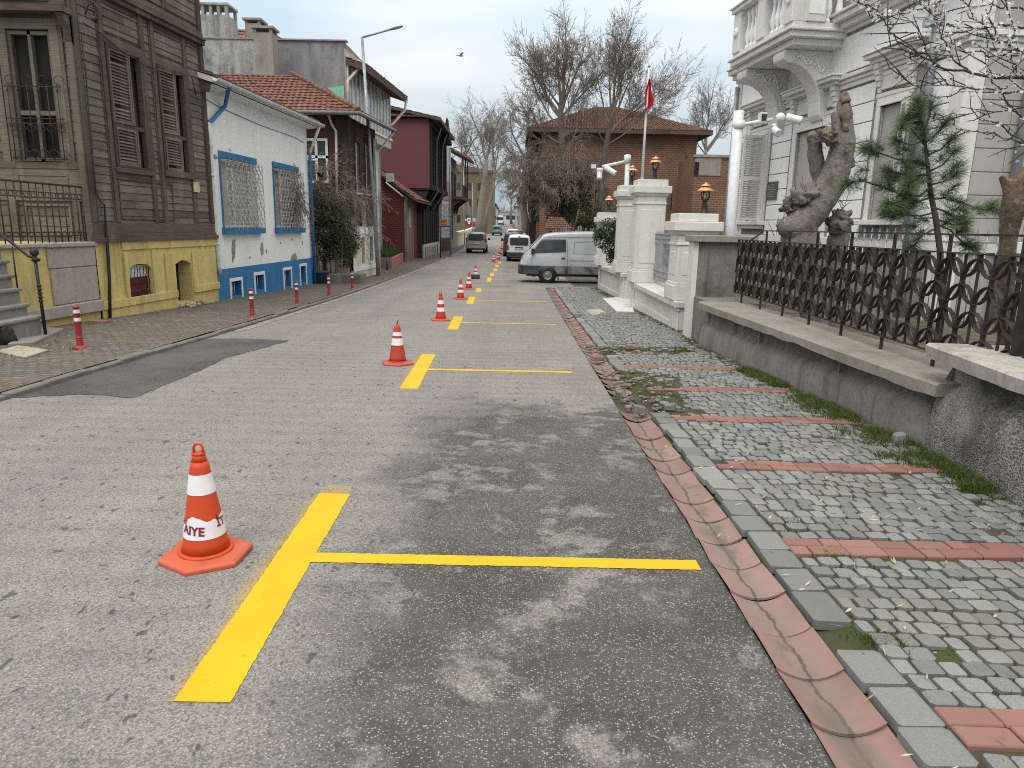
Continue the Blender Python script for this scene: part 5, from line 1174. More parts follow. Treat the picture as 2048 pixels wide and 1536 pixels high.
mb.add([NF.p(0,-1.3,zg(5.7)-.3),NF.p(0,.03,zg(5.7)-.3),NF.p(0,.02,zg(5.7)+.5),NF.p(-.03,-.06,zg(5.7)+.62),NF.p(0,-.13,zs-.11),NF.p(0,-1.3,zs-.11)],[(0,1,2,3,4,5)])
mb.build('wall',M_rough,nb)
mb=MB(); vs=[]; n=24
for i in range(n+1):
    s_=-.12+(Ln+.1)*i/n; e=.012*noise.noise(Vector((s_*4,7,2)))+.01*noise.noise(Vector((s_*13,7,2))); b=.022*max(0,noise.noise(Vector((s_*5,2,2))))
    vs+=[NF.p(s_,-1.4,zs-.12),NF.p(s_,.07+e,zs-.12+b),NF.p(s_,.085+e,zs-.02),NF.p(s_,.06+e,zs),NF.p(s_,-1.4,zs)]
mb.add(vs,[(i*5+k,i*5+(k+1)%5,(i+1)*5+(k+1)%5,(i+1)*5+k) for i in range(n) for k in range(5)]+[(4,3,2,1,0),tuple(n*5+k for k in range(5))]); mb.build('slab_top',plaster('pale_slab_top',(.47,.45,.42,1),(.20,.18,.155,1),1.0,1.8,.5,.6),nb)
# garden ground
mb=MB(); mb.cube(3.95,16,1,13,-.3,.15); mb.cube(4.2,16,13,31,-.9,-.05); mb.build('garden_ground',plain('garden_soil',(.10,.09,.06,1),.95,0,.35,3,.6),kind='structure')
# iron fence with ring lattice
FF=Fr((3.78,5.30),(0,1),(-1,0)); zb0=FF.z(1640,634); zt0=FF.z(1720,495); zr0=FF.z(1760,466)
fe=thing('iron_fence','black wrought iron fence with overlapping ring lattice along the garden wall','fence',(3.78,8.7,zc_))
fl=6.95; nrow=3; dd=(zt0-zb0)/nrow; ncol=round(fl/dd); dx=fl/ncol; p=FF.p
mb=MB()
def ring(s,z,r,zmin,zmax):
    n=20; w_=.021; th=.004; vs=[]; ok=[]
    for k in range(n+1):
        a=2*PI*k/n; c_,si=math.cos(a),math.sin(a)
        for rr in (r-th,r+th):
            for o in (-w_,w_): vs.append(p(s+rr*c_*dx/dd,o,z+rr*si))
        ok.append(zmin-.01<=z+r*si<=zmax+.01 and -.01<=s+r*c_*dx/dd<=fl+.01)
    fs=[]
    for k in range(n):
        if not(ok[k] and ok[k+1]): continue
        a,b=4*k,4*k+4; fs+=[(a,a+1,b+1,b),(a+2,b+2,b+3,a+3),(a+1,a+3,b+3,b+1),(a,b,b+2,a+2)]
    if fs: mb.add(vs,fs)
r=.187; rowp=(zt0-zb0)/round((zt0-zb0)/.2); dx=dd=1.0; pit=rowp
for j in range(round((zt0-zb0)/rowp)+1):
    for i in range(int(fl/(2*r))+2): ring((i*2+(j%2))*r,zt0-rowp*j,r,zb0,zt0)
for i in range(int(fl/r)+1): mb.box(FF,i*r-.004,i*r+.004,-.012,.012,zb0,zt0)
mb.build('ring_lattice',M_rust,fe)
mb=MB(); mb.box(FF,0,fl,-.02,.02,zt0,zt0+.012); mb.box(FF,0,fl,-.02,.02,zb0-.012,zb0); mb.box(FF,0,fl-1.2,-.014,.014,zr0-.008,zr0+.008); mb.tube([p(fl-1.2,0,zr0),p(fl-.65,0,zt0+.01)],.012,5); mb.build('rail',M_rust,fe)
for i in range(8):
    s_=.12+i*.93; mb=MB(); hi=zr0 if s_<fl-1.15 else zt0; mb.box(FF,s_-.014,s_+.014,-.045,-.02,zc_-.02,hi); mb.build('post',M_rust,fe)
mb=MB(); mb.box(FF,-.06,-.005,-.03,.03,zc_-.3,FF.z(2020,372)); mb.build('end_post',M_iron,fe)
mb=MB(); fl_,zb_s,zt_s,nc_s=fl,zb0,zt0,ncol
GG=Fr((3.78,5.20),(0,-1),(-1,0))
gp_=thing('iron_gate_panel','taller black ring lattice panel at the right edge, beyond the tall post','fence',(3.78,4.4,zs))
p=GG.p; fl=1.6; mb=MB()
for i in range(6):
    for j in range(11): ring((i*2+(j%2))*r,zb0+(j-.5)*pit,r,zs+.05,zb0+2.0)
mb.build('ring_lattice',M_rust,gp_); mb=MB(); [mb.box(GG,.02+.3*k,.045+.3*k,-.02,.02,zs,zb0+2.05) for k in (0,2,4)]; mb.box(GG,.02,1.6,-.02,.02,zb0+2.0,zb0+2.03); mb.build('post',M_iron,gp_)
# grey concrete pier
M_pillar=plaster('painted_stone',(.66,.65,.61,1),(.42,.40,.36,1),.55,1.1,.18,.3); M_marb=plaster('marble_coping',(.62,.61,.58,1),(.36,.34,.31,1),.7,1.3,.25,.25)
pr=thing('concrete_pier','grey concrete pier with dark water stains between fence and white pillar','pier',(3.6,12.7,zg(12.7)))
x0,x1=P(1388,560,13.0).x,P(1447,560,13.0).x+.12; zt=P(1400,484,13.0).z
mb=MB(); mb.cube(x0+.02,x1+.3,11.9,13.02,zg(13)-.4,zc_-.02); mb.build('pier_foot',M_conc,pr)
mb=MB(); mb.cube(x0,x1+.25,13.0,13.4,zg(12)-.4,zt); mb.build('pier',M_conc,pr,bevel=.015)
mb=MB(); mb.cube(x0-.10,x1+.4,12.88,13.5,zt,zt+.12); mb.build('slab',M_cope,pr,bevel=.012)
mb=MB(); mb.cube(x0-.05,x0+.04,12.985,13.35,zg(12)-.4,zt+.002); mb.build('white_edge',M_pillar,pr)
# white pillars
def pillar(name,label,x,y,w,zbase,ztop,lampgroup=None):
    t=thing(name,label,'pillar',(x,y,zbase),'white painted gate pillars')
    m_=MB(); h=w/2
    def blk(a,z0,z1): m_.cube(x-a,x+a,y-a,y+a,z0,z1)
    blk(h+.05,zbase,zbase+.30); blk(h+.02,zbase+.30,zbase+.36); m_.build('base',M_pillar,t,bevel=.012)
    m_=MB(); blk(h,zbase+.36,ztop-.42); blk(h+.025,ztop-.62,ztop-.57); m_.cube(x-h+.12,x+h-.12,y-h-.012,y-h+.01,zbase+.5,ztop-.75); m_.cube(x-h-.012,x-h+.01,y-h+.12,y+h-.12,zbase+.5,ztop-.75); m_.build('shaft',M_pillar,t,bevel=.015)
    m_=MB()
    a,b=h+.02,h+.11
    m_.hexa([(x-a,y-a,ztop-.42),(x+a,y-a,ztop-.42),(x+a,y+a,ztop-.42),(x-a,y+a,ztop-.42),(x-b+.03,y-b+.03,ztop-.34),(x+b-.03,y-b+.03,ztop-.34),(x+b-.03,y+b-.03,ztop-.34),(x-b+.03,y+b-.03,ztop-.34)])
    blk(b,ztop-.34,ztop-.16); blk(h+.02,ztop-.16,ztop); m_.build('cap',M_pillar,t,bevel=.012); return t
q=WX
def cz(x,y,Y): return P(x,y,Y).z
PW=.74
zw=.5*(Fr((3.26,14.3),(0,1),(-1,0)).z(1354,609)+Fr((3.26,14.3),(0,1),(-1,0)).z(1262,554))   # coping height of the white walls
P1=(P(1349,590,14.3).x+PW/2,14.3+PW/2); P2=(P(1270,500,18.9).x+PW/2,18.9+PW/2); P3=(P(1236,500,22.4).x+PW/2,22.4+PW/2); P4=(P(1196,500,26.4).x+PW/2,26.4+PW/2)
zw2=cz(1240,545,22.4)
pillar('stone_pillar','short white pillar nearest the camera, hugging the grey concrete pier',P1[0],P1[1],PW,zw,cz(1400,427,14.3))
pillar('stone_pillar','tall white gate pillar with the flagpole standing on it',P2[0],P2[1],PW,zw,cz(1310,359,18.9))
pillar('stone_pillar','tall white gate pillar on the far side of the gate, behind the flagpole pillar',P3[0],P3[1],PW,zw2,cz(1250,370,22.4))
pillar('stone_pillar','farthest short white pillar, partly hidden by the round shrub',P4[0],P4[1],PW,zw2,cz(1212,425,26.4))
def lowwall(label,y0,y1,x0,x1,zt):
    t=thing('white_wall',label,'wall',((x0+x1)/2,(y0+y1)/2,zg(y0)),'low white walls of the gate')
    f_=Fr((x0,y0),(x1-x0,y1-y0),(-1,0)); l_=math.hypot(x1-x0,y1-y0); zb=zg(y1)-.4
    m_=MB(); m_.box(f_,0,l_,-.85,0,zb,zt-.13,.5); m_.build('wall',M_pillar,t)
    m_=MB(); m_.box(f_,.0,.75,0,.035,zb,zt-.2,.5); m_.box(f_,l_-.4,l_,0,.035,zb,zt-.2,.5); m_.box(f_,.75,l_-.4,0,.03,zb,zg(y0)+.16,.5); m_.box(f_,-.03,l_,.0,.05,zt-.2,zt-.13,.5); m_.build('wall_relief',M_pillar,t,bevel=.01)
    m_=MB(); m_.box(f_,-.06,l_+.04,-.95,.11,zt-.13,zt); m_.build('coping',M_marb,t,bevel=.015); return f_
lowwall('low white wall with veined marble coping under the silver railing',14.1,19.75,3.30,3.27,zw)
lowwall('low white wall with grey coping under the round shrub',22.15,27.5,3.42,3.25,zw2)
# silver railing and gate
M_silv=plain('silver_paint',(.36,.38,.41,1),.4,.3,.1,8,.05)
def railing(name,label,cat,f_,l_,z0,z1,spikes=True):
    t=thing(name,label,cat,tuple(f_.p(l_/2,0,z0))); p=f_.p; H_=z1-z0
    m_=MB(); n=round(l_/.125)
    for i in range(n+1):
        s_=l_*i/n; m_.tube([p(s_,0,z0),p(s_,0,z1)],.011,5,False)
        if spikes: m_.add([p(s_-.016,0,z1),p(s_,-.01,z1),p(s_+.016,0,z1),p(s_,.01,z1),p(s_,0,z1+.09)],[(0,1,4),(1,2,4),(2,3,4),(3,0,4)])
    m_.build('bars',M_silv,t)
    m_=MB()
    for h in (0.0,.11,.22,.80,.90,.99): m_.box(f_,0,l_,-.014,.014,z0+H_*h-.012,z0+H_*h+.012)
    for i in range(n):
        s_=l_*(i+.5)/n
        for h in (.055,.165,.85,.945):
            m_.tube([p(s_+.036*math.cos(k*PI/4),0,z0+H_*h+.036*math.sin(k*PI/4)) for k in range(9)],.006,4,False)
    m_.build('rails',M_silv,t); return t
f_=Fr((3.68,14.3+PW),(-.005,1),(-1,0)); railing('silver_fence','silver painted railing with spear tips between two white pillars','fence',f_,18.9-14.3-PW,f_.z(1325,566)+.02,f_.z(1330,467))
f_=Fr((3.72,18.9+PW),(0,1),(-1,0)); g=thing('silver_gate','tall narrow silver gate between the two tall white pillars','gate',(3.72,20.9,zg(21)))
l_=22.4-18.9-PW; zt=P(1262,402,20.6).z; zb=zg(21)+.1
mb=MB(); [mb.tube([f_.p(l_*k/22,0,zb),f_.p(l_*k/22,0,zt-.1*(abs(k-11)/11)**2*2)],.011,5,False) for k in range(23)]; mb.build('bars',M_silv,g)
mb=MB(); mb.box(f_,.0,l_,-.02,.0,zb,zb+.9); [mb.box(f_,0,l_,-.02,.02,zz-.02,zz+.02) for zz in (zb,zb+.9,zb+1.0,zt-.55,zt-.3)]; [mb.tube([f_.p(l_*(k+.5)/11+.1*math.cos(t_*PI/5),0,zt+.06+.12*math.sin(t_*PI/5)) for t_ in range(11)],.012,4) for k in range(11)]; mb.build('frame',M_silv,g)
mb=MB(); qs=[G(1206,596,.07),G(1262,592,.07),G(1268,623,.07),G(1233,622,.07)]; mb.hexa([v-Vector((0,0,.1)) for v in qs][::-1]+qs[::-1]); mb.build('marble_slab',plaster('white_marble',(.58,.585,.58,1),(.5,.5,.5,1),.5,1.4,.1),label='white marble threshold slab on the pavement before the gate',cat='slab',bevel=.006)
mb=MB(); qs=[G(1172,620,.055),G(1198,617,.055),G(1212,625,.055),G(1186,630,.055)]; mb.hexa([v-Vector((0,0,.06)) for v in qs][::-1]+qs[::-1]); mb.build('pale_tile',plain('pale_tile',(.38,.36,.31,1),.9),label='pale worn square tile set in the cobbles near the gate',cat='tile')
# pillar lamps
M_cop=plain('copper',(.80,.36,.19,1),.38,.55,.12,14,.1); M_lampg=plain('milky_glass',(.36,.33,.27,1),.3,0,.2,6)
def lamp():
    t=thing('pillar_lamp','','lamp',(0,0,0),'copper capped lamps on the white pillars')
    m_=MB(); m_.lathe((0,0,0),[(.10,0),(.10,.02),(.075,.04),(.06,.10),(.045,.22),(.045,.255),(.06,.265),(.06,.28)],16); m_.build('lamp_post',M_black,t)
    m_=MB(); m_.lathe((0,0,0),[(.055,.28),(.072,.34),(.072,.40),(.06,.44)],14); m_.build('lantern_glass',M_lampg,t)
    m_=MB()
    for k in range(4):
        a=PI/4+PI/2*k; m_.tube([(.08*math.cos(a),.08*math.sin(a),.275),(.085*math.cos(a),.085*math.sin(a),.45)],.008,5)
        m_.tube([(.084*math.cos(a+u*PI/2),.084*math.sin(a+u*PI/2),.36+.06*math.sin(u*2*PI)) for u in [i/8 for i in range(9)]],.006,4)
    m_.lathe((0,0,0),[(.085,.27),(.085,.285)],14); m_.build('cage',M_black,t)
    m_=MB(); m_.lathe((0,0,0),[(.165,.445),(.16,.455),(.085,.515),(.08,.52)],20); m_.lathe((0,0,0),[(.10,.535),(.095,.545),(.05,.58),(.025,.59),(.02,.61),(0,.615)],16); m_.build('lamp_hat',M_cop,t)
    m_=MB(); m_.lathe((0,0,0),[(.072,.515),(.072,.54)],14); m_.build('hat_collar',M_black,t); return t
l0=lamp()
for i,((x,y),Y,px_,py_,lb) in enumerate((((P1),14.3,1408,427,'copper capped lamp on the short pillar nearest the camera'),((P2),18.9,1309,359,'copper capped lamp standing beside the flagpole on the tall pillar'),((P3),22.4,1263,370,'copper capped lamp on the tall pillar behind the white camera post'),((P4),26.4,1217,425,'smallest copper capped lamp, above the round shrub'))):
    o=l0 if i==0 else copy_tree(l0); o['label']=lb; yy=y; o.location=(P(px_,py_,yy).x,yy,cz(px_ if i else 1400,py_,Y))
# flagpole with limp flag
fx=P(1284,358,18.97); ztop=P(1294,135,19).z
fp=thing('flagpole','slim white flagpole rising from the tall gate pillar','flagpole',(fx.x,18.97,fx.z))
mb=MB(); mb.tube([(fx.x,18.97,fx.z-.05),(fx.x+.02,18.97,ztop)],[.035,.022],10); mb.build('pole',M_white,fp)
mb=MB(); mb.ball((fx.x+.02,18.97,ztop+.02),.035,8,6); mb.build('finial',plain('brass',(.35,.28,.12,1),.3,.8),fp)
mb=MB(); zt,zb=P(1293,158,19).z,P(1287,226,19).z; n=14; vs=[]
KL=[(0,-.005),(.15,-.03),(.35,-.085),(.55,-.10),(.72,-.075),(.9,-.085),(1,-.09)]; KR=[(0,.02),(.15,.05),(.35,.075),(.5,.10),(.62,.15),(.74,.14),(.86,.05),(1,-.07)]
for i in range(2*n+1):
    t_=i/(2*n); l_=interp(KL,t_)+.012*t_*2; r_=interp(KR,t_)
    for k in range(9):
        u=k/8; vs.append((fx.x+.02+l_+(r_-l_)*u,18.91-.11*math.sin(u*PI*2.3+t_*3)*(.3+.7*t_),zt+(zb-zt)*t_))
mb.add(vs,[(i*9+k,i*9+k+1,(i+1)*9+k+1,(i+1)*9+k) for i in range(2*n) for k in range(8)],True)
fg=mb.build('flag',leafmat('red_cloth',(.42,.006,.014,1),(.46,.008,.016,1),.75,.25),label='limp red flag hanging down the white flagpole',cat='flag')
mb=MB(); mb.tube([(fx.x+.085,18.86,zt+(zb-zt)*.26),(fx.x+.10,18.84,zt+(zb-zt)*.36),(fx.x+.115,18.84,zt+(zb-zt)*.46)],[.006,.018,.006],6); mb.build('white_emblem_edge',M_white,fg)
# camera posts
M_cam=plain('camera_white',(.68,.70,.72,1),.4,0,.06,9,.02)
def cambox(m_,c,d,l_=.26,r_=.06): m_.lathe(c,[(r_*.9,0),(r_,.02),(r_,l_-.05),(r_*1.05,l_-.04),(r_*1.05,l_),(r_*.8,l_)],12,axis=d)
Yc=24.2; X=lambda x,y:P(x,y,Yc)
cp=thing('camera_post','white surveillance post with an arm reaching left over the pavement','camera post',(X(1252,370).x,Yc,zg(24)))
mb=MB(); mb.tube([(X(1254,370).x,Yc,zg(24)-.1),X(1256,309)],.075,12); mb.build('post',M_cam,cp)
mb=MB(); mb.tube([X(1256,322),X(1205,333)],.045,8); mb.tube([X(1255,318)-Vector((0,0,.12)),X(1255,318)+Vector((0,0,.12))],.11,10); mb.cube(X(1196,0).x,X(1206,0).x,Yc-.08,Yc+.08,X(1200,337).z,X(1200,329).z); mb.build('arm',M_cam,cp)
mb=MB(); mb.lathe(X(1200,336),[(.10,0),(.12,-.05),(.11,-.12),(.06,-.16)],12); cambox(mb,X(1199,340),(0,-.3,-1),.30,.085); mb.build('dome_camera',M_cam,cp); mb=MB(); mb.lathe(X(1199,352)+Vector((0,-.05,-.02)),[(.075,0),(.07,.03)],12,axis=(0,.3,1)); mb.build('lens',M_black,cp)
mb=MB(); cambox(mb,X(1210,334),(.8,-.3,-.5),.42,.09); mb.build('box_camera',M_cam,cp)
Yd=14.6; X=lambda x,y:P(x,y,Yd)
cp=thing('camera_post','thick white surveillance post in the garden with an arm of three cameras','camera post',(X(1462,450).x,Yd,0))
mb=MB(); mb.tube([X(1460,470)+Vector((0,0,-1.2)),X(1461,452),X(1478,222)],.098,14); mb.build('post',M_cam,cp)
mb=MB(); mb.tube([X(1478,250),X(1545,239)],.035,10); mb.tube([X(1478,258),X(1477,242)],.12,12); mb.build('arm',M_cam,cp)
mb=MB(); mb.cube(X(1539,0).x,X(1552,0).x,Yd-.1,Yd+.06,X(0+1545,247).z,X(1545,226).z); mb.build('junction_box',M_cam,cp); mb=MB(); mb.cube(X(1541,0).x,X(1551,0).x,Yd-.12,Yd-.1,X(1545,243).z,X(1545,230).z); mb.build('open_lid',M_rust,cp)
mb=MB(); mb.ball(X(1561,235),.09,12,8); cambox(mb,X(1573,234),(1,-.5,-.32),.30,.075); mb.build('box_camera',M_cam,cp)
mb=MB(); mb.lathe(X(1548,250),[(.05,.02),(.05,-.04)],10); cambox(mb,X(1548,258),(.25,-1,-.6),.2,.07); mb.build('lower_camera',M_cam,cp)
# round shrub on the far wall
M_leafd=leafmat('dark_leaf',(.012,.024,.008,1),(.045,.07,.022,1),.45,.12)
def leafcloud(mb,blobs,n,size,flat=1.0):
    tot=sum(b[3]**2 for b in blobs)
    for (cx,cy,cz_,rr) in blobs:
        for _ in range(int(n*rr*rr/tot)):
            d=Vector((R.gauss(0,1),R.gauss(0,1),R.gauss(0,1))).normalized()*rr*(R.uniform(.25,1.12)**.55); d.z*=flat
            c_=Vector((cx,cy,cz_))+d; 
            if noise.noise(c_*(1.4/rr)*.9)+R.uniform(-.2,.2)<-.22: continue
            a=Vector((R.gauss(0,1),R.gauss(0,1),R.gauss(0,.6))).normalized()*size*R.uniform(.6,1.3); b=a.orthogonal().normalized()*size*R.uniform(.25,.5)
            mb.add([c_-a,c_+b,c_+a,c_-b],[(0,1,2,3)])
sh=thing('round_shrub','dark evergreen shrub leaning out over the low white wall','shrub',(P(1222,520,24.6).x,24.6,zw2))
pt=lambda x,y,Y=24.6:P(x,y,Y)
mb=MB(); B_=[(*pt(1217,462),.42),(*pt(1205,478),.32),(*pt(1228,490),.42),(*pt(1232,455),.32),(*pt(1230,515),.30),(*pt(1197,468),.22)]; leafcloud(mb,B_,5200,.05); mb.build('foliage',M_leafd,sh)
mb=MB(); b_=Vector((pt(1232,545).x+.1,24.6,zw2)); [mb.tube([b_,pt(1230,520),pt(x,y)],[.03,.025,.008],5) for x,y in ((1210,470),(1225,460),(1232,470),(1202,480))]; mb.build('stem',barkmat('shrub_bark',(.05,.04,.03,1),(.1,.08,.06,1)),sh)
# ================================================================ mansion
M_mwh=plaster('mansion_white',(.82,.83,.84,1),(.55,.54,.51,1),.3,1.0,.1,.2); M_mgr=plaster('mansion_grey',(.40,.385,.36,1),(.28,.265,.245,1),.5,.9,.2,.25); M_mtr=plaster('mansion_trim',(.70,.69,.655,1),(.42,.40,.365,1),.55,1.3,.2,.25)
d0=Vector((-.11,1)).normalized(); A0=Vector((6.5,21))+d0*.9
Mf=Fr(A0,(.11,-1),(-1,0)); ML=Mf.s(1915,297); s=Mf.s; z=Mf.z; p=Mf.p
ma=thing('mansion','white neoclassical mansion with balcony, shuttered windows and grey end wall','mansion',(9,17,0))
zb=-.6; zfl=z(1600,165); zcor=(z(1580,80)); zhi=12.5
def courses(mb,fr,s0,s1,z0,z1,holes,h,prot=.022,gap=.02,joint=None):
    zz=z0; k=0
    while zz<z1-.02:
        zt=min(zz+h,z1); segs=[(s0,s1)]
        for q in holes:
            if q[2]<(zz+zt)/2<q[3]:
                ns=[]
                for a,b in segs:
                    if q[0]<=a and q[1]>=b: continue
                    if a<q[0]<b: ns.append((a,q[0]))
                    if a<q[1]<b: ns.append((q[1],b))
                    if q[1]<=a or q[0]>=b: ns.append((a,b))
                segs=ns
        for a,b in segs:
            if joint:
                c_=a-(k%2)*joint/2
                while c_<b:
                    l0,l1=max(a,c_)+.006,min(b,c_+joint)-.006
                    if l1-l0>.05: mb.box(fr,l0,l1,0,prot,zz+gap*.5,zt-gap*.5,.5)
                    c_+=joint
            else: mb.box(fr,a,b,0,prot,zz+gap*.5,zt-gap*.5,.5)
        zz=zt; k+=1
qz=lambda x,y:(1440+x*.297,y*.297)
WA=(s(*qz(212,1200)),s(*qz(300,1200)),z(*qz(240,1490)),z(*qz(250,930)))
DO=(s(*qz(510,1200)),s(*qz(700,1200)),z(*qz(600,1640)),z(*qz(590,885)))
WB=(s(*qz(1075,1000)),s(*qz(1215,1000)),z(*qz(1090,1500)),z(*qz(1140,710)))
WB=(WB[0],WB[1],WA[2],WB[3])
zs2=z(*qz(1000,690)); 
# body
mb=MB(); wall_holes(mb,Mf,0,ML,zb,zhi,[WA,DO,WB],0,.32); e=p(ML,0,0); mb.build('front_wall',M_mwh,ma)
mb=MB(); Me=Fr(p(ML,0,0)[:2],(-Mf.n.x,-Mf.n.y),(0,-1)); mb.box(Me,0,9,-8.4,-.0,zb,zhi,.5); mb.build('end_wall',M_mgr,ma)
mb=MB(); mb.box(Mf,.05,ML-.05,-9,-.33,zb,zhi-.02); mb.build('interior',M_dark,ma)
hh=.385; z0=WA[2]-.36; hl=[(WA[0]-.55,WA[1]+.3,WA[2]-.3,WA[3]+1.0),(DO[0]-.42,DO[1]+.42,zb,DO[3]+1.0),(WB[0]-.36,WB[1]+.5,WB[2]-.3,WB[3]+1.0)]
zband=z(*qz(1150,470))
mb=MB(); courses(mb,Mf,.3,ML-.32,z0,zfl-.55,hl,hh); mb.build('rustication',M_mwh,ma,bevel=.008)
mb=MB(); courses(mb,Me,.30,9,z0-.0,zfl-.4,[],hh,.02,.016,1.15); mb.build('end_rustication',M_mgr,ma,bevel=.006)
mb=MB(); B=lambda *a:mb.box(Mf,*a,.5)
B(ML-.30,ML+.04,0,.06,zb,zhi); B(-.04,.24,0,.05,zb,zhi)
mb.box(Me,-.05,.28,.0,.045,zb,zhi,.5)
for fr,l0,l1 in ((Mf,-.1,ML+.06),(Me,-.06,9)):
    mb.box(fr,l0,l1,0,.07,z0-.2,z0,.5); 
    for a,b,c in ((zfl-.52,zfl-.42,.06),(zfl-.42,zfl-.34,.1),(zfl-.34,zfl-.26,.16)): mb.box(fr,l0,l1,0,c,a,b,.5)
    zu=zfl+.62
    for a,b,c in ((zu,zu+.08,.08),(zu+.08,zu+.2,.2),(zu+.2,zu+.32,.34),(zu+.32,zu+.37,.4)): mb.box(fr,l0,l1,0,c,a,b,.5)
mb.build('cornice',M_mtr,ma,bevel=.01)
mb=MB(); mb.box(Mf,.3,ML-.36,.0,.03,zfl-.18,zfl+.55,.5); mb.build('frieze',M_mwh,ma,bevel=.008)
def ent(W,sw,hd,extra):                     # moulded surround, frieze panel, brackets and hood of an opening
    a,b,c,e=W; m_=MB(); B=lambda *q:m_.box(Mf,*q,.5)
    for k,(o,d) in enumerate(((sw,.05),(sw*.6,.085),(sw*.25,.11))):
        B(a-o,a,0,d,c,e); B(b,b+o,0,d,c,e); B(a-o,b+o,0,d,e,e+o*.8)
    B(a-sw-.02,b+sw+.02,0,.06,e+sw*.8,e+sw*.8+.08); top=e+extra
    B(a-sw+.06,b+sw-.06,.0,.045,e+sw+.1,top-.22)
    m_.lathe(p((a+b)/2,.045,(e+sw+.1+top-.22)/2),[(.09,0),(.09,.03),(.05,.05)],14,axis=(*Mf.n,0))
    for q0 in (a-sw-.03,b+sw-.13): 
        for k in range(5): B(q0+.01*k,q0+.16-.01*k,.0,.19-.03*k,top-.16-.11*(k+1),top-.16-.11*k)
    B(a-sw-.12,b+sw+.12,0,.22,top-.16,top-.08); B(a-sw-.2,b+sw+.2,0,.32,top-.08,top); B(a-sw-.24,b+sw+.24,0,.36,top,top+.035)
    return m_
w_=ent(WA,.2,.3,.85).build('window',M_mtr,ma,bevel=.008)
def sash(W,par,dep=.22):
    a,b,c,e=W; m_=MB(); framed(m_,Mf,a,b,c,e,.07,-dep-.04,-dep+.03); zm=c+(e-c)*.68; m_.box(Mf,a,b,-dep-.04,-dep+.04,zm-.04,zm+.04); m_.box(Mf,(a+b)/2-.035,(a+b)/2+.035,-dep-.04,-dep+.035,c,e); m_.build('sash',M_mtr,par)
    m_=MB(); m_.quad(p(a,-dep,c),p(a,-dep,e),p(b,-dep,e),p(b,-dep,c)); m_.build('pane',M_glass,par)
sash(WA,w_); 
mb=MB(); mb.box(Mf,WA[0]-.5,WA[1]+.3,0,.22,WA[2]-.1,WA[2]); mb.box(Mf,WA[0]-.4,WA[1]+.2,0,.14,WA[2]-.2,WA[2]-.1); mb.build('sill',M_mtr,w_,bevel=.01)
def shutter(A,d,wid,c,e,par):
    f_=Fr(A,d); m_=MB(); framed(m_,f_,0,wid,c,e,.07,-.02,.025); zm=c+(e-c)*.5; m_.box(f_,.07,wid-.07,-.02,.025,zm-.05,zm+.05)
    for lo,hi in ((c+.07,zm-.05),(zm+.05,e-.07)):
        n=int((hi-lo)/.06)
        for i in range(n):
            zz=lo+(hi-lo)*(i+.5)/n; m_.hexa([f_.p(.07,-.015,zz+.0),f_.p(wid-.07,-.015,zz+.0),f_.p(wid-.07,.02,zz-.03),f_.p(.07,.02,zz-.03),f_.p(.07,-.015,zz+.012),f_.p(wid-.07,-.015,zz+.012),f_.p(wid-.07,.02,zz-.018),f_.p(.07,.02,zz-.018)])
    m_.build('shutter',M_mtr,par)
hwid=(WA[1]-WA[0])*.5
shutter(p(WA[0]-.04,.09,0)[:2],(-Mf.d.x*.94+Mf.n.x*.2,-Mf.d.y*.94+Mf.n.y*.2),.62,WA[2]+.02,WA[3]-.02,w_)
shutter(p(WA[1]+.02,.09,0)[:2],(Mf.n.x+Mf.d.x*.15,Mf.n.y+Mf.d.y*.15),.62,WA[2]+.02,WA[3]-.02,w_)
dr=ent(DO,.3,.3,.95).build('door_surround',M_mtr,ma,bevel=.008)
mb=MB(); a,b,c,e=DO; mb.box(Mf,a,b,-.26,-.2,zb,e); dq=mb.build('door',M_pillar,ma); mb=MB(); framed(mb,Mf,a+.08,(a+b)/2-.04,zb+1,e-.12,.07,-.2,-.17); framed(mb,Mf,(a+b)/2+.04,b-.08,zb+1,e-.12,.07,-.2,-.17); mb.build('door_moulding',M_pillar,dq)
w2=ent(WB,.22,.3,.98).build('window',M_mtr,ma,bevel=.008); sash(WB,w2)
mb=MB(); mb.box(Mf,WB[0]-.3,WB[1]+.4,0,.22,WB[2]-.1,WB[2]); mb.build('sill',M_mtr,w2,bevel=.01)
shutter(p(WB[1]+.02,.09,0)[:2],(Mf.n.x*.45+Mf.d.x,Mf.n.y*.45+Mf.d.y),.52,WB[2]+.02,WB[3]-.02,w2)
a,b,c,e=s(*qz(330,1280)),s(*qz(395,1280)),z(*qz(360,1345)),z(*qz(360,1225))
mb=MB(); mb.box(Mf,a,b,.02,.06,c,e); pq=mb.build('plaque',plain('bronze_plaque',(.13,.125,.105,1),.5,.3),ma)
mb=MB(); [mb.box(Mf,a+.06,b-.06-.05*(k%3),.06,.064,c+(e-c)*(.15+.13*k),c+(e-c)*(.15+.13*k)+.02) for k in range(6)]; mb.build('plaque_lines',plain('plaque_text',(.3,.29,.24,1),.5),pq)
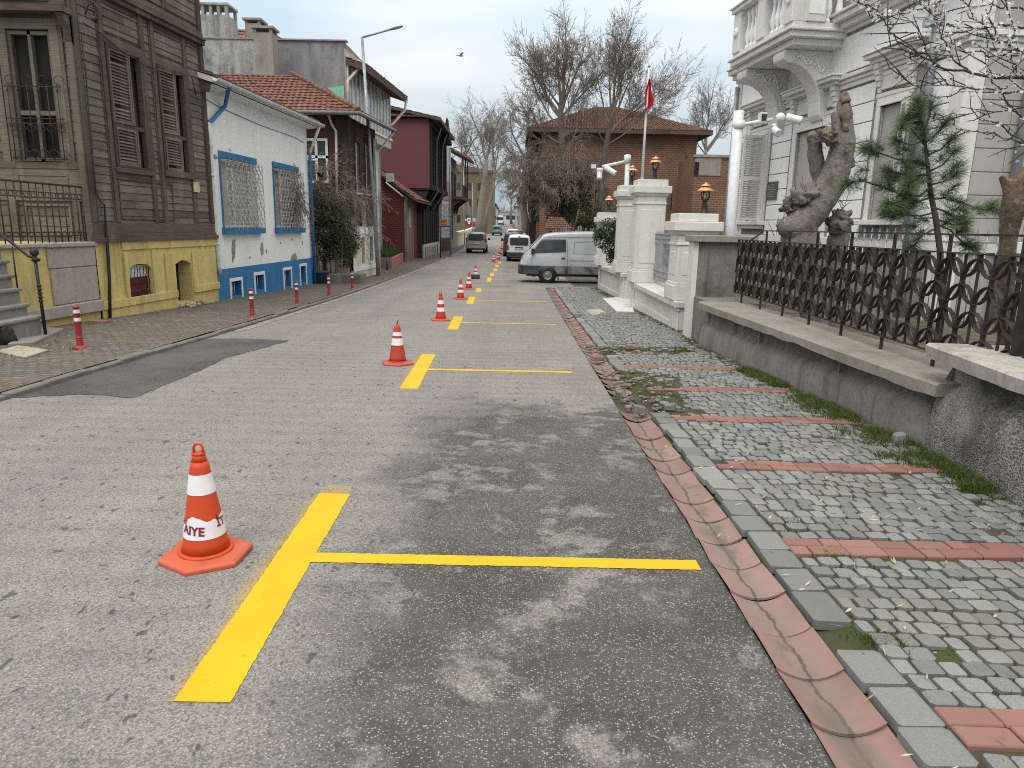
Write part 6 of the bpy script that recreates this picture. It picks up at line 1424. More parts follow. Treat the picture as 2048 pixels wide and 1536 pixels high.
# downpipe
M_zinc=plain('zinc',(.34,.37,.40,1),.42,.35,.15,5)
mb=MB(); sd=s(*qz(1440,500)); k=lambda y,o:p(s(*qz(1440,y),o),o,z(*qz(1440,y),o))
mb.tube([p(sd,.18,zhi),p(sd,.18,zfl+.15)],.075,12); mb.tube([p(sd,.18,zfl+.18),p(sd+.04,.1,zfl-.05),p(sd+.04,.1,zb)],.065,12); mb.box(Mf,sd-.12,sd+.14,.04,.26,zfl+.02,zfl+.16); mb.build('downpipe',M_zinc,ma)
mb=MB(); q=P(*qz(2010,800),13.0); se=Me.s(*qz(2000,900)); mb.tube([Me.p(se,.12,zhi),Me.p(se,.12,zb)],.075,12); mb.build('downpipe',M_zinc,ma)
mb=MB(); mb.tube([p(.1,.12,zfl+.5),p(.1,.12,zb)],.06,10); mb.build('downpipe',M_zinc,ma)
# balcony
sn=s(1697,66); 
o_=.2
while o_<4 and Mf.s(1584,62,o_)<sn: o_+=.02
if o_>=4: o_=1.3
ob=o_; sf=Mf.s(1460,134,ob); zsl=Mf.z(1584,52,ob); zsb=Mf.z(1584,70,ob); zrl=Mf.z(1590,-10,ob)+.3
print('balcony',ob,sf,sn,zsb,zsl,'ML',ML,'zfl',zfl,[round(v,2) for v in WA+DO+WB])
bal=MB(); Bb=lambda *q:bal.box(Mf,*q,.5)
th=zsl-zsb
Bb(sf,sn,0,ob,zsb,zsl-.06); Bb(sf-.06,sn+.06,0,ob+.06,zsl-.06,zsl); Bb(sf+.12,sn-.12,0,ob-.12,zsb-.14,zsb)
bl_=bal.build('balcony_slab',M_mtr,ma,bevel=.012)
bal=MB(); zp=zsl+.12; zr=zsl+1.05
Bb(sf+.03,sn-.03,ob-.28,ob-.04,zsl,zp); Bb(sn-.27,sn-.03,.0,ob-.28,zsl,zp); Bb(sf+.03,sf+.27,0,ob-.28,zsl,zp)
for a in (sf+.03,(sf+sn)/2-.2,sn-.43): Bb(a,a+.40,ob-.32,ob-.0,zp,zr)
Bb(sf-.03,sn+.03,ob-.36,ob+.06,zr,zr+.1); Bb(sf-.07,sn+.07,ob-.4,ob+.1,zr+.1,zr+.15); Bb(sn-.36,sn+.03,0,ob-.36,zr,zr+.15)
Bb(sn-.35,sn+.0,ob-.75,ob-.3,zp,zr); bal.build('parapet',M_mtr,ma,bevel=.012)
bal=MB()
for a in (sf+.03,sn-.43): bal=MB(); bal.lathe(p(a+.2,ob,(zp+zr)/2),[(.11,0),(.11,.03),(.05,.045)],14,axis=(*Mf.n,0)); bal.build('medallion',M_mwh,ma)
bal=MB(); bal.box(Mf,sn,sn+.012,ob-.7,ob-.36,zp+.15,zr-.15); bal.build('parapet_panel',M_mwh,ma)
H_=zr-zp
bp=[(.075,0),(.075,.08),(.045,.1),(.045,.13),(.08,.26),(.085,.34),(.05,.55),(.04,.72),(.055,.76),(.055,.79),(.075,.82),(.075,1)]
nb_=0
for a,b in ((sf+.5,(sf+sn)/2-.2),((sf+sn)/2+.25,sn-.45)):
    n=max(3,int((b-a)/.2))
    for i in range(n): bal=MB(); bal.lathe(p(a+(b-a)*(i+.5)/n,ob-.16,zp),[(r_*.9,q*H_) for r_,q in bp],12); bal.build('baluster',M_mwh,ma)
for i in range(max(2,int((ob-.8)/.24))): bal=MB(); bal.lathe(p(sn-.16,.18+.24*i,zp),[(r_*.9,q*H_) for r_,q in bp],12); bal.build('baluster',M_mwh,ma)
for a in (sf+.45,sn-.75):                     # scrolled brackets
    f_=Fr(p(a,0,0)[:2],tuple(Mf.n),(-Mf.d.x,-Mf.d.y)); D_=ob-.15; zt=zsb-.14; m_=MB(); pts=[(0,zt),(D_,zt)]
    pts+=[(D_+.04,zt-.08),(D_+.02,zt-.20),(D_-.1,zt-.27)]
    for k in range(9): t_=k/8; pts.append((D_-.1-(D_-.3)*math.sin(t_*PI/2)**1.0*.98,zt-.27-.95*(1-math.cos(t_*PI/2))))
    pts+=[(.2,zt-1.32),(.14,zt-1.42),(0,zt-1.5)]
    m_.prism(f_,pts,-.26,.26); b_=m_.build('balcony_bracket',M_mtr,ma,bevel=.02)
    m_=MB(); cpts=[f_.p(x_*.8+.06,.275*sg,zz_*1+.05) for sg in (-1,) for x_,zz_ in [(.15+.02*k+.5*D_*k/14,zt-.35-.18*math.sin(k*.9)*(1-k/18)+.01*k) for k in range(15)]]; m_.tube(cpts,.022,6)
    m_.tube([f_.p(.2+.14*math.cos(t_*.6),.28,zt-.7+.16*math.sin(t_*.6)) for t_ in range(9)],.018,6)
    sgn=-1 if f_.n.dot(Vector((0,-1)))<0 else 1
    for cx_,cz_,rr in ((D_*.8,-.16,.09),(D_*.6,-.19,.11),(D_*.42,-.24,.12),(.3,-.35,.13),(.2,-.6,.11),(.14,-.85,.09)): m_.tube([f_.p(cx_+rr*(1-t_/14)*math.cos(t_*.8),.265*sgn,zt+cz_+rr*(1-t_/14)*math.sin(t_*.8)) for t_ in range(12)],.016,5)
    m_.build('scroll_relief',M_mwh,b_)
# upper windows of the mansion, mostly out of the picture
# small fleur fence behind the iron fence
ff=thing('inner_railing','low silver railing with fleur tips behind the iron fence','fence',(6.3,13,1))
f_=Fr((5.9,13.6),(.3,-1),(-1,0)); mb=MB()
for i in range(22):
    s_=i*.17; zz=f_.z(1750,476)+.06; c_=f_.p(s_,0,zz); mb.tube([f_.p(s_,0,.3),c_],.01,4); mb.add([f_.p(s_-.04,0,zz),f_.p(s_,0,zz-.04),f_.p(s_+.04,0,zz),f_.p(s_+.02,0,zz+.06),f_.p(s_,0,zz+.13),f_.p(s_-.02,0,zz+.06)],[(0,1,2,3,4,5)])
mb.box(f_,0,3.7,-.012,.012,zz-.1,zz-.07); mb.box(f_,0,3.7,-.012,.012,zz-.5,zz-.47); mb.build('rails',M_silv,ff)
# ================================================================ pollarded trunk, pine, blossom
M_bark=oldbark('grey_bark',(.125,.112,.103,1),(.235,.215,.20,1),(.055,.045,.038,1)); M_cut=barkmat('cut_wood',(.11,.085,.065,1),(.255,.205,.155,1),14); M_barkd=barkmat('dark_bark',(.055,.042,.034,1),(.115,.09,.075,1),10)
YT=11.3; T=lambda x,y,dy=0:P(x,y,YT+dy)
tr=thing('pollarded_tree','thick bent grey trunk, crudely lopped, behind the iron fence','tree',(T(1650,640).x,YT,.15))
def px_r(n_): return n_*YT/1420
mb=MB(); mb.limb([T(1672,760,.25),T(1668,600,.25),T(1672,500,.25),T(1680,455,.2),T(1676,425,.15)],[px_r(q) for q in (20,20,21,19,12)],rough=.3)
mb.limb([T(1632,780),T(1630,640),T(1618,540),T(1600,482),T(1604,446),T(1632,413),T(1658,376),T(1674,335),T(1685,295),T(1688,266)],[px_r(q) for q in (26,27,31,35,31,28,26,25,23,18)],24,8,.09)
mb.limb([T(1612,462,-.05),T(1588,456,-.08),T(1570,455,-.08),T(1556,460,-.06)],[px_r(q) for q in (26,26,22,12)],18,7,.16)
mb.limb([T(1684,292),T(1686,258),T(1687,225),T(1689,192)],[px_r(q) for q in (21,17,16,9)],rough=.2)
mb.limb([T(1678,290,-.05),T(1673,258,-.06),T(1669,224,-.05)],[px_r(q) for q in (12,10,7)],12,rough=.2)
mb.limb([T(1648,400,.2),T(1640,350,.2),T(1632,310,.2),T(1626,268,.2)],[px_r(q) for q in (13,15,15,13)],rough=.2)
for x,y,dy,q,jt in ((1612,392,0,24,.8),(1594,405,.05,20,.9),(1582,415,.05,15,.9),(1600,398,-.1,14,.9),(1682,440,.1,22,.9),(1690,300,0,15,.8),(1655,270,-.05,14,1.0),(1664,282,-.08,10,.9),(1700,325,.05,9,.8)): mb.ball(T(x,y,dy),px_r(q),22,15,(1,1,.9),jt)
mb.build('trunk',M_bark,tr)
for fn_ in range(5):
  mb=MB()
  [lambda:mb.limb([T(1690,205,-.12),T(1691,196,-.1),T(1690,184)],[px_r(5),px_r(7.5),px_r(3)],14,rough=.9,fine=.2),lambda:mb.limb([T(1692,262,-.12),T(1693,235,-.14),T(1694,200,-.1)],[px_r(5),px_r(7),px_r(3)],14,rough=.9,fine=.2),lambda:mb.ball(T(1655,272,-.22),px_r(9),20,14,(1,.5,1),1.4),lambda:mb.limb([T(1627,276,.2),T(1626,270,.2),T(1626,262,.2)],[px_r(12),px_r(11),px_r(6)],12,rough=.5),lambda:mb.ball(T(1693,298,-.26),px_r(6),18,12,(1,.4,1),1.4)][fn_](); mb.build('cut_stub',M_cut,tr)
mb=MB()
for _ in range(70):
    x,y=R.choice(((1610,385),(1592,405),(1655,275),(1695,300),(1560,455),(1690,420),(1680,255))); x+=R.gauss(0,9); y+=R.gauss(0,9); a=T(x,y,R.uniform(-.15,.1)); d=Vector((R.gauss(-.1,.5),R.gauss(0,.3),R.uniform(-.2,.8))).normalized()*R.uniform(.05,.28); mb.tube([a,a+d*.5+Vector((0,0,.01)),a+d],[.006,.005,.002],4,False)
mb.build('twigs',M_barkd,tr)
YT2=6.1; T=lambda x,y,dy=0:P(x,y,YT2+dy)
t2=thing('lopped_trunk','brown lopped trunk with a split top behind the tall fence post, at the right edge','tree',(T(2010,640).x,YT2,.15))
mb=MB(); mb.limb([T(2010,760),T(2012,560),T(2020,450),T(2028,400),T(2030,358)],[.062,.06,.068,.095,.07],rough=.28); mb.limb([T(2022,410),T(2012,375),T(2003,352)],[.045,.034,.022],12,rough=.25); mb.limb([T(2030,398),T(2046,362),T(2062,340)],[.08,.08,.065],rough=.28)
mb.build('trunk',oldbark('brown_bark',(.10,.07,.05,1),(.22,.165,.12,1),(.04,.028,.02,1)),t2)
# pine sapling with long needles
YP=7.6; T=lambda x,y,dy=0:P(x,y,YP+dy)
pn=thing('pine_tree','young pine with long green needles behind the iron fence','tree',(T(1872,640).x,YP,.15))
stem=[T(1885,640),T(1880,500),T(1872,440),T(1862,390),T(1856,340),T(1850,280),T(1842,230)]
mb=MB(); mb.tube(stem,[.034,.032,.03,.026,.02,.014,.008],8)
tips=[]
def bough(pts,r=.011):
    pts=[T(*q) for q in pts]; mb.tube(pts,[r]+[r*.8]*(len(pts)-2)+[r*.45],5,False); tips.append(pts)
BG=[[(1857,378),(1840,392),(1800,388),(1760,372),(1720,360,-.1),(1690,372,-.1)],[(1866,398),(1900,395),(1935,410),(1970,420,-.1),(2000,418,-.2)],[(1858,330),(1830,322),(1795,318),(1755,305,-.1),(1728,295,-.1)],[(1855,345),(1885,330),(1912,300,.1)],[(1860,370),(1890,362),(1915,345,-.1)],[(1850,290),(1825,262),(1815,235,.1)],[(1851,285),(1878,262),(1895,240)],[(1845,240),(1838,215),(1835,200)],[(1848,262),(1860,230),(1862,205)],[(1870,425),(1840,432),(1800,430),(1770,425,.1)],[(1872,438),(1905,450),(1930,447,-.1)],[(1876,455),(1845,470),(1822,500,.1)],[(1876,450),(1900,460),(1930,490),(1950,500,-.1)],[(1858,350),(1820,352),(1790,345,.15),(1770,340,.2)],[(1854,310),(1880,300),(1905,275,-.1)],[(1862,395),(1828,405),(1800,410,-.15),(1775,408,-.2)],[(1851,280),(1822,290),(1790,280,.1)],[(1868,415),(1895,425),(1915,440,.1)],[(1846,250),(1822,240),(1802,255,-.1)],[(1860,365),(1838,360),(1815,372,-.2)]]
for b in BG: bough(b)
mb.build('trunk',M_barkd,pn)
mb=MB()
def tuft(c,d,n,l_):
    d=d.normalized()
    for _ in range(n):
        v=(d*R.uniform(.1,1.1)+Vector((R.gauss(0,1),R.gauss(0,1),R.gauss(0,1))).normalized()*.95).normalized()*l_*R.uniform(.65,1.1); o=c-d*R.uniform(0,.09); e=v.orthogonal().normalized()*.0018; m=o+v*.6+Vector((0,0,.008)); tp=o+v-Vector((0,0,.012)); 
        mb.add([o-e,o+e,m+e*.9,m-e*.9,tp],[(0,1,2,3),(3,2,4)])
for pts in tips:
    tuft(pts[-1],pts[-1]-pts[-2],240,.175)
    n=len(pts)
    for i in range(1,n-1):
        for t_ in (0,.33,.66): tuft(pts[i].lerp(pts[i+1],t_)+Vector((R.gauss(0,.05),R.gauss(0,.05),R.gauss(0,.05))),pts[i+1]-pts[i]+Vector((0,0,.05)),(120 if R.random()<.75 else 30),.16)
for i in (3,4,5): 
    for t_ in (.2,.7): tuft(stem[i].lerp(stem[i+1],t_),Vector((R.gauss(0,.4),R.gauss(0,.4),1)),150,.16)
mb.build('needles',leafmat('pine_needle',(.035,.075,.026,1),(.115,.165,.075,1),.5,.2),pn)
# blossoming tree reaching in from the right
YB=5.2; T=lambda x,y,dy=0:P(x,y,YB+dy)
bt=thing('blossom_tree','bare plum branches with white blossom reaching in at the top right','tree',(4.9,5.4,.15))
M_plum=barkmat('plum_bark',(.045,.032,.03,1),(.10,.075,.068,1),20)
mb=MB(); fl=[]; root=Vector((4.7,5.4,.1)); fork=Vector((4.75,5.3,2.2)); mb.tube([root,Vector((4.72,5.4,1.2)),fork],[.09,.08,.07],10,jit=.1)
def limb(pts,r,den):
    v=[T(*q) for q in pts]; fine=[]; r*=.72
    for a,b in zip(v,v[1:]):
        for k in range(4): fine.append(a.lerp(b,k/4)+Vector((R.gauss(0,.008),R.gauss(0,.01),R.gauss(0,.008))))
    fine.append(v[-1]); n=len(fine); mb.tube(fine,[r*(1-.75*i/(n-1)) for i in range(n)],5,False)
    for i,q in enumerate(fine):
        if R.random()<.55 and i>1:
            d=(fine[min(i+1,n-1)]-fine[i-1]).normalized(); o=(d*.7+Vector((R.gauss(0,.5),R.gauss(0,.5),R.gauss(.15,.5)))).normalized(); l_=R.uniform(.06,.34); e=q+o*l_; m=q.lerp(e,.5)+Vector((R.gauss(0,.01),R.gauss(0,.01),R.gauss(0,.01))); mb.tube([q,m,e],[.0045,.0035,.002],4,False); fl.append((q,e,den))
        if i+1<n: fl.append((q,fine[i+1],den))
mb2=None
LB=[([(2090,160),(2048,157),(1945,150),(1872,130),(1826,106),(1770,98)],.017,1.0),([(2090,120),(2048,106),(2000,84),(1950,40),(1925,-10)],.014,1.1),([(2000,84),(1975,30),(1990,-20)],.010,.9),([(1683,-14),(1720,5),(1755,28),(1800,27),(1856,14),(1900,-8)],.008,1.2),([(1755,28),(1780,62),(1811,104),(1850,118)],.007,.35),([(2080,182),(2010,182),(1930,176),(1870,166),(1822,172)],.010,.9),([(2090,300),(2046,288),(1995,268),(1945,263),(1908,250)],.008,.25),([(2090,300),(2048,283),(2010,255),(1985,243),(1960,240)],.008,.2),([(2080,212),(2004,222),(1935,228),(1880,229)],.008,.3),([(1872,130),(1850,100),(1838,70),(1812,64)],.006,.8),([(2048,106),(1980,110),(1920,100),(1890,70)],.009,1.0),([(1945,150),(1900,110),(1880,60),(1886,10)],.009,.9),([(2048,157),(2020,120),(2030,60),(2010,10)],.011,1.1),([(1930,176),(1890,195),(1850,190),(1800,150)],.006,.5),([(2060,60),(2000,50),(1930,62),(1870,40),(1840,-5)],.010,1.1),([(2060,250),(2020,210),(1990,160),(1960,100)],.009,.6),([(2060,20),(1985,8),(1930,14)],.010,1.2)]
for a in LB: limb(*a)
for y_ in (160,106,200,290,30): mb.tube([fork,T(2140,y_+40,.1),T(2090,y_)],[.045,.03,.018],6)
mb.build('branches',M_plum,bt)
mb=MB()
def blossom(c,sz):
    ax=Vector((R.gauss(0,1),R.gauss(-.6,1),R.gauss(0,1))).normalized(); u=ax.orthogonal().normalized(); v=ax.cross(u); vs=[c]; fs=[]
    for k in range(5):
        a=2*PI*k/5; w1=a-.5; w2=a+.5
        vs+=[c+(u*math.cos(w1)+v*math.sin(w1))*sz*.75+ax*sz*.12,c+(u*math.cos(a)+v*math.sin(a))*sz+ax*sz*.2,c+(u*math.cos(w2)+v*math.sin(w2))*sz*.75+ax*sz*.12]; fs.append((0,3*k+1,3*k+2,3*k+3))
    mb.add(vs,fs)
for a,b,den in fl:
    if noise.noise(a*2.1+Vector((7,3,1)))+.18*den<.02: n=1 if R.random()<.3*den else 0
    else: n=int(R.uniform(2,10)*den)
    for _ in range(n):
        c=a.lerp(b,R.random())+Vector((R.gauss(0,.012),R.gauss(0,.012),R.gauss(0,.012))); blossom(c,R.uniform(.010,.0155))
mb.build('blossom',leafmat('white_petal',(.76,.75,.74,1),(.88,.87,.86,1),.7,.3),bt)
mb=MB()
for a,b,den in fl:
    for _ in range(3): c=a.lerp(b,R.random())+Vector((R.gauss(0,.004),R.gauss(0,.004),R.gauss(0,.004))); mb.ball(c,.0045,4,3)
mb.build('buds',plain('bud',(.10,.055,.045,1),.7),bt)
# loose stones on the broken pavement
for x,y,lb,sx,sy,sz,mt in ((1797,885,'loose grey granite sett lying at the foot of the garden wall',.1,.1,.1,M_gran),(1195,719,'broken red curved gutter tile lying loose on the kerb',.2,.13,.07,M_gut),(1279,824,'dark grey sett tipped up beside the broken gutter',.13,.1,.08,M_gran),(1340,818,'grey sett lying in the grass patch of the broken paving',.12,.09,.07,M_gran),(1225,688,'grey sett lying loose before the broken paving band',.12,.1,.08,M_gran),(1262,697,'red brick lying loose in the grassy hollow by the kerb',.2,.1,.07,M_pav),(1155,634,'small square grey stone standing on the gutter edge',.12,.1,.1,M_gran)):
    c=G(x,y,.05); mb=MB(); a=R.uniform(-.5,.5); ca,sa=math.cos(a),math.sin(a); tl=R.uniform(-.25,.25); vs=[]
    for zz in (0,1):
        for u,v in ((-1,-1),(1,-1),(1,1),(-1,1)): vs.append((c.x+(u*sx*ca-v*sy*sa)/2*(1-.12*zz),c.y+(u*sx*sa+v*sy*ca)/2*(1-.12*zz),c.z-.015+sz*zz+tl*u*sx/2*(zz*.8+.2)))
    mb.hexa(vs); mb.build('loose_tile' if mt is M_gut else 'loose_brick' if mt is M_pav else 'loose_sett',mt,label=lb,cat='stone',bevel=.012)
mb=MB()
for _ in range(150):
    y=R.uniform(6.8,9.4) if R.random()<.7 else R.uniform(10.8,11.7); x=gx(y)+.05+abs(R.gauss(0,.35)); rr=R.uniform(.008,.035)*(1.5 if R.random()<.2 else 1); mb.ball((x,y,zg(y)+.03+R.uniform(0,.02)),rr,6,4,(1.2,1,.6),.6)
mb.build('pavement_rubble',plain('rubble_grey',(.22,.20,.175,1),.95,0,.35,20,.6),kind='stuff',label='small rubble and soil crumbs in the broken part of the right pavement',cat='rubble')
# ================================================================ vehicles
def carpaint(name,col,rough=.28,dirt=.25):
    t=NT(name); c=t.co(); k=t.mix(t.ramp(t.noise(c,1.5,5),.45,.75,0,dirt),col,(.12,.11,.1,1)); t.b.inputs['Coat Weight'].default_value=.4; t.b.inputs['Coat Roughness'].default_value=.08
    return t.done(k,t.ramp(t.noise(c,4,4),.3,.7,rough,rough+.2),t.bump(t.noise(c,2.2,3),.12,.03),.15,.5)
M_tyre=plain('tyre_rubber',(.022,.022,.022,1),.85,0,.2,12,.3); M_rim=plain('steel_rim',(.26,.26,.265,1),.45,.5,.3,14); M_cglass=glassmat('car_glass',(.022,.028,.030,1),.04); M_trimb=plain('bumper_plastic',(.035,.037,.042,1),.6,0,.25,5); M_tail=plain('tail_lamp',(.28,.012,.012,1),.25,0,.15,9); M_head=plain('head_lamp',(.55,.56,.55,1),.12,0,.25,9); M_plate=plain('number_plate',(.5,.5,.48,1),.5,0,.1,20); M_ptext=plain('plate_print',(.03,.03,.035,1),.5)
def loft(sts,ring):                          # stations along x, each a closed half profile [(y,z)...] mirrored
    m_=MB(); rows=[]
    for x,pr in sts: rows.append([Vector((x,y,z)) for y,z in pr]+[Vector((x,-y,z)) for y,z in pr[::-1]])
    n=len(rows[0]); vs=[v for r_ in rows for v in r_]
    fs=[(i*n+k,(i+1)*n+k,(i+1)*n+(k+1)%n,i*n+(k+1)%n) for i in range(len(rows)-1) for k in range(n)]+[tuple(range(n)),tuple((len(rows)-1)*n+k for k in range(n-1,-1,-1))]
    return m_.add(vs,fs,True)
def prof(hw,hr,zb,zs,zr,rr=.14):             # half section: sill, side, belt, roof
    return [(.0,zb),(hw*.88,zb),(hw*.98,zb+.09),(hw,(zb+zs)/2),(hw*.985,zs),(hw*.955,zs+.04),(hr+(hw*.95-hr)*.25,zr-rr),(hr-.02,zr-rr*.35),(hr-.12,zr-.02),(hr*.5,zr+.012),(0,zr+.016)]
def halfw(hw,hr,zs,zr,z):                    # width of the side at height z
    if z<zs: return hw
    return hw*.965+(hr-hw*.95)*min(1,(z-zs)/(zr-.14-zs))*.75
def vehicle(name,label,cat,spec,loc,rot,paint,group=None,detail=True):
    t=thing(name,label,cat,(0,0,0),group); S=spec
    body=loft([(x,prof(*q)) for x,q in S['st']],0).build('body',paint,t); sd=body.modifiers.new('smooth','SUBSURF'); sd.levels=1; sd.render_levels=2
    for x in S['wheels']:
        for sy in (-1,1):
            w_=MB(); r=S['r']; yy=sy*(S['hw']-.10); w_.lathe((x,yy-.1*sy,r),[(r*.62,0),(r*.93,0),(r,.03),(r,.17),(r*.93,.2),(r*.62,.2)],28,axis=(0,sy,0),caps=False); wh_=w_.build('wheel',M_tyre,t)
            w_=MB(); w_.lathe((x,yy-.1*sy,r),[(r*.62,.02),(r*.62,.185),(r*.56,.19),(r*.50,.15),(r*.3,.16),(r*.18,.185),(0,.19)],24,axis=(0,sy,0)); w_.build('rim',S.get('rim',M_rim),wh_)
            w_=MB(); w_.lathe((x,sy*(S['hw']-.3),r+.02),[(r*1.17,0),(r*1.17,.302),(r*.6,.304)],28,axis=(0,sy,0),caps=False); w_.build('wheel_arch',M_black,t)
    for nm,mt,fn in S['parts']:
        m_=MB(); fn(m_,S); 
        if not m_.v: continue
        sg=[{v_>0 for v_ in (m_.v[i].y for i in f_)} for f_ in m_.f]
        if nm!='panel_line' and all(len(s_)==1 for s_ in sg) and {True}in sg and {False} in sg:   # left and right piece are parts of their own
            for side in (True,False):
                h_=MB(); ids=sorted({i for f_,s_ in zip(m_.f,sg) if side in s_ for i in f_}); mp_={j:k for k,j in enumerate(ids)}
                h_.v=[m_.v[i] for i in ids]; h_.f=[[mp_[i] for i in f_] for f_,s_ in zip(m_.f,sg) if side in s_]; h_.sm=[False]*len(h_.f); h_.r=[.5]*len(h_.f); h_.build(nm,mt,t)
        else: m_.build(nm,mt,t)
    t.location=loc; t.rotation_euler=(0,0,rot); return t
def sidepoly(poly,off=.006):                 # polygon in (x,z) laid on both sides
    def fn(m_,S):
        hw,hr,zs,zr=S['hw'],S['hr'],S['zs'],S['zr']
        for sy in (-1,1):
            vs=[(x,sy*(halfw(hw,hr,zs,zr,z)+off),z) for x,z in poly]; m_.add(vs,[tuple(range(len(vs)))])
    return fn
def rearpoly(poly,xf,off=.0):                # polygon in (y,z) on the tail; xf(z) gives x
    def fn(m_,S):
        vs=[(xf(z)+off,y,z) for y,z in poly]; m_.add(vs,[tuple(range(len(vs)))])
    return fn
def both(poly,xf,off=0):
    def fn(m_,S):
        for sy in (-1,1): m_.add([(xf(z)+off,sy*y,z) for y,z in poly],[tuple(range(len(poly)))])
    return fn
def boxes(*bs):
    def fn(m_,S):
        for b in bs: m_.cube(*b)
    return fn
def rr_(y0,y1,z0,z1,c=.05): return [(y0+c,z0),(y1-c,z0),(y1,z0+c),(y1,z1-c),(y1-c,z1),(y0+c,z1),(y0,z1-c),(y0,z0+c)]
# ---- the old silver van, nose to the street (x forward in its own space)
def old_van():
    hw,hr=.82,.755; st=[(2.44,(.66,.58,.40,.60,.80,.05)),(2.42,(.74,.66,.34,.66,1.02,.06)),(2.30,(.79,.70,.32,.98,1.20,.06)),(2.12,(.81,.72,.32,1.06,1.38,.08)),(1.82,(.82,.74,.33,1.14,1.72,.10)),(1.52,(.82,.75,.34,1.15,1.98,.10)),(1.38,(.82,.75,.34,1.15,2.04,.10)),(.9,(.82,.76,.34,1.15,2.10,.10)),(-.2,(.82,.76,.34,1.15,2.15,.10)),(-2.3,(.82,.76,.36,1.15,2.17,.10)),(-2.44,(.82,.76,.38,1.15,2.16,.10)),(-2.46,(.80,.74,.42,1.15,2.10,.10))]
    S=dict(st=st,hw=hw,hr=hr,zs=1.15,zr=2.03,wheels=(1.32,-1.25),r=.325)
    win=[(1.93,1.16),(1.86,1.20),(1.50,1.72),(.53,1.74),(.50,1.25)]
    win=[(2.0,1.22),(1.60,1.76),(.60,1.80),(.57,1.30),(1.5,1.25)]
    lowb=[(2.40,.42),(2.40,.78),(-2.44,.80),(-2.44,.42),(.98,.36),(.96,.62),(1.06,.72),(1.18,.78),(1.46,.78),(1.60,.70),(1.69,.60),(1.70,.36)]
    def strip(m_,S):
        for sy in (-1,1):
            def q(x0,x1,z0,z1,n=6):
                for i in range(n):
                    a,b=x0+(x1-x0)*i/n,x0+(x1-x0)*(i+1)/n
                    m_.add([(x_,sy*(.828 if abs(x_)<2.2 else .80),z_) for x_,z_ in ((a,z0),(b,z0),(b,z1),(a,z1))],[(0,1,2,3)])
            q(.92,-2.40,.40,.72); 
            for k in range(10):
                a0,a1=PI*k/10,PI*(k+1)/10; x0,x1=1.32+.40*math.cos(a0),1.32+.40*math.cos(a1); z0,z1=.33+.36*math.sin(a0),.33+.36*math.sin(a1)
                m_.add([(x0,sy*.828,z0),(x1,sy*.828,z1),(x1,sy*.828,.72),(x0,sy*.828,.72)],[(0,1,2,3)])
    def bumper(m_,S):
        pts=[(2.0,.86),(2.32,.85),(2.50,.70),(2.55,.35),(2.56,0)]; pts=pts+[(x,-y) for x,y in pts[::-1][1:]]
        for (x0,y0),(x1,y1) in zip(pts,pts[1:]): m_.hexa([(x0-.12,y0*.9,.34),(x0,y0,.36),(x1,y1,.36),(x1-.12,y1*.9,.34),(x0-.12,y0*.9,.70),(x0-.02,y0,.72),(x1-.02,y1,.72),(x1-.12,y1*.9,.70)])
        for sy in (-1,1): m_.cube(1.70,2.05,sy*.845-.01,sy*.845+.01,.36,.72)
    def head(m_,S):
        for sy in (-1,1): m_.hexa([(2.20,sy*.825,.75),(2.46,sy*.74,.75),(2.46,sy*.40,.75),(2.2,sy*.5,.75),(2.18,sy*.825,.95),(2.43,sy*.73,.96),(2.43,sy*.40,.96),(2.15,sy*.5,.95)])
    def lines(m_,S):
        for sy in (-1,1):
            w=lambda x,z,o=.004:Vector((x,sy*(halfw(.82,.755,1.15,2.03,z)+o),z))
            for P_ in ([(.50,.76),(.50,1.24),(.55,1.80)],[(1.98,.76),(2.0,1.10)],[(2.02,1.22),(1.62,1.79),(.58,1.84)],[(.25,1.24),(.22,1.72),(-.62,1.75),(-.66,1.22),(.25,1.24)],[(-.85,1.22),(-.85,1.74),(-1.9,1.75),(-1.9,1.22),(-.85,1.22)],[(1.4,1.90),(-2.3,1.93)],[(.42,.95),(-.9,.96),(-2.4,.95)],[(-.75,.5),(-.75,1.8)]): m_.tube([w(*q) for q in P_],.006,4,False)
    S['parts']=[('windscreen',M_cglass,lambda m_,S:m_.add([(2.16,.62,1.36),(2.16,-.62,1.36),(1.60,-.60,1.94),(1.60,.60,1.94)],[(0,1,2,3)])),('side_window',M_cglass,sidepoly(win,.012)),('lower_panel',M_vlow,strip),('bumper',M_trimb2,bumper),('headlight',M_head,head),('panel_line',M_trimb,lines),('door_handle',M_black,boxes((.60,.74,-.845,-.815,1.02,1.07),(.60,.74,.815,.845,1.02,1.07))),('wing_mirror',M_black,boxes((1.90,2.02,-.93,-.78,1.20,1.42),(1.90,2.02,.78,.93,1.20,1.42))),('mud_flap',M_black,boxes((.84,.88,-.80,-.60,.14,.42),(.84,.88,.60,.80,.14,.42),(1.78,1.95,-.6,-.4,.18,.36))),('underbody',M_black,boxes((-2.3,2.2,-.68,.68,.28,.40)))]
    return S
M_vsil=carpaint('silver_paint_van',(.43,.45,.48,1),.28,.4); M_vlow=plain('worn_grey_panel',(.16,.165,.165,1),.6,0,.5,2.6,.3); M_trimb2=plain('blue_grey_bumper',(.045,.05,.062,1),.55,0,.3,4)
vy=30.2
vehicle('silver_van','old dented silver van with dark lower panels, parked nose towards the street','van',old_van(),(P(1094,571,vy).x+1.32,vy+.75,zg(vy)+.0),PI,M_vsil)
